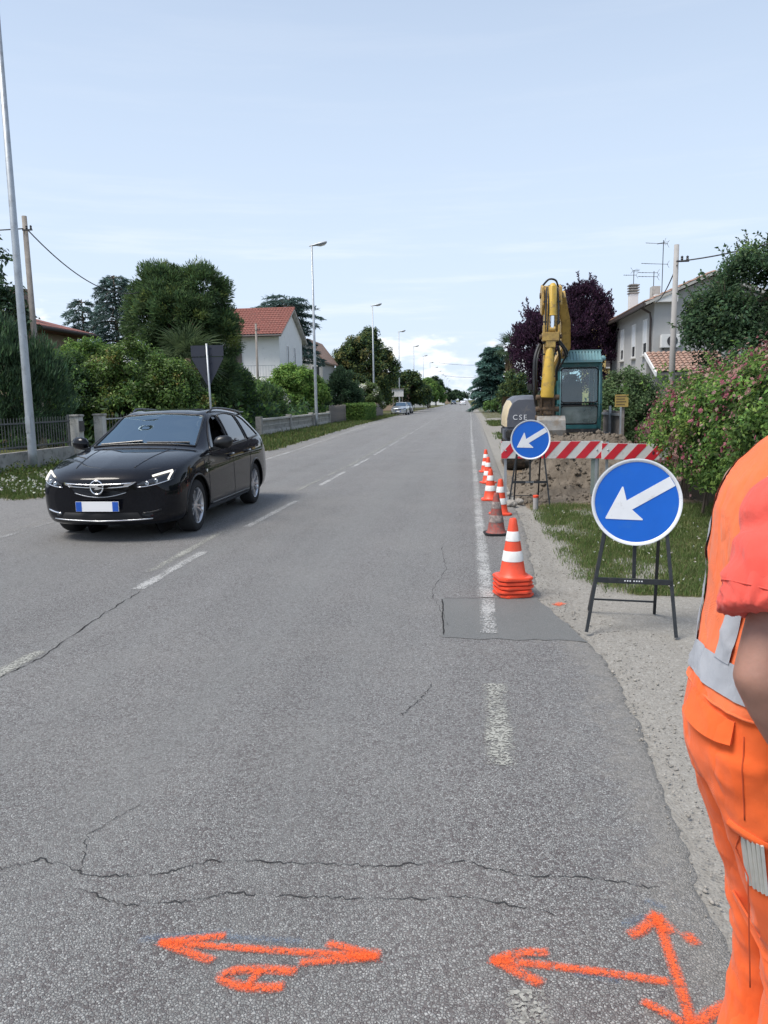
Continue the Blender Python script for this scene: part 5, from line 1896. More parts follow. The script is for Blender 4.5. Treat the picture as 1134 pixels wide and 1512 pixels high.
# blooms: trusses of small petalled roses over the face of the hedge
lobA = np.array(lob)
cc = []
for i in range(1500):
    l = lobA[RNG.integers(0, len(lobA))]
    d = rand_dir(1)[0]
    d[0] = -abs(d[0])
    if d[2] < -0.35:
        d[2] = abs(d[2])
    p = l[:3] + d * l[3:6] * 1.04
    if p[2] < 0.45:
        continue
    dens = 0.45 + 0.55 * float(vnoise(np.array(p[1] * 1.3), np.array(p[2] * 1.6)))
    if RNG.uniform() > (dens * 1.25 - 0.10) * (1.25 - 0.09 * max(0, p[1] - 10.5) ** 1.2):
        continue
    cc.append((p, d))
PP, NN, SS, CT = [], [], [], []
PK = [(0.42, 0.15, 0.19), (0.40, 0.12, 0.165), (0.43, 0.21, 0.235), (0.43, 0.26, 0.265)]
PALE = [(0.46, 0.28, 0.25), (0.42, 0.22, 0.21), (0.46, 0.33, 0.28)]
for p, d in cc:
    big = RNG.uniform() < 0.35
    k = int(RNG.integers(5, 13)) if big else int(RNG.integers(4, 9))
    sp = 0.085 if big else 0.10
    pal = PK if RNG.uniform() < 0.55 else PALE
    for _ in range(k):
        q = p + RNG.normal(0, sp, 3) * np.array([0.5, 1, 1])
        PP.append(q)
        NN.append(d + RNG.normal(0, 0.4, 3))
        SS.append(RNG.uniform(0.024, 0.040) if big else RNG.uniform(0.015, 0.024))
        CT.append(pal[RNG.integers(0, len(pal))])
PP, NN, SS, CT = map(np.array, (PP, NN, SS, CT))
Vs, Fs, Cs = [], [], []
NN /= np.linalg.norm(NN, axis=1, keepdims=True)
tX = np.cross(NN, rand_dir(len(NN)))
tX /= np.linalg.norm(tX, axis=1, keepdims=True)
tY = np.cross(NN, tX)
off = 0
for ring, (npet, rad, lift) in enumerate(((6, 1.0, 0.15), (5, 0.62, 0.5))):
    for j in range(npet):
        a = 2 * pi * (j + 0.5 * ring) / npet
        D = tX * cos(a) + tY * sin(a) + NN * lift
        V, F, C = leaf_quads(PP, D, NN, SS * rad, SS * rad * 1.1, np.clip(CT * RNG.uniform(0.8, 1.15, (len(CT), 1)), 0, 0.9), -0.2)
        Vs.append(V)
        Fs.append(F + off)
        Cs.append(C)
        off += len(V)
o = raw_mesh('blooms', np.concatenate(Vs), np.concatenate(Fs), 'petal', hg)
set_attr(o.data, 'tint', np.concatenate(Cs))
tag(o, 'pink rose trusses', kind='stuff')

# far trees along the road
far = [('dark clump of trees behind the row of lamps', -8.6, 112, [(0, 0, 3.1, 2.4, 2, 2.6), (-2, 1, 2.6, 2, 2, 2.4), (1.7, 2, 2.3, 1.5, 2, 2.2)], 16000, DK + OLV),
       ('dark rounded tree past the second clump of lamps', -9.6, 134, [(0, 0, 2.8, 2.3, 2, 2.8), (2.0, 2, 2.2, 1.3, 2, 2)], 11000, DK),
       ('lighter green roadside tree far along the left', -7.6, 152, [(0, 0, 3.0, 1.9, 2, 2.8), (-2.5, 2, 2.6, 2.0, 2, 2.5)], 9000, LT + MID),
       ('small far green tree further down the left verge', -8.8, 185, [(0, 0, 3.4, 2.4, 2, 3.2), (2, 3, 2.5, 1.6, 2, 2.3)], 8000, MID),
       ('hazy far tree among the last left lamps', -8.5, 215, [(0, 0, 4.2, 2.4, 2, 4.0)], 6000, DK),
       ('far low dark grove at the end of the left verge', -9.5, 290, [(0, 0, 3.4, 4.0, 3, 3.2), (5, 4, 2.6, 3, 3, 2.6)], 8000, DK)]
for lab, x, y, lb, n, cols in far:
    k = 0.26 + y * 0.0012
    tree('roadside_tree', lab, (x, y, 0), lb, n, max(60, n // 60), 0.5, k, k * 0.5, cols, r=0.16)
# distant wood across the end of the road
lb = [(x, y, 3.2 + 2.0 * sin(x * 0.7) ** 2, 5, 4, 3.0 + 2.0 * sin(x * 0.7) ** 2) for x, y in [(-160 + 7 * i, 520 + 12 * sin(i)) for i in range(22)] + [(6 + 8 * i, 540 + 10 * sin(i * 2)) for i in range(22)] + [(-3, 640), (-8, 560)]]
o = foliage('distant_wood', lb, 26000, 1200, 1.4, 1.3, 0.8, [(0.04, 0.06, 0.04), (0.03, 0.05, 0.035)], 'broad', 'leaf', None, shell=(0.3, 1.0))
tag(o, 'far-off dark tree line closing the road', 'wood', kind='stuff')
# low scrub closing the gardens behind the first trees
for lab, x0, x1, y0, y1, hh, n in (('dense garden scrub behind the bar fence shrubs', -30, -12.5, 28, 46, 2.3, 26000), ('garden scrub behind the perforated wall', -13.5, -10.3, 37, 84, 1.5, 22000), ('garden scrub behind the rose hedge', 5.0, 14, 20, 33, 1.5, 20000), ('garden scrub beyond the digger on the right', 3.6, 9, 47, 110, 1.7, 18000)):
    x, y = RNG.uniform(x0, x1, n), RNG.uniform(y0, y1, n)
    z = RNG.uniform(0, 1, n) * hh * (0.75 + 0.5 * vnoise(x * 0.6, y * 0.6))
    P = np.stack([x, y, np.maximum(z, 0.05)], 1)
    V, F, C = leaf_quads(P, rand_dir(n), rand_dir(n), 0.3, 0.16, tints(n, MID + DK))
    o = raw_mesh('shrubbery', V, F, 'leaf')
    set_attr(o.data, 'tint', C)
    tag(o, lab, 'shrubbery', kind='stuff')
# ------------------------------------------------------------------ traffic cones
def cone_r(z, h=0.5):
    return 0.108 + (0.028 - 0.108) * (z - 0.03) / (h - 0.03)


def make_cone(name, label, loc, rotz, mo, mw, mb, group=None, lean=(0, 0)):
    t_ = thing(name, label, 'traffic cone', loc, rotz, group)
    t_.rotation_euler = (lean[0], lean[1], rotz)
    m = MB()
    prof = [(0.14, 0), (0.14, 0.002)]
    s = 0.145
    c = 0.05
    oct_ = [(-s + c, -s), (s - c, -s), (s, -s + c), (s, s - c), (s - c, s), (-s + c, s), (-s, s - c), (-s, -s + c)]
    m.prism(oct_, lambda a, b, d: (a, b, d), 0.0, 0.026)
    m.build('base', mb, t_, bevel=0.006)
    m = MB()
    pr = [(0.128, 0.022), (0.118, 0.034)] + [(cone_r(z), z) for z in (0.045, 0.14, 0.24, 0.34, 0.44, 0.49)] + [(0.024, 0.50), (0.018, 0.502), (0.016, 0.47)]
    m.lathe(pr, 28)
    m.build('body', mo, t_, True, autos=40)
    for z0, z1 in ((0.15, 0.235), (0.315, 0.395)):
        m = MB()
        m.lathe([(cone_r(z0) + 0.0005, z0), (cone_r(z0) + 0.0025, z0 + 0.002), (cone_r(z1) + 0.0025, z1 - 0.002), (cone_r(z1) + 0.0005, z1)], 28)
        m.build('band', mw, t_, True, autos=40)
    return t_


G = 'orange and white cones along the roadworks'
top = make_cone('traffic_cone', 'clean orange cone on top of the cone stack by the patch', (0.372, 6.27, 0.138), 0.25, 'cone_orange', 'cone_white', 'cone_orange', G)
for i in range(4):
    c = copy_tree(top)
    c['label'] = 'orange cone nested in the stack so only its square base shows'
    c.location = (0.372 + (0.004, -0.003, 0.005, 0)[i], 6.27 + (0.003, -0.005, 0, 0.002)[i], (0.002, 0.036, 0.07, 0.104)[i])
    c.rotation_euler = (0, 0, 0.25 + (0.09, -0.1, 0.07, -0.05)[i])
make_cone('traffic_cone', 'dirty brown cone with grimy bands and black rubber base', (0.345, 9.15, 0.002), 0.1, 'cone_dirty', 'cone_dirty_band', 'black_rubber', G)
for x, y, lab, r in ((0.46, 10.75, 'orange cone standing just behind the dirty brown cone', 0.2), (0.37, 12.35, 'orange cone beside the back sign stand, next behind the pair', 0.0),
                     (0.40, 14.9, 'orange cone on the edge line, second from the far end of the cone row', 0.3), (0.41, 17.2, 'orange cone furthest along the row, by the digger track', 0.1)):
    c = copy_tree(top)
    c.location = (x, y, 0.002)
    c.rotation_euler = (0, 0, r)
    c['label'] = lab


# ------------------------------------------------------------------ round blue signs on trestles
def make_sign(name, label, cx, cy, cz, rz, legs, R=0.297, tilt=0.05):
    """disc centre at (cx,cy,cz); legs: list of (top_xy_offset, foot_xy) in world metres relative to the centre"""
    t_ = thing(name, label, 'road sign', (cx, cy, 0), rz, 'blue keep-left signs on trestles')
    M = Matrix.Rotation(radians(90) - tilt, 3, 'X')      # disc normal to -Y
    m = MB()
    m.lathe([(R - 0.006, -0.004), (R, -0.004), (R, 0.018), (R - 0.012, 0.018), (R - 0.012, 0.004), (0.001, 0.004), (0.001, -0.004)], 64, (0, 0, cz), M)
    disc = m.build('sign_disc', 'galvanised', t_, True, autos=30)

    def P(a, b, d):
        return M @ Vector((a, b, d)) + Vector((0, 0, cz))
    m = MB()
    poly = [((R - 0.024) * cos(2 * pi * k / 64), (R - 0.024) * sin(2 * pi * k / 64)) for k in range(64)]
    m.prism(poly, P, 0.0075, 0.0105)
    m.build('blue_face', 'sign_blue', disc)
    m = MB()
    n = 64
    vs = [P(r * cos(2 * pi * k / n), r * sin(2 * pi * k / n), z) for r, z in ((R - 0.0235, 0.006), (R - 0.0235, 0.012), (R - 0.008, 0.020), (R - 0.001, 0.019)) for k in range(n)]
    m.add(vs, [(i * n + k, i * n + (k + 1) % n, (i + 1) * n + (k + 1) % n, (i + 1) * n + k) for i in range(3) for k in range(n)])
    m.build('white_rim', 'sign_white', disc, True)
    # arrow pointing down left
    a = radians(180 + 31)
    d = Vector((cos(a), sin(a)))
    s = Vector((-d.y, d.x))
    tip = Vector((-0.205, -0.115))
    tail = tip - d * 0.505
    hb = tip - d * 0.215
    w, hw = 0.036, 0.138

    def rc(p, q, r, rad=0.014):
        u, v = (p - q).normalized(), (r - q).normalized()
        return [q + u * rad, q + (u + v) * rad * 0.35, q + v * rad]
    b1, b2 = hb + s * hw, hb - s * hw
    n1 = hb + d * 0.03
    pts = rc(b2, tip, b1, 0.008) + rc(tip, b1, n1, 0.012) + [n1 + s * w, tail + s * w, tail - s * w, n1 - s * w] + rc(n1, b2, tip, 0.012)
    m = MB()
    m.prism([(p.x, p.y) for p in pts], P, 0.011, 0.0135)
    m.build('arrow', 'sign_white', disc)
    for (tx, ty, tz), (fx, fy) in legs:
        m = MB()
        m.bar((tx, ty, tz), (fx, fy, 0.0), 0.022, 0.022)
        m.build('leg', 'stand_black', t_)
    f0, f1 = legs[0], legs[1]

    def at(l, z):
        (tx, ty, tz), (fx, fy) = l
        k = (z) / tz
        return Vector((fx + (tx - fx) * k, fy + (ty - fy) * k, z))
    m = MB()
    z = 0.36
    m.bar(at(f0, z) + Vector((0, -0.014, 0)), at(f1, z) + Vector((0, -0.014, 0)), 0.01, 0.036)
    m.build('crossbar', 'stand_black', t_)
    m = MB()
    z = 0.10
    m.bar(at(legs[2], z), at(legs[3], z), 0.012, 0.012)
    m.build('stay', 'stand_black', t_)
    m = MB()
    m.bar((0, 0.012, 0.36), (0, 0.025, cz + 0.1), 0.024, 0.02)
    m.build('upright', 'stand_black', t_)
    m = MB()
    mid = at(f0, 0.36).lerp(at(f1, 0.36), 0.5)
    for k in range(7):
        m.box((mid.x - 0.055 + k * 0.017 + (0.008 if k > 2 else 0), mid.y - 0.0205, 0.362), (0.009, 0.002, 0.008))
    m.build('maker_mark', 'sign_white', t_)
    return t_


make_sign('keep_left_sign', 'large blue sign with white arrow in front of the grass', 1.145, 5.34, 0.892, radians(-6),
          [((-0.20, 0.0, 0.72), (-0.315, -0.12)), ((0.20, 0.0, 0.72), (0.265, -0.16)), ((-0.19, 0.045, 0.72), (-0.27, 0.46)), ((0.16, 0.045, 0.72), (0.20, 0.44))])
make_sign('keep_left_sign', 'smaller-looking blue arrow sign standing before the striped barrier', 0.945, 11.75, 0.99, radians(2),
          [((-0.20, 0.0, 0.8), (-0.33, -0.12)), ((0.20, 0.0, 0.8), (0.28, -0.16)), ((-0.19, 0.045, 0.8), (-0.20, 0.40)), ((0.16, 0.045, 0.8), (0.17, 0.40))])

# ------------------------------------------------------------------ striped barrier boards
def board(name, label, xa, xb, y, z0, z1, shift, skew=0.0):
    t_ = thing(name, label, 'barrier', (0, 0, 0), 0, 'red and white barrier boards')
    m = MB()
    m.prism([(xa, z0), (xb, z0 - skew), (xb, z1 - skew), (xa, z1)], lambda a, b, d: (a, y + d, b), 0.0, 0.025)
    bo = m.build('board', 'barrier_white', t_, bevel=0.004)
    h = z1 - z0
    p = 0.30
    k = -3
    dz = lambda x: -skew * (x - xa) / (xb - xa)
    while True:
        s0 = xa + shift + k * p
        k += 1
        if s0 - h > xb + 0.4:
            break
        # parallelogram leaning right at the top, clipped to the board
        poly = [(s0 - 0.12, z0), (s0 + 0.03, z0), (s0 + 0.15 + h * 0.62, z1), (s0 + h * 0.62, z1)]
        poly = [(s0, 0.0), (s0 + 0.15, 0.0), (s0 + 0.15 + h * 0.85, h), (s0 + h * 0.85, h)]
        for side, lim in ((0, xa + 0.002), (1, xb - 0.002)):
            out = []
            for (a, b) in zip(poly, poly[1:] + poly[:1]):
                ia = a[0] >= lim if side == 0 else a[0] <= lim
                ib = b[0] >= lim if side == 0 else b[0] <= lim
                if ia:
                    out.append(a)
                if ia != ib:
                    f = (lim - a[0]) / (b[0] - a[0])
                    out.append((lim, a[1] + f * (b[1] - a[1])))
            poly = out
            if len(poly) < 3:
                break
        if len(poly) < 3:
            continue
        m = MB()
        m.prism([(a, z0 + 0.003 + b * (h - 0.006) / h + dz(a)) for a, b in poly], lambda a, b, d: (a, y - d, b), 0.0005, 0.003)
        m.build('red_stripe', 'barrier_red', bo)
    return t_


b1 = board('barrier_board', 'red and white board on posts behind the smaller blue sign', 0.53, 2.09, 12.2, 0.675, 0.945, -0.06, 0.01)
b2 = board('barrier_board', 'red and white board whose end pokes into the roses', 2.065, 3.18, 12.165, 0.655, 0.905, 0.03, 0.03)
for par, xs in ((b1, (0.60, 2.0)), (b2, (2.16, 3.05))):
    for x in xs:
        m = MB()
        m.box((x, 12.245, 0.46), (0.04, 0.035, 0.92))
        m.box((x, 12.245, 0.008), (0.08, 0.5, 0.016))
        m.build('post', 'galvanised', par)
        m = MB()
        m.lathe([(0.014, 0), (0.014, 0.006), (0.008, 0.012)], 8, (x, 12.2 if par is b1 else 12.164, 0.80), Matrix.Rotation(radians(90), 3, 'X'))
        m.build('bolt', 'galvanised', par)
m = MB()
m.box((1.98, 12.25, 0.5), (0.12, 0.02, 0.9))
m.build('back_plate', 'cab_glass_dusty', b2)

# survey stub and stones at the trench
g = thing('pipe_stub', 'short grey pipe with orange top standing in the gravel', 'pipe', (0.985, 11.2, -0.02))
m = MB()
m.lathe([(0.038, 0), (0.038, 0.2), (0.03, 0.205), (0.03, 0.1)], 14)
m.build('pipe', 'pole_concrete', g, True, autos=40)
m = MB()
m.lathe([(0.040, 0.205), (0.041, 0.21), (0.041, 0.235), (0.03, 0.24)], 14)
m.build('orange_ring', 'cone_orange', g, True, autos=40)
for i, (x, y, r, lab) in enumerate(((0.66, 11.6, 0.085, 'round grey cap lying beside the back sign leg'), (0.80, 11.9, 0.07, 'dark rough stone behind the round cap'), (0.70, 12.9, 0.06, 'small grey stone at the trench edge'))):
    bm = bmesh.new()
    bmesh.ops.create_icosphere(bm, subdivisions=3, radius=r)
    for v in bm.verts:
        v.co *= 1 + 0.16 * float(vnoise(v.co.x * 22 + i, v.co.y * 22, v.co.z * 22))
        v.co.z *= 0.7
    me = bpy.data.meshes.new('stone')
    bm.to_mesh(me)
    bm.free()
    me.materials.append(MATS['stone'])
    o = bpy.data.objects.new('stone', me)
    COL.objects.link(o)
    o.location = (x, y, r * 0.5)
    tag(o, lab, 'stone')

# ------------------------------------------------------------------ excavator
EX = thing('excavator', 'yellow crawler excavator with teal cab and folded boom', 'excavator', (2.0, 19.0, 0.0))
O = Vector((2.0, 19.0, 0))       # builders below use world numbers minus this


def loc_build(m, *a, **k):
    m.v = [(p[0] - O.x, p[1] - O.y, p[2] - O.z) for p in m.v]
    return m.build(*a, **k)


for xc in (1.1, 2.75):
    # track: belt with shoes round two sprockets
    m = MB()
    ya, yb, r = 17.95, 20.1, 0.30
    path = []
    for k in range(14):
        path.append((ya + (yb - ya) * k / 14, 0.02))
    for k in range(9):
        a = -pi / 2 + pi * k / 9
        path.append((yb + r * cos(a), 0.02 + r + r * sin(a)))
    for k in range(14):
        path.append((yb - (yb - ya) * k / 14, 0.02 + 2 * r))
    for k in range(9):
        a = pi / 2 + pi * k / 9
        path.append((ya + r * cos(a), 0.02 + r + r * sin(a)))
    rows = [[(xc - 0.2, y, z), (xc + 0.2, y, z), (xc + 0.2, y + (0.03 if False else 0), z), (xc - 0.2, y, z)] for y, z in path]
    n = len(path)
    cy, cz = (ya + yb) / 2, 0.02 + r
    vs = []
    for y, z in path:
        cyy = min(max(y, ya), yb)
        dy, dz = y - cyy, z - cz
        L = math.hypot(dy, dz)
        iy, iz = cyy + dy * (1 - 0.04 / L), cz + dz * (1 - 0.04 / L)
        vs += [(xc - 0.2, y, z), (xc + 0.2, y, z), (xc + 0.2, iy, iz), (xc - 0.2, iy, iz)]
    m.add(vs, [(i * 4 + k, i * 4 + (k + 1) % 4, ((i + 1) % n) * 4 + (k + 1) % 4, ((i + 1) % n) * 4 + k) for i in range(n) for k in range(4)])
    tr = loc_build(m, 'track', 'track_steel', EX)
    for k, (y, z) in enumerate(path):
        y2, z2 = path[(k + 1) % n]
        m = MB()
        c = Vector((xc, (y + y2) / 2, (z + z2) / 2))
        t_ = Vector((0, y2 - y, z2 - z)).normalized()
        nn = Vector((0, t_.z, -t_.y))
        p = c + nn * 0.012
        m.bar(p - Vector((0.21, 0, 0)), p + Vector((0.21, 0, 0)), 0.10, 0.028, nn)
        loc_build(m, 'shoe', 'track_steel', tr)
    for yy, rr in ((ya, 0.24), (yb, 0.24), (18.4, 0.12), (18.8, 0.12), (19.2, 0.12), (19.6, 0.12)):
        m = MB()
        m.lathe([(rr, -0.12), (rr, 0.12), (rr * 0.5, 0.14), (rr * 0.3, 0.14)], 16, (xc, yy, cz if rr > 0.2 else 0.16), Matrix.Rotation(radians(90), 3, 'Y'))
        loc_build(m, 'roller', 'digger_black', tr, True, autos=40)
m = MB()
m.box((1.93, 19.0, 0.42), (1.5, 1.3, 0.34))
m.lathe([(0.5, 0.58), (0.5, 0.72)], 24, (1.95, 19.0, 0))
loc_build(m, 'undercarriage', 'digger_black', EX, bevel=0.02)
# revolving platform
m = MB()
m.box((1.9, 19.05, 0.80), (2.05, 2.6, 0.20))
loc_build(m, 'platform', 'digger_black', EX, bevel=0.03)
# engine hood on the road side: rounded grey front, cream flank
P = []
for y, sc in ((17.85, 0.86), (17.95, 0.96), (18.2, 1.0), (19.6, 1.0), (20.3, 0.98)):
    row = []
    for (x, z) in ((0.86, 0.96), (0.86, 1.18), (0.91, 1.42), (1.01, 1.60), (1.13, 1.675), (1.35, 1.685), (1.58, 1.68), (1.60, 1.5), (1.60, 0.96)):
        row.append((1.25 + (x - 1.25) * sc, y, 0.96 + (z - 0.96) * sc))
    P.append(row)
m = MB()
m.grid(P, True)
m.add(P[0], [tuple(range(9))])
m.add(P[-1], [tuple(range(9))])
hood = loc_build(m, 'engine_hood', 'digger_grey', EX, True, autos=35)
m = MB()
Q = []
for y, sc in ((17.87, 0.875), (17.97, 0.97), (18.2, 1.01), (19.6, 1.01)):
    Q.append([(1.25 + (x - 1.25) * sc - 0.004, y, 0.96 + (z - 0.96) * sc + 0.002) for (x, z) in ((0.86, 0.97), (0.86, 1.18), (0.91, 1.42), (0.985, 1.56))])
m.grid(Q)
loc_build(m, 'hood_flank', 'digger_cream', hood, True)
m = MB()
m.box((1.14, 18.3, 0.80), (0.60, 0.95, 0.31))
loc_build(m, 'side_skirt', 'digger_grey', EX, bevel=0.05)
m = MB()
P = []
for z, k in ((0.9, 1.0), (1.5, 1.0), (1.66, 0.97)):
    P.append([(1.9 + 1.02 * k * sin(a), 20.2 + 0.75 * k * cos(a), z) for a in np.linspace(-pi / 2, pi / 2, 18)])
m.grid(P)
m.add(P[-1], [tuple(range(18))])
loc_build(m, 'counterweight', 'digger_cream', EX, True, autos=40)
# raised maker's letters on the hood front
cu = bpy.data.curves.new('lettering', 'FONT')
cu.body = 'CSE'
cu.size = 0.16
cu.space_character = 1.35
cu.extrude = 0.003
to = bpy.data.objects.new('lettering_source', cu)
COL.objects.link(to)
dg = bpy.context.evaluated_depsgraph_get()
me = bpy.data.meshes.new_from_object(to.evaluated_get(dg))
bpy.data.objects.remove(to)
me.materials.clear()
me.materials.append(MATS['sign_white'])
lo = bpy.data.objects.new('lettering', me)
COL.objects.link(lo)
lo.parent = hood
lo.location = Vector((1.03, 17.842, 1.13)) - O
lo.rotation_euler = (radians(90), 0, 0)

# cab --------------------------------------------------------------
cx0, cx1, cy0, cy1, cz0, cz1 = 1.97, 2.94, 17.45, 18.75, 0.92, 2.36
cab = MB()
fr = [(cx0, cy0 + 0.10, cz0), (cx0, cy0 + 0.02, 1.5), (cx0 + 0.02, cy0 + 0.06, cz1)]
w = 0.085
for x in (cx0 + w / 2, cx1 - w / 2):
    cab.bar((x, cy0 + 0.10, cz0), (x, cy0, 1.45), w, 0.09, (0, 1, 0))
    cab.bar((x, cy0, 1.45), (x, cy0 + 0.10, cz1), w, 0.09, (0, 1, 0))
    cab.bar((x, cy1, cz0), (x, cy1, cz1), w, 0.09, (0, 1, 0))
    cab.bar((x, cy0 + 0.62, cz0), (x, cy0 + 0.62, cz1), w * 0.8, 0.07, (0, 1, 0))
    for z in (cz0 + 0.05, cz1 - 0.04):
        cab.bar((x, cy0 + 0.1, z), (x, cy1, z), w * 0.98, 0.11)
    cab.bar((x, cy0 + 0.1, 1.42), (x, cy1, 1.42), w * 0.6, 0.07)
for y, z in ((cy0 + 0.09, cz0 + 0.04), (cy0 + 0.10, cz1 - 0.04), (cy1, cz0 + 0.04), (cy1, cz1 - 0.04)):
    cab.bar((cx0 + w, y, z), (cx1 - w, y, z), 0.10, 0.10)
cb = loc_build(cab, 'cab', 'digger_teal', EX, bevel=0.015)
m = MB()
m.box(((cx0 + cx1) / 2, (cy0 + cy1) / 2 + 0.05, cz1 + 0.035), (cx1 - cx0 + 0.04, cy1 - cy0 + 0.06, 0.07))
loc_build(m, 'cab_roof', 'digger_teal', cb, bevel=0.03)
m = MB()
m.box(((cx0 + cx1) / 2, (cy0 + cy1) / 2, cz0 - 0.04), (cx1 - cx0 - 0.02, cy1 - cy0, 0.08))
loc_build(m, 'cab_floor', 'digger_black', cb)
m = MB()
m.box(((cx0 + cx1) / 2, cy1 + 0.0, 1.18), (cx1 - cx0 - 0.2, 0.04, 0.44))
loc_build(m, 'rear_panel', 'digger_teal', cb)
# panes
xa, xb = cx0 + w, cx1 - w
for nm, mt, q in (('upper_windscreen', 'cab_glass', [(xa, cy0 + 0.012, 1.48), (xb, cy0 + 0.012, 1.48), (xb, cy0 + 0.075, 2.27), (xa, cy0 + 0.075, 2.27)]),
                  ('lower_windscreen', 'cab_glass_dusty', [(xa, cy0 + 0.075, 1.01), (xb, cy0 + 0.075, 1.01), (xb, cy0 + 0.01, 1.44), (xa, cy0 + 0.01, 1.44)]),
                  ('rear_window', 'cab_glass', [(xa, cy1, 1.42), (xb, cy1, 1.42), (xb, cy1, 2.27), (xa, cy1, 2.27)])):
    m = MB()
    quadbox(m, q, (0, 0.006, 0))
    loc_build(m, nm, mt, cb)
for x in (cx0 + 0.04, cx1 - 0.04):
    for ya_, yb_ in ((cy0 + 0.14, cy0 + 0.58), (cy0 + 0.66, cy1 - 0.05)):
        m = MB()
        quadbox(m, [(x, ya_, 1.46), (x, yb_, 1.46), (x, yb_, 2.27), (x, ya_, 2.27)], (0.006, 0, 0))
        loc_build(m, 'side_window', 'cab_glass', cb)
    m = MB()
    m.box((x, (cy0 + cy1) / 2 + 0.05, 1.19), (0.03, cy1 - cy0 - 0.15, 0.42))
    loc_build(m, 'door_panel', 'digger_teal', cb)
# rounded window trims and handle rails
for z0, z1, y0_, y1_ in ((1.03, 1.43, cy0 + 0.065, cy0 - 0.003), (1.50, 2.25, cy0 - 0.003, cy0 + 0.06)):
    pts = []
    for (ux, uz, a0) in ((xb - 0.07, z1 - 0.07, 0), (xa + 0.07, z1 - 0.07, 90), (xa + 0.07, z0 + 0.07, 180), (xb - 0.07, z0 + 0.07, 270)):
        for k in range(6):
            a = radians(a0 + 18 * k)
            x, z = ux + 0.07 * cos(a), uz + 0.07 * sin(a)
            f = (z - z0) / (z1 - z0)
            pts.append((x, y0_ + (y1_ - y0_) * f, z))
    pts.append(pts[0])
    m = MB()
    m.tube(pts, 0.014, 6)
    loc_build(m, 'window_seal', 'black_rubber', cb, True)
for x in (xa - 0.02, xb + 0.02):
    m = MB()
    m.tube([(x, cy0 + 0.03, 1.15), (x, cy0 - 0.05, 1.2), (x, cy0 - 0.07, 1.7), (x, cy0 - 0.03, 2.15), (x, cy0 + 0.03, 2.2)], 0.012, 6)
    loc_build(m, 'grab_rail', 'digger_teal_pale', cb, True)
# falling-object guard
gd = MB()
gd.bar((cx0 + 0.06, cy0 - 0.06, 2.39), (cx1 - 0.02, cy0 - 0.06, 2.39), 0.03, 0.05)
gd.bar((cx0 + 0.06, cy0 + 0.12, 2.62), (cx1 - 0.02, cy0 + 0.12, 2.62), 0.03, 0.04)
gd.bar((cx0 + 0.06, cy1, 2.62), (cx1 - 0.02, cy1, 2.62), 0.03, 0.04)
gdo = loc_build(gd, 'roof_guard', 'digger_teal_pale', cb)
for i in range(13):
    x = cx0 + 0.09 + i * 0.068
    m = MB()
    m.bar((x, cy0 - 0.06, 2.40), (x, cy0 + 0.12, 2.61), 0.04, 0.022)
    m.bar((x, cy0 + 0.12, 2.63), (x, cy1, 2.63), 0.04, 0.018)
    loc_build(m, 'guard_bar', 'digger_teal_pale', gdo)
m = MB()
m.prism([(cy0 - 0.045, 2.41), (cy0 + 0.14, 2.61), (cy0 + 0.14, 2.43)], lambda a, b, d: (d, a, b), cx0 + 0.05, cx1 - 0.03)
loc_build(m, 'guard_plate', 'digger_teal_pale', gdo)
m = MB()
m.lathe([(0.055, -0.03), (0.06, 0.0), (0.05, 0.05), (0.02, 0.07)], 14, (cx1 + 0.01, cy0 + 0.05, 2.45), Matrix.Rotation(radians(90), 3, 'X'))
loc_build(m, 'work_lamp', 'digger_teal_pale', cb, True, autos=40)
# seat, console, levers
m = MB()
m.box((2.42, 18.25, 1.25), (0.50, 0.5, 0.14))
m.box((2.42, 18.50, 1.62), (0.48, 0.14, 0.72))
m.box((2.42, 18.50, 2.06), (0.26, 0.1, 0.18))
loc_build(m, 'seat', 'seat_cloth', cb, bevel=0.04)
for s_ in (-1, 1):
    m = MB()
    m.box((2.42 + s_ * 0.33, 18.15, 1.33), (0.12, 0.45, 0.14))
    m.tube([(2.42 + s_ * 0.33, 17.98, 1.38), (2.42 + s_ * 0.33, 17.93, 1.62)], 0.018, 6)
    m.lathe([(0.02, 0), (0.032, 0.04), (0.03, 0.1), (0.01, 0.12)], 10, (2.42 + s_ * 0.33, 17.93, 1.60))
    loc_build(m, 'control_lever', 'digger_black', cb)
# black lower front of the cab
m = MB()
m.box((2.45, 17.66, 0.76), (0.98, 0.36, 0.30))
loc_build(m, 'cab_skirt', 'digger_black', EX, bevel=0.04)
m = MB()
m.prism([(2.22, 0.875), (2.70, 0.875), (2.66, 0.80), (2.26, 0.80)], lambda a, b, d: (a, 17.478 - d, b), 0.0, 0.006)
loc_build(m, 'name_plate', 'digger_cream', EX)
m = MB()
m.box((2.05, 17.475, 0.80), (0.05, 0.012, 0.045))
loc_build(m, 'reflector', 'sign_white', EX)

# boom, stick, cylinders -------------------------------------------------
def boxloft(secs):
    """secs: (centre, half width x, half depth along 'dep' vector) -> closed box loft"""
    m = MB()
    P = []
    for c, hx, dv in secs:
        c, dv = Vector(c), Vector(dv)
        P.append([c + Vector((-hx, 0, 0)) - dv, c + Vector((hx, 0, 0)) - dv, c + Vector((hx, 0, 0)) + dv, c + Vector((-hx, 0, 0)) + dv])
    m.grid(P, True)
    m.add(P[0], [(0, 1, 2, 3)])
    m.add(P[-1], [(0, 1, 2, 3)])
    return m


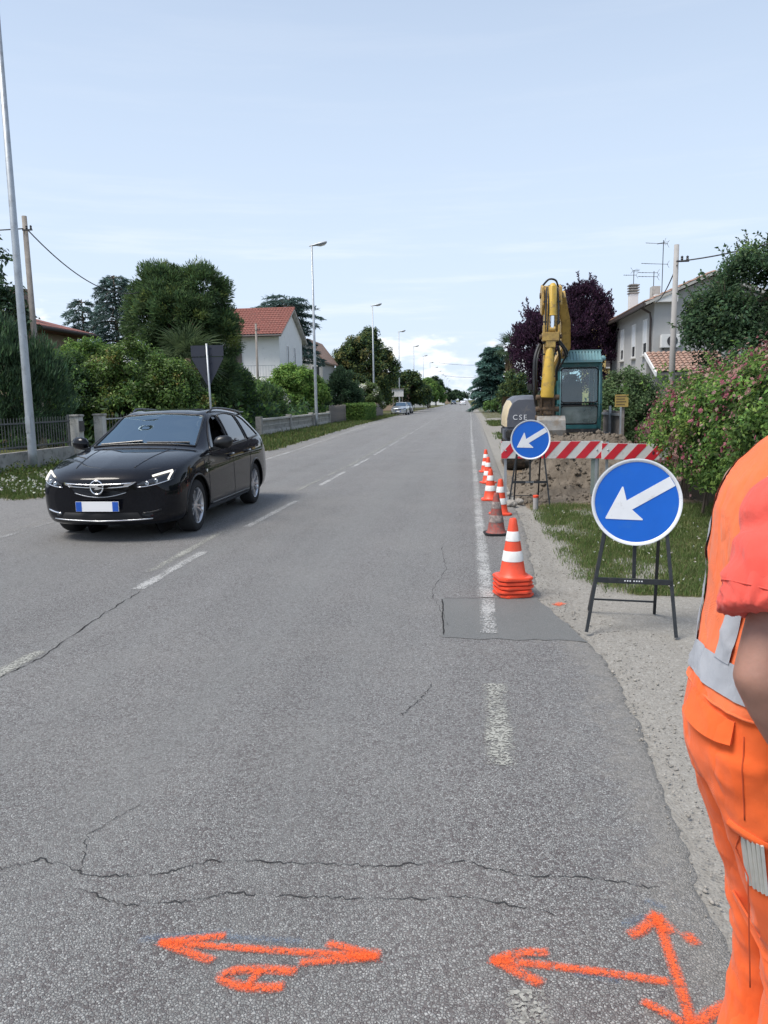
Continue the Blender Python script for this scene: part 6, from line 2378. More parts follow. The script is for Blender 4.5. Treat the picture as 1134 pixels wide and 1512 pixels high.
m = MB()
m.box((1.74, 18.0, 1.0), (0.36, 0.5, 0.35))
loc_build(m, 'boom_foot', 'rusty', EX, bevel=0.02)
m = boxloft([((1.80, 18.0, 1.05), 0.12, (0, 0.12, 0.02)), ((1.80, 17.85, 1.7), 0.10, (0, 0.15, 0.06)), ((1.92, 17.75, 2.2), 0.10, (0, 0.17, 0.0)), ((2.13, 17.45, 2.72), 0.095, (0, 0.16, 0.06)),
             ((2.08, 17.15, 3.25), 0.10, (0, 0.14, 0.07)), ((1.93, 16.85, 3.75), 0.11, (0, 0.10, 0.08))])
loc_build(m, 'boom', 'digger_yellow', EX, bevel=0.025)
m = boxloft([((1.72, 16.80, 3.92), 0.13, (0, 0.10, 0.02)), ((1.72, 16.70, 3.55), 0.135, (0, 0.17, 0.02)), ((1.71, 16.62, 2.9), 0.125, (0, 0.14, 0)), ((1.69, 16.58, 2.5), 0.11, (0, 0.11, 0)), ((1.66, 16.58, 1.55), 0.105, (0, 0.09, 0))])
stick = loc_build(m, 'stick', 'digger_yellow', EX, bevel=0.02)
# side plates at the head of the stick
for dx in (-0.20, 0.165):
    m = MB()
    m.prism([(16.62, 3.30), (16.95, 3.40), (17.0, 3.85), (16.85, 3.95), (16.55, 3.86), (16.5, 3.5)], lambda a, b, d: (1.73 + dx + d, a, b), 0, 0.045)
    loc_build(m, 'head_plate', 'digger_yellow', EX, bevel=0.01)
# bucket cylinder
m = MB()
m.tube([(1.735, 16.42, 3.90), (1.735, 16.40, 3.85), (1.73, 16.39, 3.33), (1.73, 16.388, 3.27)], [0.05, 0.085, 0.085, 0.092], 18)
cyl = loc_build(m, 'bucket_cylinder', 'digger_yellow_clean', EX, True, autos=40)
m = MB()
m.tube([(1.73, 16.388, 3.28), (1.728, 16.38, 3.02)], 0.048, 14)
loc_build(m, 'rod', 'chrome', cyl, True, autos=40)
m = MB()
m.lathe([(0.055, -0.06), (0.055, 0.06)], 14, (1.728, 16.38, 3.0), Matrix.Rotation(radians(90), 3, 'Y'))
loc_build(m, 'rod_eye', 'digger_yellow', cyl, True, autos=40)
# bracket
m = MB()
m.box((1.70, 16.40, 2.85), (0.34, 0.20, 0.18))
m.box((1.70, 16.39, 2.70), (0.20, 0.16, 0.14))
for dx in (-0.15, 0.15):
    m.box((1.715 + dx, 16.38, 3.0), (0.05, 0.12, 0.18))
loc_build(m, 'bracket', 'digger_yellow', EX, bevel=0.012)
# long lower cylinder hanging in front of the stick
m = MB()
m.tube([(1.69, 16.38, 2.66), (1.688, 16.37, 2.60), (1.685, 16.37, 2.52), (1.66, 16.36, 2.1), (1.645, 16.34, 1.66), (1.643, 16.34, 1.62)], [0.04, 0.062, 0.082, 0.115, 0.14, 0.13], 20)
loc_build(m, 'lower_cylinder', 'digger_yellow_clean', EX, True, autos=40)
# rusty linkage
for dx in (-0.135, 0.12):
    m = MB()
    m.bar((1.65 + dx, 16.36, 1.66), (1.66 + dx, 16.45, 1.18), 0.06, 0.12, (0, 1, 0))
    m.bar((1.65 + dx, 16.55, 1.62), (1.66 + dx, 16.48, 1.16), 0.05, 0.10, (0, 1, 0))
    loc_build(m, 'link', 'rusty', EX, bevel=0.012)
for z, y in ((1.62, 16.36), (1.38, 16.40), (1.2, 16.45)):
    m = MB()
    m.lathe([(0.045, -0.24), (0.055, -0.23), (0.055, 0.23), (0.045, 0.24)], 12, (1.655, y, z), Matrix.Rotation(radians(90), 3, 'Y'))
    loc_build(m, 'pin', 'rusty', EX, True, autos=40)
m = MB()
m.box((1.655, 16.42, 1.42), (0.2, 0.12, 0.34))
loc_build(m, 'link_block', 'rusty', EX, bevel=0.02)
# bucket
P = []
prof = [(16.52, 1.22), (16.36, 1.24), (16.24, 1.15), (16.20, 0.95), (16.26, 0.75), (16.42, 0.62), (16.62, 0.58), (16.80, 0.64)]
m = MB()
rows = [[(x, y, z) for y, z in prof] for x in (1.46, 1.995)]
m.grid(rows)
inner = [(16.52, 1.19), (16.38, 1.2), (16.275, 1.13), (16.235, 0.95), (16.29, 0.77), (16.44, 0.655), (16.62, 0.615), (16.80, 0.66)]
m.grid([[(x, y, z) for y, z in inner] for x in (1.46, 1.995)])
for x, d in ((1.46, -0.02), (1.995, 0.02)):
    quadbox(m, [(x, y, z) for y, z in prof], (d, 0, 0))
bk = loc_build(m, 'bucket', 'bucket_steel', EX)
for i in range(4):
    m = MB()
    m.prism([(16.76, 0.60), (16.76, 0.68), (16.92, 0.72)], lambda a, b, d: (1.48 + i * 0.155 + d, a, b), 0, 0.06)
    loc_build(m, 'tooth', 'rusty', bk)
# hoses
HS = [([(1.50, 16.6, 2.72), (1.40, 16.45, 2.45), (1.38, 16.42, 2.05), (1.41, 16.5, 1.65), (1.5, 17.2, 1.45)], 0.035), ([(1.53, 16.6, 2.70), (1.44, 16.42, 2.4), (1.43, 16.42, 2.0), (1.45, 16.5, 1.7)], 0.022),
      ([(1.86, 16.45, 2.75), (1.98, 16.55, 2.62), (2.08, 16.9, 2.5), (2.16, 17.3, 2.55), (2.12, 17.4, 2.9)], 0.024), ([(1.86, 16.42, 2.8), (2.0, 16.6, 2.66), (2.1, 16.9, 2.58), (2.12, 17.2, 2.5), (1.98, 17.5, 2.2)], 0.022),
      ([(1.62, 16.45, 3.85), (1.60, 16.38, 3.5), (1.59, 16.36, 3.1), (1.56, 16.4, 2.7)], 0.018), ([(1.66, 16.42, 3.88), (1.645, 16.34, 3.5), (1.63, 16.33, 3.0), (1.58, 16.38, 2.72)], 0.014),
      ([(1.83, 16.45, 3.85), (1.845, 16.38, 3.5), (1.85, 16.36, 3.1), (1.87, 16.42, 2.72)], 0.018), ([(1.55, 16.55, 3.9), (1.66, 16.45, 4.0), (1.8, 16.5, 3.98), (1.86, 16.6, 3.86)], 0.02),
      ([(1.86, 16.45, 2.66), (1.92, 16.6, 2.4), (1.9, 17.0, 2.2), (1.95, 17.4, 2.0)], 0.03)]
for pts, r in HS:
    # round the corners
    q = [Vector(p) for p in pts]
    sm = []
    for i in range(len(q) - 1):
        p0, p1, p2, p3 = q[max(i - 1, 0)], q[i], q[i + 1], q[min(i + 2, len(q) - 1)]
        for k in range(6):
            t_ = k / 6
            sm.append(0.5 * ((2 * p1) + (p2 - p0) * t_ + (2 * p0 - 5 * p1 + 4 * p2 - p3) * t_ ** 2 + (3 * p1 - p0 - 3 * p2 + p3) * t_ ** 3))
    sm.append(q[-1])
    m = MB()
    m.tube(sm, r, 8)
    loc_build(m, 'hose', 'hose', EX, True)
# clamps, pins and grease fittings along the stick
for i, (x, z) in enumerate(((1.585, 3.55), (1.585, 3.15), (1.855, 3.55), (1.855, 3.15), (1.56, 2.5), (1.80, 2.5), (1.555, 2.05), (1.79, 2.05))):
    m = MB()
    m.box((x, 16.40, z), (0.075, 0.05, 0.03))
    loc_build(m, 'hose_clamp', 'digger_black', EX, bevel=0.004)
for x, y, z, r in ((1.555, 16.78, 3.72, 0.06), (1.93, 16.78, 3.72, 0.06), (2.10, 17.3, 2.55, 0.06), (1.53, 16.40, 2.85, 0.045), (1.875, 16.40, 2.85, 0.045)):
    m = MB()
    m.lathe([(r, -0.05), (r, 0.05), (r * 0.5, 0.06)], 14, (x, y, z), Matrix.Rotation(radians(90), 3, 'Y'))
    loc_build(m, 'pin', 'rusty', EX, True, autos=40)
# mirror
m = MB()
m.tube([(1.5, 17.9, 1.66), (1.42, 17.85, 1.82)], 0.012, 6)
m.box((1.40, 17.84, 1.86), (0.10, 0.03, 0.14))
loc_build(m, 'mirror', 'digger_black', EX)
# ------------------------------------------------------------------ cars
def catmull(P, n):
    """P (k,...) -> resampled, centripetal-ish uniform catmull-rom with n steps per span"""
    k = len(P)
    out = []
    for i in range(k - 1):
        p0, p1, p2, p3 = P[max(i - 1, 0)], P[i], P[i + 1], P[min(i + 2, k - 1)]
        for j in range(n):
            t_ = j / n
            out.append(0.5 * (2 * p1 + (p2 - p0) * t_ + (2 * p0 - 5 * p1 + 4 * p2 - p3) * t_ ** 2 + (3 * p1 - p0 - 3 * p2 + p3) * t_ ** 3))
    out.append(P[-1])
    return np.array(out)


#  x, bow, then 8 (y,z): floor centre, floor edge, sill, waist, belt, rail, roof mid, roof centre
WAGON = [
    (2.265, 0.16, [(0, .33), (.40, .33), (.55, .36), (.60, .48), (.58, .58), (.46, .645), (.28, .665), (0, .67)]),
    (2.235, 0.20, [(0, .24), (.50, .24), (.68, .30), (.74, .49), (.71, .635), (.56, .705), (.32, .735), (0, .742)]),
    (2.10, 0.20, [(0, .19), (.57, .19), (.78, .26), (.835, .50), (.80, .695), (.63, .775), (.36, .815), (0, .825)]),
    (1.85, 0.14, [(0, .18), (.62, .18), (.85, .25), (.875, .53), (.845, .765), (.70, .845), (.39, .885), (0, .895)]),
    (1.55, 0.10, [(0, .18), (.66, .18), (.872, .25), (.893, .56), (.865, .83), (.745, .905), (.41, .945), (0, .955)]),
    (1.20, 0.08, [(0, .18), (.68, .18), (.882, .25), (.902, .58), (.875, .885), (.775, .955), (.43, .992), (0, 1.0)]),
    (0.95, 0.08, [(0, .18), (.68, .18), (.885, .25), (.905, .60), (.873, .915), (.765, .985), (.43, 1.02), (0, 1.03)]),
    (0.50, 0.10, [(0, .18), (.68, .18), (.885, .25), (.905, .61), (.868, .935), (.69, 1.185), (.40, 1.235), (0, 1.25)]),
    (0.08, 0.08, [(0, .18), (.68, .18), (.885, .25), (.905, .62), (.865, .95), (.625, 1.375), (.37, 1.425), (0, 1.44)]),
    (-0.45, 0.03, [(0, .18), (.68, .18), (.885, .25), (.905, .62), (.865, .965), (.605, 1.425), (.36, 1.475), (0, 1.488)]),
    (-1.15, 0.0, [(0, .18), (.68, .18), (.885, .25), (.905, .63), (.862, .985), (.595, 1.405), (.35, 1.462), (0, 1.475)]),
    (-1.75, -0.03, [(0, .19), (.67, .19), (.872, .26), (.895, .64), (.842, 1.005), (.575, 1.345), (.34, 1.412), (0, 1.428)]),
    (-2.08, -0.06, [(0, .21), (.65, .21), (.84, .28), (.865, .64), (.81, 1.0), (.60, 1.16), (.34, 1.215), (0, 1.23)]),
    (-2.32, -0.08, [(0, .24), (.60, .24), (.78, .31), (.81, .62), (.76, .90), (.60, .955), (.33, .98), (0, .985)]),
    (-2.42, -0.10, [(0, .34), (.5, .34), (.64, .38), (.68, .56), (.64, .72), (.5, .78), (.3, .80), (0, .81)]),
]
SEDAN = [(x, b, [(y * 0.95, z * (0.95 if z > 1.0 else 0.97)) for y, z in s]) for x, b, s in WAGON[:11]] + [
    (-1.62, -0.03, [(0, .19), (.64, .19), (.83, .26), (.85, .64), (.80, .96), (.60, 1.10), (.34, 1.14), (0, 1.15)]),
    (-1.9, -0.06, [(0, .21), (.62, .21), (.80, .28), (.82, .64), (.77, .93), (.62, .985), (.34, 1.0), (0, 1.0)]),
    (-2.2, -0.08, [(0, .24), (.57, .24), (.74, .31), (.77, .62), (.72, .88), (.58, .93), (.33, .95), (0, .955)]),
    (-2.28, -0.10, [(0, .34), (.48, .34), (.61, .38), (.65, .56), (.61, .72), (.48, .77), (.3, .79), (0, .80)])]
AX = 1.33
WR = 0.318


def car_skin(stations, ns=9, nv=6):
    A = np.array([[[x, y, z] for y, z in sec] for x, b, sec in stations], float)
    for i, (x, b, sec) in enumerate(stations):
        wmax = max(y for y, z in sec)
        A[i, :, 0] = x - b * (A[i, :, 1] / wmax) ** 2 * (1 if b >= 0 else 1)
    A = catmull(A, ns)                       # along the length
    B = np.swapaxes(catmull(np.swapaxes(A, 0, 1), nv), 0, 1)   # round the section
    return B


def make_car(name, label, loc, rotz, paint, stations, detail=True, group=None, holes=True):
    t_ = thing(name, label, 'car', loc, rotz, group)
    S = car_skin(stations)
    nu, nv = S.shape[:2]
    R = S.copy()
    L = S.copy()
    L[..., 1] *= -1
    # full tube: right half (y>0) then mirrored half
    ring = np.concatenate([R, L[:, ::-1][:, 1:-1]], 1)
    n = ring.shape[1]
    V = ring.reshape(-1, 3)
    faces = []
    for i in range(nu - 1):
        for j in range(n):
            faces.append((i * n + j, i * n + (j + 1) % n, (i + 1) * n + (j + 1) % n, (i + 1) * n + j))
    faces.append(tuple(range(n)))
    faces.append(tuple((nu - 1) * n + j for j in range(n))[::-1])
    full = [Vector(p) for p in V]
    bvh = BVHTree.FromPolygons(full, faces)

    def cast(o, d):
        h = bvh.ray_cast(Vector(o), Vector(d))
        return h[0], h[1]

    def side(x, z, s, off):
        """point on the flank (s=+1 left side) pushed out by off"""
        p, nn = cast((x, s * 2.0, z), (0, -s, 0))
        if p is None:
            p, nn = Vector((x, s * 0.86, z)), Vector((0, s, 0))
        if nn.y * s < 0:
            nn = -nn
        return p + nn * off

    def front(y, z, off, s=1):
        p, nn = cast((s * 4.0, y, z), (-s, 0, 0))
        if p is None:
            p, nn = Vector((s * 2.2, y, z)), Vector((s, 0, 0))
        if nn.x * s < 0:
            nn = -nn
        return p + nn * off

    def topp(x, y, off):
        p, nn = cast((x, y, 3.0), (0, 0, -1))
        if p is None:
            p, nn = Vector((x, y, 1.0)), Vector((0, 0, 1))
        if nn.z < 0:
            nn = -nn
        return p + nn * off

    # window outlines in the side view: bottom and top edges (x0,z0,x1,z1)
    wins = [((0.74, 0.955), (-0.10, 0.985), (0.18, 1.315), (-0.17, 1.385), 'front'), ((-0.19, 0.988), (-0.98, 1.015), (-0.26, 1.388), (-1.02, 1.375), 'rear'), ((-1.07, 1.02), (-1.72, 1.05), (-1.09, 1.365), (-1.44, 1.305), 'quarter')]
    if stations is SEDAN:
        wins = [((0.70, 0.93), (-0.10, 0.955), (0.16, 1.22), (-0.17, 1.29), 'front'), ((-0.19, 0.96), (-0.98, 0.975), (-0.26, 1.295), (-0.95, 1.25), 'rear')]
    ws = (0.90, 0.14) if stations is WAGON else (0.88, 0.16)

    def wedge(wd, f, g):
        (ax, az), (bx, bz), (cx, cz), (dx, dz), _ = wd
        x0, z0 = ax + (bx - ax) * f, az + (bz - az) * f
        x1, z1 = cx + (dx - cx) * f, cz + (dz - cz) * f + (0.03 * sin(pi * f))
        return x0 + (x1 - x0) * g, z0 + (z1 - z0) * g

    def in_poly(x, z, poly):
        c = False
        for (x1_, z1_), (x2_, z2_) in zip(poly, poly[1:] + poly[:1]):
            if (z1_ > z) != (z2_ > z) and x < (x2_ - x1_) * (z - z1_) / (z2_ - z1_) + x1_:
                c = not c
        return c

    polys = []
    for wd in wins:
        polys.append([wedge(wd, f, 0.06) for f in (0.05, 0.95)] + [wedge(wd, f, 0.94) for f in (0.95, 0.5, 0.05)])
    keep = []
    V2 = V.copy()
    for f in faces[:-2]:
        c = V[list(f)].mean(0)
        drop = False
        if abs(c[1]) > 0.45 and c[2] < 0.75:
            for ax in (AX, -AX):
                if (c[0] - ax) ** 2 + (c[2] - WR) ** 2 < 0.375 ** 2:
                    drop = True
        if holes and not drop and abs(c[1]) > 0.5 and c[2] > 0.94:
            for p in polys:
                if in_poly(c[0], c[2], p):
                    drop = True
        if holes and not drop and ws[1] + 0.03 < c[0] < ws[0] - 0.05 and abs(c[1]) < 0.57 + 0.10 * (c[0] - ws[1]) / (ws[0] - ws[1]) and c[2] > 0.9:
            drop = True
        if not drop:
            keep.append(f)
    # pull arch rim vertices on to the circle
    cnt = {}
    for f in keep:
        for k in f:
            cnt[k] = cnt.get(k, 0) + 1
    for k in cnt:
        p = V2[k]
        if abs(p[1]) > 0.45 and p[2] < 0.78:
            for ax in (AX, -AX):
                d = math.hypot(p[0] - ax, p[2] - WR)
                if d < 0.415:
                    f = 0.385 / max(d, 1e-6)
                    V2[k] = (ax + (p[0] - ax) * f, p[1], WR + (p[2] - WR) * f)
    m = MB()
    m.add([tuple(p) for p in V2], keep + faces[-2:])
    body = m.build('body', paint, t_, True, autos=45)
    # wheel arches
    for ax in (AX, -AX):
        for s in (-1, 1):
            m = MB()
            pts = []
            for k in range(21):
                a = radians(-8 + 196 * k / 20)
                x, z = ax + 0.385 * cos(a), WR + 0.385 * sin(a)
                p = side(ax + 0.40 * cos(a), WR + 0.40 * sin(a), s, 0.0)
                pts.append((x, p.y - s * 0.004, z))
            m.tube(pts, 0.014, 6)
            m.build('arch_lip', 'black_trim', t_, True)
            m = MB()
            P = []
            for k in range(19):
                a = radians(-14 + 208 * k / 18)
                P.append([(ax + 0.392 * cos(a), s * 0.86, WR + 0.392 * sin(a)), (ax + 0.392 * cos(a), s * 0.45, WR + 0.392 * sin(a))])
            m.grid(P)
            m.add([(ax + 0.392 * cos(radians(a)), s * 0.46, WR + 0.392 * sin(radians(a))) for a in range(0, 360, 20)], [tuple(range(18))])
            m.build('wheel_well', 'black_rubber', t_, True)
    # wheels
    for ax in (AX, -AX):
        for s in (-1, 1):
            m = MB()
            RM = Matrix.Rotation(radians(-90 * s), 3, 'X')     # lathe axis to +y*s
            c = (ax, s * 0.775, WR)
            m.lathe([(0.215, -0.10), (0.27, -0.108), (0.305, -0.095), (WR, -0.07), (WR, 0.07), (0.305, 0.093), (0.27, 0.104), (0.222, 0.098), (0.215, 0.08)], 40, c, RM, closed=True)
            wh = m.build('wheel', 'tyre', t_, True, autos=50)
            m = MB()
            m.lathe([(0.224, 0.096), (0.216, 0.09), (0.205, 0.06), (0.20, -0.09), (0.214, -0.095), (0.222, 0.0)], 40, c, RM, closed=True)
            rim = m.build('rim', 'rim_silver', wh, True, autos=40)
            m = MB()
            m.lathe([(0.19, 0.0), (0.15, 0.01), (0.04, 0.012)], 24, c, RM)
            m.build('brake_disc', 'dark_metal', wh, True, autos=40)
            m = MB()
            for k in range(5):
                for da in (-0.17, 0.17):
                    a = 2 * pi * k / 5 + 0.3
                    d0 = Vector((cos(a + da * 1.6), sin(a + da * 1.6), 0)) * 0.045
                    d1 = Vector((cos(a + da), sin(a + da), 0)) * 0.208
                    m.bar(d0 + Vector((0, 0, 0.055)), d1 + Vector((0, 0, 0.084)), 0.026, 0.022)
            m.lathe([(0.066, 0.04), (0.062, 0.066), (0.03, 0.074), (0.028, 0.078), (0.002, 0.08)], 20)
            m.v = [tuple(RM @ Vector(p) + Vector(c)) for p in m.v]
            m.build('spokes', 'rim_silver', wh, bevel=0.003)

    def patch(fn, nf=12, ng=8):
        return [[fn(i / nf, j / ng) for j in range(ng + 1)] for i in range(nf + 1)]

    def _unused():
        pass

    def loop_tube(pts, r, nm, mt, par, n=6):
        m = MB()
        m.tube(pts, r, n)
        return m.build(nm, mt, par, True)

    # glass
    for s in (-1, 1):
        for wi, wd in enumerate(wins):
            m = MB()
            m.grid(patch(lambda f, g: side(*wedge(wd, f, g), s, 0.004)))
            if detail and wd[4] == 'front' and s == 1:
                # lowered window: only the small fixed corner and the lower strip remain
                m = MB()
                m.grid(patch(lambda f, g: side(*wedge(wd, f * 0.16, g), s, 0.004), 4, 8))
            m.build('side_window', 'side_glass', body, True, recalc=False, out=True)
            edge = [side(*wedge(wd, f, 0), s, 0.006) for f in np.linspace(0, 1, 10)] + [side(*wedge(wd, 1, g), s, 0.006) for g in np.linspace(0, 1, 7)[1:]] + \
                   [side(*wedge(wd, f, 1), s, 0.006) for f in np.linspace(1, 0, 12)[1:]] + [side(*wedge(wd, 0, g), s, 0.006) for g in np.linspace(1, 0, 10)[1:]]
            loop_tube(edge, 0.013, 'window_seal', 'black_trim', body)
            loop_tube([side(*wedge(wd, f, -0.045), s, 0.004) for f in np.linspace(-0.04, 1.04, 12)], 0.007, 'belt_trim', 'chrome' if detail and False else 'black_trim', body)
    def wsp(f, g):
        x = ws[0] + (ws[1] - ws[0]) * g
        hw = (0.70 + (0.585 - 0.70) * g)
        y = (f * 2 - 1) * hw
        x2 = x - 0.05 * (y / hw) ** 2 * (1 - g)
        return topp(x2, y, 0.004)
    m = MB()
    m.grid(patch(wsp, 20, 14))
    wso = m.build('windscreen', 'windscreen', body, True, recalc=False, out=True)
    edge = [wsp(f, 0) for f in np.linspace(0, 1, 16)] + [wsp(1, g) for g in np.linspace(0, 1, 14)[1:]] + [wsp(f, 1) for f in np.linspace(1, 0, 16)[1:]] + [wsp(0, g) for g in np.linspace(1, 0, 14)[1:]]
    loop_tube(edge, 0.014, 'windscreen_seal', 'black_trim', body)
    # rear glass
    rx = (-1.86, -2.16) if stations is WAGON else (-1.2, -1.6)

    def rgl(f, g):
        return topp(rx[0] + (rx[1] - rx[0]) * g, (f * 2 - 1) * (0.5 + 0.06 * g), 0.004)
    m = MB()
    m.grid(patch(rgl, 12, 8))
    m.build('rear_window', 'side_glass', body, True, recalc=False, out=True)
    # lamps
    for s in (-1, 1):
        def hl(f, g):
            # front view: slim wedge from the grille out and up round the corner
            y = 0.455 + 0.335 * f
            z0 = 0.628 + 0.012 * f + 0.05 * f ** 2
            z1 = 0.672 + 0.105 * f + 0.02 * f ** 2
            return front(s * y, z0 + (z1 - z0) * g, 0.006 + 0.012 * sin(pi * g) * sin(pi * min(1, f + 0.1)))
        m = MB()
        m.grid(patch(hl, 18, 8))
        h = m.build('headlight', 'lamp_glass', t_, True, recalc=False, out=True)

        def hb(f, g):
            y = 0.46 + 0.325 * f
            z0 = 0.632 + 0.012 * f + 0.05 * f ** 2
            z1 = 0.668 + 0.105 * f + 0.02 * f ** 2
            return front(s * y, z0 + (z1 - z0) * g, 0.002)
        m = MB()
        m.grid(patch(hb, 12, 6))
        m.build('reflector_bowl', 'dark_metal', h, True, recalc=False, out=True)
        if detail:
            for yy, zz, r in ((0.56, 0.672, 0.024), (0.645, 0.69, 0.026)):
                m = MB()
                c = front(s * yy, zz, 0.004)
                m.lathe([(r, 0), (r, 0.006), (r * 0.8, 0.010), (r * 0.3, 0.004)], 16, c, Matrix.Rotation(radians(90), 3, 'Y'))
                m.build('projector', 'lamp_inner', h, True, autos=40)
            pts = [front(s * (0.60 + 0.16 * f), 0.742 + 0.045 * f, 0.012) for f in np.linspace(0, 1, 6)] + [front(s * (0.765 - 0.012 * f), 0.785 - 0.085 * f, 0.012) for f in np.linspace(0.1, 1, 6)]
            loop_tube(pts, 0.0125, 'running_light', 'running_light', h)
            loop_tube([front(s * (0.46 + 0.31 * f), 0.634 + 0.012 * f + 0.045 * f * f, 0.010) for f in np.linspace(0, 1, 10)], 0.006, 'lower_trim', 'chrome', h)
        def tl(f, g):
            z = 0.72 + 0.26 * g
            return front(s * (0.56 + 0.17 * f), z, 0.005, -1)
        m = MB()
        m.grid(patch(tl, 6, 8))
        m.build('tail_light', 'lamp_lens_tail', t_, True, recalc=False, out=True)
    # grille
    def gr(f, g):
        y = (f * 2 - 1)
        hw = 0.44 - 0.13 * (1 - g)
        zc = 0.535 + 0.150 * g + 0.012 * (y * y) * g + 0.045 * (y * y) * (1 - g)
        return front(y * hw, zc, 0.003)
    m = MB()
    m.grid(patch(gr, 22, 6))
    gri = m.build('grille', 'grille_black', t_, True, recalc=False, out=True)
    if detail:
        m = MB()
        for i in range(23):
            for j in range(3):
                f0 = (i + 0.5 * (j % 2)) / 23
                p = [gr(f0, 0.1 + 0.17 * j), gr(f0 + 0.022, 0.185 + 0.17 * j), gr(f0 + 0.044, 0.1 + 0.17 * j)]
                m.tube([q + Vector((0.004, 0, 0)) for q in p], 0.0035, 4)
        mesh_o = m.build('mesh', 'dark_metal', gri)
        mesh_o['kind'] = 'stuff'
        loop_tube([gr(f, 0.62 + 0.10 * (2 * f - 1) ** 2 * 0) + Vector((0.006, 0, 0)) for f in np.linspace(0.03, 0.97, 24)], 0.010, 'chrome_bar', 'chrome', gri)
        loop_tube([gr(f, 0.90) + Vector((0.010, 0, 0)) for f in np.linspace(0.04, 0.96, 24)], 0.008, 'chrome_bar', 'chrome', gri)
        for s in (0, 1):
            e = [gr(abs(s - f), g) + Vector((0.006, 0, 0)) for f, g in ((0.04, 0.60), (0.0, 0.75), (-0.02, 0.98), (0.10, 0.95), (0.115, 0.66))]
            m = MB()
            m.add(e + [q + Vector((0.008, 0, 0)) for q in e], [(0, 1, 2, 3, 4), (9, 8, 7, 6, 5)] + [(i, (i + 1) % 5, 5 + (i + 1) % 5, 5 + i) for i in range(5)])
            m.build('chrome_wing', 'chrome', gri)
        loop_tube([gr(f, -0.10) + Vector((0.004, 0, 0)) for f in np.linspace(-0.01, 1.01, 24)] , 0.007, 'lower_trim', 'rim_silver', gri)
        # ring badge with a bolt through it
        c = front(0, 0.640, 0.050)
        RM = Matrix.Rotation(radians(90), 3, 'Y')
        m = MB()
        P = []
        for k in range(32):
            a = 2 * pi * k / 32
            P.append((c.x + 0.004, c.y + 0.076 * cos(a), c.z + 0.076 * sin(a)))
        P.append(P[0])
        m.tube(P, 0.009, 8)
        bd = m.build('badge', 'chrome', t_, True)
        m = MB()
        bolt = [(-0.092, 0.006), (-0.012, 0.026), (0.026, 0.026), (0.014, 0.006), (0.092, -0.006), (0.012, -0.026), (-0.026, -0.026), (-0.014, -0.006)]
        m.prism([(a, b) for a, b in bolt], lambda a, b, d: (c.x + d, c.y + a, c.z + b), 0.0, 0.012)
        m.build('badge_bolt', 'chrome', bd)
        m = MB()
        m.lathe([(0.070, -0.03), (0.070, -0.001)], 24, c, RM)
        m.build('badge_back', 'grille_black', bd)
    # number plate
    pc = front(0, 0.425, 0.0)
    pc.x = max(front(yy, zz, 0.0).x for yy in (0, 0.1, 0.2) for zz in (0.36, 0.41, 0.45, 0.485)) + 0.014
    m = MB()
    m.box((pc.x, 0, 0.425), (0.012, 0.52, 0.112))
    pl = m.build('number_plate', 'plate_white', t_)
    for s in (-1, 1):
        m = MB()
        m.box((pc.x + 0.0075, s * 0.222, 0.425), (0.002, 0.07, 0.108))
        m.build('blue_band', 'plate_blue', pl)
    if detail:
        for s in (-1, 1):
            # fog corner trims
            loop_tube([front(s * (0.50 + 0.19 * f), 0.335 + 0.035 * f * f, 0.006) for f in np.linspace(0, 1, 8)], 0.011, 'fog_trim', 'chrome' if s < 0 else 'black_trim', t_)
        m = MB()
        m.grid(patch(lambda f, g: front((f * 2 - 1) * (0.50 - 0.05 * g), 0.262 + 0.085 * g, 0.004), 16, 4))
        m.build('lower_intake', 'black_rubber', t_, True, recalc=False, out=True)
        loop_tube([front((f * 2 - 1) * 0.60, 0.258 + 0.012 * (2 * f - 1) ** 2, 0.006) for f in np.linspace(0, 1, 20)], 0.008, 'splitter_trim', 'rim_silver', t_)
        for s in (-1, 1):
            # bonnet creases
            pts = [topp(2.0 - 1.0 * f, s * (0.36 + 0.13 * f), 0.0005) for f in np.linspace(0, 1, 14)]
            loop_tube(pts, 0.006, 'bonnet_crease', paint, body)
            # shut lines
            for xs in ([(0.93, 0.36), (0.93, 0.62), (0.88, 0.93)], [(-0.145, 0.27), (-0.155, 0.62), (-0.145, 0.98)], [(-0.93, 0.42), (-1.02, 0.75), (-1.02, 1.0)], [(0.93, 0.27), (0.4, 0.255), (-0.145, 0.262), (-0.8, 0.268)]):
                q = []
                for (a, b) in zip(xs[:-1], xs[1:]):
                    for k in range(8):
                        q.append((a[0] + (b[0] - a[0]) * k / 8, a[1] + (b[1] - a[1]) * k / 8))
                q.append(xs[-1])
                loop_tube([side(x, z, s, 0.0) for x, z in q], 0.0035, 'shut_line', 'black_rubber', body, 4)
            # sill trim, flank crease
            loop_tube([side(x, 0.285, s, 0.0) for x in np.linspace(0.9, -0.9, 20)], 0.010, 'sill_trim', paint, body)
            loop_tube([side(x, 0.80 + 0.03 * (0.9 - x) / 2.2, s, -0.003) for x in np.linspace(0.2, -1.9, 24)], 0.007, 'flank_crease', paint, body)
            # handles
            for xh in (-0.02, -0.86):
                p = side(xh, 0.855, s, 0.028)
                m = MB()
                m.tube([side(xh + 0.10, 0.85, s, 0.0), side(xh + 0.085, 0.852, s, 0.03), p, side(xh - 0.085, 0.858, s, 0.03), side(xh - 0.10, 0.86, s, 0.0)], 0.014, 8)
                m.build('door_handle', paint, body, True)
            # mirrors
            P = []
            bx, bz = 0.64, 1.03
            by = abs(side(bx, 0.97, s, 0).y)
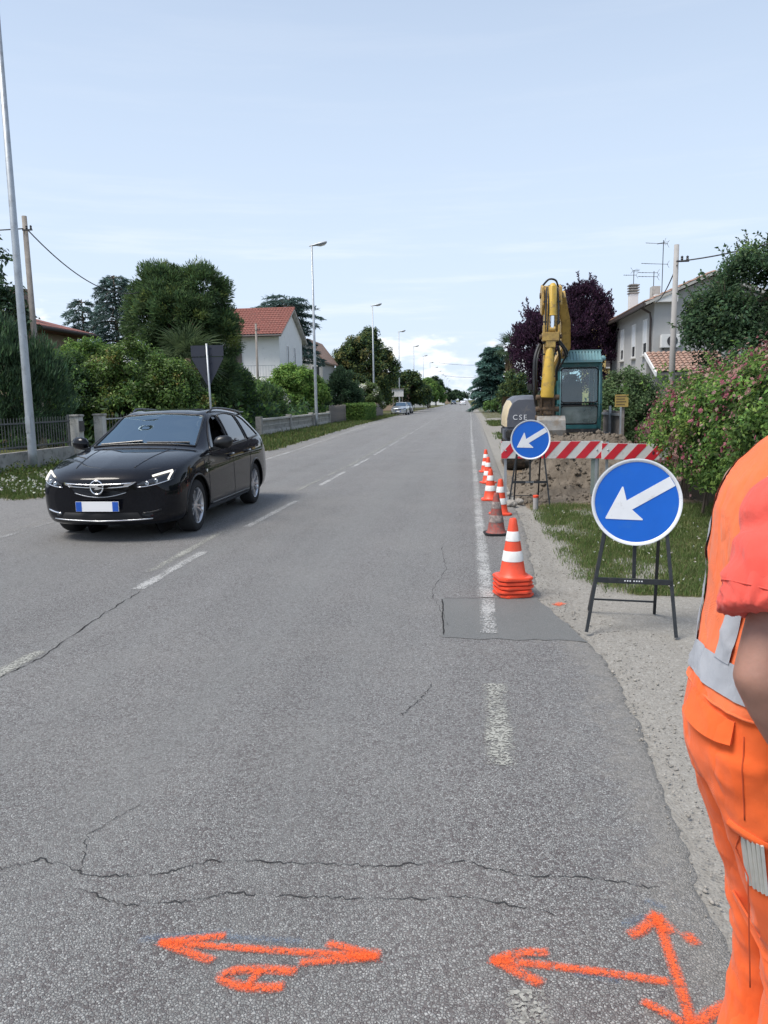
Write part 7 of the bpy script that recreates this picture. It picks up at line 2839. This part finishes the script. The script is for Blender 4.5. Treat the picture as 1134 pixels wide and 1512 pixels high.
            for f, r in ((0.0, 0.35), (0.12, 0.8), (0.4, 1.0), (0.75, 0.95), (0.95, 0.65), (1.0, 0.2)):
                y = by + 0.04 + 0.235 * f
                P.append([(bx + 0.08 * r * cos(a) - 0.05 * f, s * y, bz + 0.018 + 0.088 * r * sin(a) + 0.012 * f) for a in np.linspace(0, 2 * pi, 14, endpoint=False)])
            m = MB()
            m.grid(P, True)
            m.add(P[0], [tuple(range(14))])
            m.add(P[-1], [tuple(range(14))])
            mi = m.build('mirror', 'black_trim' if s == 1 else 'paint_black', t_, True, autos=60)
            m = MB()
            m.bar((bx, s * (by - 0.03), 0.955), (bx - 0.005, s * (by + 0.12), 1.0), 0.07, 0.05)
            m.build('mirror_foot', 'black_trim', mi, bevel=0.01)
            # roof rails
            pts = [topp(x, s * 0.565, 0.035 if 0.06 < f < 0.94 else 0.0) for f, x in zip(np.linspace(0, 1, 18), np.linspace(-0.05, -1.72, 18))]
            loop_tube(pts, 0.015, 'roof_rail', 'black_trim', body, 8)
            m = MB()
            c = side(1.02, 0.72, s, 0.004)
            m.lathe([(0.022, 0), (0.018, 0.008), (0.004, 0.012)], 12, c, Matrix.Rotation(radians(-90 * s), 3, 'X'))
            m.build('side_repeater', 'orange_lens', t_, True)
        # wipers
        for ya, yb in ((0.05, 0.62), (-0.60, -0.02)):
            m = MB()
            m.tube([wsp((ya / 0.70 + 1) / 2, 0.03) + Vector((0, 0, 0.012)), wsp((yb / 0.70 + 1) / 2, 0.075) + Vector((0, 0, 0.014))], 0.009, 5)
            m.build('wiper', 'black_trim', t_)
        # mirror inside, cabin
        m = MB()
        m.box((0.25, 0, 1.30), (0.03, 0.22, 0.06))
        m.build('inner_mirror', 'black_trim', t_, bevel=0.01)
        for y in (0.36, -0.36):
            m = MB()
            m.box((-0.25, y, 0.52), (0.5, 0.46, 0.14))
            m.box((-0.50, y, 0.86), (0.14, 0.44, 0.62), Matrix.Rotation(radians(-14), 3, 'Y'))
            m.box((-0.60, y, 1.25), (0.09, 0.24, 0.17), Matrix.Rotation(radians(-10), 3, 'Y'))
            m.build('front_seat', 'seat_cloth', t_, bevel=0.04)
        m = MB()
        m.box((-1.25, 0, 0.55), (0.5, 1.2, 0.14))
        m.box((-1.5, 0, 0.88), (0.14, 1.2, 0.6), Matrix.Rotation(radians(-14), 3, 'Y'))
        m.build('rear_seat', 'seat_cloth', t_, bevel=0.04)
        m = MB()
        P = []
        for x, z in ((0.98, 0.86), (0.78, 0.955), (0.55, 0.95), (0.45, 0.88), (0.47, 0.5)):
            P.append([(x, y, z - 0.03 * (y / 0.75) ** 2) for y in np.linspace(-0.80, 0.80, 9)])
        m.grid(P)
        m.build('dashboard', 'dash', t_, True)
        m = MB()
        P = []
        for k in range(25):
            a = 2 * pi * k / 24
            P.append(Matrix.Rotation(radians(25), 3, 'Y') @ Vector((0, 0.18 * cos(a), 0.18 * sin(a))) + Vector((0.28, 0.36, 0.92)))
        m.tube(P, 0.015, 8)
        m.bar((0.28, 0.20, 0.92), (0.28, 0.52, 0.92), 0.03, 0.03)
        m.bar((0.28, 0.36, 0.92), (0.5, 0.36, 0.85), 0.06, 0.06)
        m.build('steering_wheel', 'black_trim', t_, True)
        m = MB()
        m.box((-0.4, 0, 0.30), (3.0, 1.3, 0.06))
        m.build('floor_pan', 'dash', t_)
        m = MB()
        m.grid(patch(lambda f, g: topp(-0.1 - 1.5 * f, (g * 2 - 1) * 0.5, -0.03), 10, 6))
        m.build('headlining', 'dash', t_, True)
    return t_


CAR = make_car('parked_car' if False else 'estate_car', 'black estate car driving towards the camera in the left lane', (-4.27, 10.70, 0.0), radians(-90), 'paint_black', WAGON, True)
CAR.scale = (1, 1, 1.03)
make_car('saloon_car', 'silver saloon parked on the left verge beside the plank fence', (-7.5, 87.5, 0.02), radians(-92), 'paint_silver', SEDAN, False, 'cars on the left side of the road', holes=False)
make_car('saloon_car', 'dark car parked half hidden behind the silver saloon', (-7.7, 97, 0.02), radians(-90), 'paint_grey', SEDAN, False, 'cars on the left side of the road', holes=False)
make_car('saloon_car', 'tiny white car far down the road', (-1.3, 235, 0.0), radians(90), 'paint_white', SEDAN, False, holes=False)
make_car('saloon_car', 'tiny dark car beside the white one at the road end', (-4.6, 268, 0.0), radians(-90), 'paint_grey', SEDAN, False, holes=False)
# ------------------------------------------------------------------ people
def ell(c, u, v, n=28):
    c, u, v = Vector(c), Vector(u), Vector(v)
    return [c + u * cos(2 * pi * k / n) + v * sin(2 * pi * k / n) for k in range(n)]


def closed_loft(m, rings):
    m.grid(rings, True)
    n = len(rings[0])
    m.add(rings[0], [tuple(range(n))[::-1]])
    m.add(rings[-1], [tuple(range(n))])


def limb(m, pts, rs, n=16):
    """tapered limb with rounded ends"""
    m.tube(pts, rs, n)
    for p, r in ((pts[0], rs[0]), (pts[-1], rs[-1])):
        ball(m, p, (r * 0.98,) * 3)


def ball(m, c, r, n=12):
    P = []
    for i in range(1, n):
        a = pi * i / n
        P.append([(c[0] + r[0] * sin(a) * cos(2 * pi * k / (2 * n)), c[1] + r[1] * sin(a) * sin(2 * pi * k / (2 * n)), c[2] - r[2] * cos(a)) for k in range(2 * n)])
    closed_loft(m, P)


def fuse(m, name, mat, parent, voxel=0.008, smooth=6, wrinkle=None):
    """merge overlapping closed shapes into one continuous skin"""
    o = m.build(name, mat, parent, True)
    md = o.modifiers.new('r', 'REMESH')
    md.mode = 'VOXEL'
    md.voxel_size = voxel
    md.use_smooth_shade = True
    ms = o.modifiers.new('s', 'SMOOTH')
    ms.iterations = smooth
    ms.factor = 0.5
    dg_ = bpy.context.evaluated_depsgraph_get()
    dg_.update()
    me = bpy.data.meshes.new_from_object(o.evaluated_get(dg_))
    o.modifiers.clear()
    old = o.data
    o.data = me
    me.name = name
    bpy.data.meshes.remove(old)
    if not me.materials:
        me.materials.append(MATS[mat])
    if wrinkle:
        nv = len(me.vertices)
        co = np.empty(nv * 3, np.float32)
        no = np.empty(nv * 3, np.float32)
        me.vertices.foreach_get('co', co)
        me.vertex_normals.foreach_get('vector', no)
        co, no = co.reshape(-1, 3), no.reshape(-1, 3)
        co += no * wrinkle(co)[:, None]
        me.vertices.foreach_set('co', co.ravel())
        me.update()
    me.polygons.foreach_set('use_smooth', [True] * len(me.polygons))
    return o


def head(m, c, s=1.0, face=(1, 0)):
    """skull, jaw, nose and ears; c is the skull centre, face points forward (x)"""
    ball(m, (c[0], c[1], c[2] + 0.02 * s), (0.097 * s, 0.077 * s, 0.105 * s))
    ball(m, (c[0] + 0.022 * s, c[1], c[2] - 0.06 * s), (0.068 * s, 0.06 * s, 0.065 * s))
    m.tube([(c[0] + 0.092 * s, c[1], c[2] + 0.02 * s), (c[0] + 0.112 * s, c[1], c[2] - 0.025 * s), (c[0] + 0.085 * s, c[1], c[2] - 0.035 * s)], [0.008 * s, 0.015 * s, 0.010 * s], 8)
    for sg in (-1, 1):
        ball(m, (c[0] - 0.008 * s, c[1] + sg * 0.079 * s, c[2] - 0.01 * s), (0.020 * s, 0.010 * s, 0.032 * s), 8)
    m.tube([(c[0] + 0.078 * s, c[1] - 0.022 * s, c[2] - 0.066 * s), (c[0] + 0.09 * s, c[1], c[2] - 0.064 * s), (c[0] + 0.078 * s, c[1] + 0.022 * s, c[2] - 0.066 * s)], 0.008 * s, 6)


def hand(m, wrist, d, palm_n, s=1.0, curl=0.5):
    """palm and five fingers; d along the hand, palm_n out of the palm"""
    d, pn = Vector(d).normalized(), Vector(palm_n).normalized()
    side_ = d.cross(pn).normalized()
    w = Vector(wrist)
    rings = []
    for f, hw, th in ((0, 0.027, 0.020), (0.03, 0.036, 0.019), (0.07, 0.042, 0.016), (0.092, 0.040, 0.013)):
        rings.append(ell(w + d * f * s, side_ * hw * s, pn * th * s, 14))
    closed_loft(m, rings)
    for k, (off, L) in enumerate(((-0.031, 0.070), (-0.0105, 0.080), (0.0105, 0.075), (0.031, 0.058))):
        p0 = w + d * 0.082 * s + side_ * off * s
        a = curl * (0.8 + 0.12 * k)
        p, dd = p0, d.copy()
        pts = [p0]
        for j, fr in enumerate((0.45, 0.31, 0.24)):
            dd = (d * cos(a * (j + 0.6)) + pn * sin(a * (j + 0.6))).normalized()
            p = p + dd * L * fr * s
            pts.append(p)
        limb(m, pts, [0.0098 * s, 0.0092 * s, 0.0085 * s, 0.0072 * s], 10)
    t0 = w + d * 0.028 * s - side_ * 0.030 * s
    t1 = t0 + (d * 0.6 - side_ * 0.65 + pn * 0.35).normalized() * 0.04 * s
    t2 = t1 + (d * 0.9 - side_ * 0.15 + pn * 0.45).normalized() * 0.032 * s
    limb(m, [t0, t1, t2], [0.0145 * s, 0.0115 * s, 0.009 * s], 10)


WK = thing('person', 'worker in orange hi-vis vest and trousers standing at the road edge', 'person', (0.645, 1.65, -0.012), radians(0))
# body: one continuous skin
m = MB()
TOR = [(0.88, -0.01, 0.12, 0.155), (0.98, 0.0, 0.125, 0.165), (1.10, 0.012, 0.122, 0.165), (1.22, 0.022, 0.12, 0.17), (1.33, 0.026, 0.115, 0.172), (1.40, 0.03, 0.10, 0.16), (1.45, 0.03, 0.08, 0.12), (1.49, 0.045, 0.062, 0.066), (1.56, 0.07, 0.056, 0.056), (1.60, 0.08, 0.054, 0.052)]
closed_loft(m, [ell((xc, 0, z), (a, 0, 0), (0, b, 0)) for z, xc, a, b in TOR])
head(m, (0.105, 0, 1.685), 1.03)
ARM = {}
for s in (-1, 1):
    sh, el_, wr = Vector((-0.02, s * 0.185, 1.405)), Vector((-0.125, s * 0.268, 1.115)), Vector((-0.008, s * 0.232, 0.895))
    if s > 0:
        sh, el_, wr = Vector((0.0, 0.185, 1.405)), Vector((0.08, 0.25, 1.13)), Vector((0.28, 0.14, 1.05))
    limb(m, [sh, sh.lerp(el_, 0.4), sh.lerp(el_, 0.8), el_], [0.062, 0.056, 0.049, 0.045])
    limb(m, [el_, el_.lerp(wr, 0.25) + Vector((0.004, 0, 0)), el_.lerp(wr, 0.65), wr], [0.046, 0.050, 0.039, 0.029])
    if s < 0:
        hand(m, wr, (0.42, 0.15, -0.88), (0.35, 0.9, 0.15), 1.05, 0.55)
    else:
        hand(m, wr, (0.85, -0.45, -0.1), (-0.3, -0.5, 0.8), 1.05, 0.55)
    limb(m, [(0, s * 0.09, 0.88), (0.0, s * 0.095, 0.66), (0.055, s * 0.10, 0.48), (0.065, s * 0.10, 0.35), (0.05, s * 0.10, 0.10)], [0.082, 0.072, 0.054, 0.05, 0.036])
body = fuse(m, 'body', 'skin', WK, 0.007, 5)
# hair, eyes
m = MB()
P = []
for i in range(12):
    a = pi * 0.62 * i / 11
    P.append([(0.105 - 0.012 + 0.106 * sin(a) * cos(t_) - (0.03 if cos(t_) > 0.5 else 0) * sin(a), 0.086 * sin(a) * sin(t_), 1.71 + 0.113 * cos(a)) for t_ in np.linspace(0, 2 * pi, 28, endpoint=False)])
m.grid(P[1:], True)
m.add(P[1], [tuple(range(28))])
m.build('hair', 'hair_dark', WK, True)
for s in (-1, 1):
    m = MB()
    ball(m, (0.189, s * 0.032, 1.695), (0.012, 0.014, 0.010), 8)
    m.build('eye', 'eye_white', WK, True)


def wr_leg(co):
    x, y, z = co[:, 0], co[:, 1], co[:, 2]
    knee = np.exp(-((z - 0.42) / 0.13) ** 2) + 0.6 * np.exp(-((z - 0.14) / 0.08) ** 2) + 0.55 * np.exp(-((z - 0.80) / 0.09) ** 2)
    n1_ = vnoise(x * 6 + z * 3, y * 7, z * 15)
    rdg = (1 - np.abs(n1_) * 1.6).clip(0, 1) ** 3
    return 0.0075 * (rdg - 0.25) * (0.3 + 0.9 * knee) + 0.004 * vnoise(x * 9, y * 9, z * 26) * (0.35 + knee) + 0.0035 * vnoise(x * 5 + z * 4, y * 6, z * 9) + 0.0022 * vnoise(x * 30, y * 30, z * 45) * knee


m = MB()
PEL = [(0.80, -0.03, 0.115, 0.175), (0.86, -0.022, 0.148, 0.196), (0.93, -0.018, 0.150, 0.198), (1.0, -0.012, 0.148, 0.192), (1.04, -0.006, 0.142, 0.188)]
closed_loft(m, [ell((xc, 0, z), (a, 0, 0), (0, b, 0), 40) for z, xc, a, b in PEL])
for s in (-1, 1):
    closed_loft(m, [ell((xc, s * 0.098, z), (a, 0, 0), (0, b, 0), 26) for z, xc, a, b in
                    ((0.90, -0.018, 0.135, 0.10), (0.80, -0.012, 0.126, 0.100), (0.72, 0.004, 0.112, 0.098), (0.60, 0.032, 0.104, 0.094), (0.48, 0.062, 0.096, 0.088), (0.40, 0.073, 0.096, 0.090), (0.34, 0.072, 0.084, 0.084), (0.22, 0.065, 0.082, 0.082), (0.10, 0.06, 0.094, 0.092), (0.03, 0.055, 0.10, 0.096))])
trs = fuse(m, 'trousers', 'hivis_orange', WK, 0.009, 5, wr_leg)
tb = BVHTree.FromPolygons([v.co.copy() for v in trs.data.vertices], [tuple(p.vertices) for p in trs.data.polygons])


def rad_pt(b, ang, z, off, c=(0.0, 0.0)):
    """ray from outside towards the vertical axis through c"""
    d = Vector((cos(ang), sin(ang), 0))
    o = Vector((c[0], c[1], z)) + d * 0.6
    h = b.ray_cast(o, -d)
    if h[0] is None:
        return o - d * 0.44
    return h[0] + d * off


def y_pt(b, x, z, off):
    h = b.ray_cast(Vector((x, -0.8, z)), Vector((0, 1, 0)))
    if h[0] is None:
        return Vector((x, -0.19, z))
    nn = h[1] if h[1].y < 0 else -h[1]
    return h[0] + nn * off


def slab(name, mat, parent, fn, nf, ng, thick):
    """thin piece of cloth: fn(f,g,off) gives points"""
    top = [[fn(i / nf, j / ng, thick) for j in range(ng + 1)] for i in range(nf + 1)]
    bot = [[fn(i / nf, j / ng, 0.0005) for j in range(ng + 1)] for i in range(nf + 1)]
    m = MB()
    m.grid(top)
    m.grid(bot)
    rim = [(i, 0) for i in range(nf + 1)] + [(nf, j) for j in range(1, ng + 1)] + [(i, ng) for i in range(nf - 1, -1, -1)] + [(0, j) for j in range(ng - 1, 0, -1)]
    m.grid([[top[i][j] for i, j in rim], [bot[i][j] for i, j in rim]], True)
    return m.build(name, mat, parent, True, autos=60)


def seam(pts, r=0.0016, mat='thread', parent=None):
    m = MB()
    m.tube(pts, r, 5)
    return m.build('seam', mat, parent or trs, True)


# back pocket flap, pocket seams, thigh hem
def flap(f, g, off):
    ang = radians(-176 + 46 * f)
    zt = 0.995 - 0.022 * f
    zb = 0.945 - 0.014 * f - 0.010 * sin(pi * f)
    z = zt + (zb - zt) * g
    return rad_pt(tb, ang, z, off * (1 + 1.2 * g) + 0.007 * g)


slab('pocket_flap', 'hivis_orange', trs, flap, 16, 10, 0.005)
seam([rad_pt(tb, radians(-124 + 3 * t_), 0.95 - 0.17 * t_, 0.0006) for t_ in np.linspace(0, 1, 14)])
seam([y_pt(tb, -0.012 - 0.035 * t_ + 0.02 * sin(pi * t_), 0.93 - 0.19 * t_, 0.0006) for t_ in np.linspace(0, 1, 16)])
seam([y_pt(tb, -0.10 + 0.02 * t_, 0.735 - 0.30 * t_, 0.0006) for t_ in np.linspace(0, 1, 16)])


def hemf(f, g, off):
    x = -0.118 + 0.22 * f
    z = 0.765 - 0.075 * f - 0.016 * g
    return y_pt(tb, x, z, off * (1 + 0.8 * sin(pi * g)))


slab('fold_seam', 'hivis_orange', trs, hemf, 20, 4, 0.0035)


def cargo(f, g, off):
    x = -0.080 + 0.155 * f + 0.06 * g
    z = 0.675 - 0.028 * sin(pi * f * 0.5) - 0.235 * g + 0.0 * f
    return y_pt(tb, x, z, off + 0.008 * sin(pi * min(1, g * 1.4)) * (0.5 + 0.5 * sin(pi * f)))


slab('cargo_pocket', 'hivis_orange', trs, cargo, 14, 14, 0.005)
# boots
for s in (-1, 1):
    m = MB()
    closed_loft(m, [ell((x, s * 0.10, z), (0, 0, h), (0, w, 0), 18) for x, z, w, h in ((0.0, 0.055, 0.03, 0.04), (0.015, 0.065, 0.045, 0.06), (0.05, 0.065, 0.05, 0.062), (0.13, 0.05, 0.052, 0.046), (0.19, 0.042, 0.046, 0.036), (0.215, 0.036, 0.02, 0.02))])
    closed_loft(m, [ell((0.055, s * 0.10, z), (0.06, 0, 0), (0, 0.05, 0), 16) for z in (0.06, 0.16)])
    bt = m.build('boot', 'boot', WK, True)

# T-shirt with sleeves
m = MB()
closed_loft(m, [ell((xc, 0, z), (a + 0.01, 0, 0), (0, b + 0.012, 0)) for z, xc, a, b in TOR[1:8]])
for s in (-1, 1):
    closed_loft(m, [ell(c, Vector(u) * r, Vector((0.12, s * 0.9, 0.35)).normalized() * r * 0.92, 26) for c, u, r in
                    ((((0.0, s * 0.12, 1.405), (0.95, 0, 0.3), 0.080), ((-0.022, s * 0.185, 1.395), (0.95, 0, 0.0), 0.098), ((-0.058, s * 0.228, 1.345), (0.97, 0, -0.15), 0.104), ((-0.084, s * 0.246, 1.295), (0.97, 0, -0.16), 0.099), ((-0.100, s * 0.258, 1.250), (0.97, 0, -0.14), 0.096), ((-0.106, s * 0.264, 1.226), (0.97, 0, -0.12), 0.096))
                     if s < 0 else (((0.0, 0.12, 1.405), (0.95, 0, 0.3), 0.080), ((0.01, 0.185, 1.395), (0.95, 0, 0.2), 0.09), ((0.04, 0.22, 1.32), (0.97, 0, 0.2), 0.085), ((0.06, 0.235, 1.24), (0.97, 0, 0.2), 0.083)))])


def wr_shirt(co):
    x, y, z = co[:, 0], co[:, 1], co[:, 2]
    # folds fan out from the armpit
    r = np.sqrt((x + 0.17) ** 2 + (z - 1.24) ** 2)
    a = np.arctan2(z - 1.24, x + 0.17)
    arm = np.clip((np.abs(y) - 0.17) / 0.05, 0, 1)
    n1_ = vnoise(x * 9 + z * 6, y * 9, z * 13 - x * 7)
    rdg = (1 - np.abs(n1_) * 1.7).clip(0, 1) ** 3
    return arm * (0.0045 * (rdg - 0.25) + 0.0052 * np.sin(a * 15 + 2.2 * vnoise(x * 10, z * 10)) * np.exp(-((r - 0.11) / 0.10) ** 2) + 0.002 * vnoise(x * 22, y * 12, z * 18))


ball(m, (-0.048, -0.198, 1.388), (0.100, 0.082, 0.092), 16)
ts = fuse(m, 'shirt', 'coral_cotton', WK, 0.008, 3, wr_shirt)
sb = BVHTree.FromPolygons([v.co.copy() for v in ts.data.vertices], [tuple(p.vertices) for p in ts.data.polygons])
ax0, ax1 = Vector((-0.098, -0.258, 1.258)), Vector((-0.104, -0.262, 1.240))
axd = (ax1 - ax0).normalized()
pts = []
for k in range(37):
    a = 2 * pi * k / 36
    d = Vector((cos(a), sin(a) * 0.94, -0.12 * cos(a) - 0.3 * sin(a) * -1))
    d = (d - axd * d.dot(axd)).normalized()
    h = sb.ray_cast(ax0 + d * 0.4, -d)
    pts.append((h[0] if h[0] else ax0 + d * 0.09) + d * 0.0005)
m = MB()
m.tube(pts, 0.0016, 5)
m.build('sleeve_stitch', 'coral_cotton', ts, True)

# hi-vis vest: loft shell over the trunk
VR = [(0.985, -0.002, 0.155, 0.203), (1.08, 0.010, 0.148, 0.197), (1.20, 0.020, 0.145, 0.198), (1.30, 0.024, 0.146, 0.194), (1.37, 0.028, 0.146, 0.186), (1.42, 0.033, 0.138, 0.176), (1.46, 0.040, 0.124, 0.160), (1.49, 0.046, 0.106, 0.134), (1.515, 0.047, 0.086, 0.105), (1.535, 0.053, 0.070, 0.078)]
VRa = np.array(VR)
VRs = catmull(VRa, 8)


def vest_pt(u, ang, off=0.0):
    """u 0..1 from hem to collar"""
    q = [np.interp(u, np.linspace(0, 1, len(VRs)), VRs[:, k]) for k in range(4)]
    z, xc, a, b = q
    ca, sa = cos(ang), sin(ang)
    e = 2.0 / 2.3
    x = xc + (a + off) * math.copysign(abs(ca) ** e, ca)
    y = (b + off) * math.copysign(abs(sa) ** e, sa)
    wob = 0.0035 * float(vnoise(ang * 2.5, z * 16)) + 0.002 * float(vnoise(ang * 7, z * 30))
    n1_ = float(vnoise(ang * 1.9 + z * 7, z * 8 - ang))
    wob += 0.0075 * (max(0.0, 1 - abs(n1_) * 1.8) ** 3 - 0.2)
    z2 = z - (0.022 * ca * max(0, 1 - u * 4)) * 1.0 - 0.012 * max(0, 1 - u * 5)
    return Vector((x * (1 + wob * 4 * (u < 0.9)), y * (1 + wob * 4 * (u < 0.9)), z2))


m = MB()
us = np.linspace(0, 1, 60)
angs = np.linspace(0, 2 * pi, 96, endpoint=False)
m.grid([[vest_pt(u, a) for a in angs] for u in us], True)
m.grid([[vest_pt(u, a, -0.004) for a in angs] for u in us], True)
vest = m.build('vest', 'hivis_vest', WK, True, autos=70)
m = MB()
m.tube([vest_pt(0.0, a, 0.0005) for a in list(angs) + [angs[0]]], 0.003, 6)
m.build('hem', 'hivis_vest', vest, True)


def tape(name, fn, nu, nv_, par):
    m = MB()
    m.grid([[fn(i / nu, j / nv_, 0.0046) for j in range(nv_ + 1)] for i in range(nu + 1)])
    return m.build(name, 'reflective_tape', par, True, recalc=False)


tape('waist_tape', lambda f, g, o: vest_pt(0.040 + 0.070 * g, 2 * pi * f, o), 192, 8, vest)
for s in (-1, 1):
    tape('strap_tape', lambda f, g, o: vest_pt(0.105 + 0.875 * f, s * (radians(158) - radians(34) * f + radians(15 + 2 * f) * (g - 0.5)), o), 110, 10, vest)
    tape('strap_tape', lambda f, g, o: vest_pt(0.105 + 0.875 * f, s * (radians(38) + radians(28) * f + radians(20 - 2 * f) * (g - 0.5)), o), 110, 10, vest)
    # bound armhole: band of cloth standing a little off the sleeve
    pts = []
    for k in range(29):
        a = radians(-205 + 250 * k / 28)
        xx, zz = -0.055 + 0.122 * cos(a), 1.345 + 0.135 * sin(a)
        pts.append((xx, s * (0.212 - 0.55 * max(0, zz - 1.36) ** 1.15 - 0.25 * abs(xx + 0.05) ** 1.3), zz))
# folding ruler sticking out of the cargo pocket
rl = thing('folding_ruler', 'grey folding ruler sticking out of the worker trouser pocket', 'ruler', (0, 0, 0))
rl.location = WK.location
for i in range(5):
    m = MB()
    p0 = y_pt(tb, -0.070 + i * 0.0052, 0.632, 0.006 + 0.0004 * i)
    p1 = Vector((-0.098 + i * 0.0064, p0.y - 0.010, 0.745 - 0.001 * i))
    m.bar(p0, p1, 0.0052, 0.018, (0, 1, 0))
    m.build('segment', 'ruler_wood', rl)

# ------------------------------------------------------------------ driver in the estate car (car-local numbers turned into the world)
DR = thing('person', 'driver in dark clothes behind the wheel of the estate car', 'person', (-4.27, 10.70, 0.0), radians(-90))
m = MB()
closed_loft(m, [ell((xc, 0.36, z), (a, 0, 0), (0, b, 0), 20) for z, xc, a, b in ((0.60, -0.33, 0.13, 0.17), (0.72, -0.36, 0.12, 0.17), (0.88, -0.385, 0.115, 0.18), (1.0, -0.40, 0.10, 0.19), (1.06, -0.40, 0.07, 0.12), (1.10, -0.39, 0.05, 0.055), (1.16, -0.38, 0.048, 0.048))])
head(m, (-0.355, 0.36, 1.235), 0.95)
for s in (-1, 1):
    sh = Vector((-0.39, 0.36 + s * 0.185, 0.99))
    el_ = Vector((-0.14, 0.36 + s * 0.24, 0.80))
    wr = Vector((0.16, 0.36 + s * 0.18, 0.93))
    limb(m, [sh, el_], [0.055, 0.045])
    limb(m, [el_, wr], [0.044, 0.03])
    hand(m, wr, (0.9, -s * 0.1, 0.3), (0.2, -s * 0.9, -0.2), 0.95, 0.7)
    limb(m, [(-0.30, 0.36 + s * 0.09, 0.66), (0.12, 0.36 + s * 0.12, 0.62), (0.42, 0.36 + s * 0.10, 0.38)], [0.085, 0.065, 0.045])
db = fuse(m, 'body', 'skin_pale', DR, 0.010, 3)
m = MB()
closed_loft(m, [ell((xc, 0.36, z), (a + 0.012, 0, 0), (0, b + 0.012, 0), 20) for z, xc, a, b in ((0.60, -0.33, 0.13, 0.17), (0.72, -0.36, 0.12, 0.17), (0.88, -0.385, 0.115, 0.18), (1.0, -0.40, 0.10, 0.19), (1.06, -0.40, 0.07, 0.12), (1.085, -0.395, 0.052, 0.06))])
for s in (-1, 1):
    limb(m, [(-0.39, 0.36 + s * 0.185, 0.99), (-0.14, 0.36 + s * 0.24, 0.80)], [0.066, 0.056])
fuse(m, 'shirt', 'shirt_dark', DR, 0.010, 3)
m = MB()
P = []
for i in range(1, 9):
    a = pi * 0.55 * i / 8
    P.append([(-0.365 + 0.10 * sin(a) * cos(t_), 0.36 + 0.082 * sin(a) * sin(t_), 1.262 + 0.105 * cos(a)) for t_ in np.linspace(0, 2 * pi, 20, endpoint=False)])
m.grid(P, True)
m.add(P[0], [tuple(range(20))])
m.build('hair', 'hair_dark', DR, True)
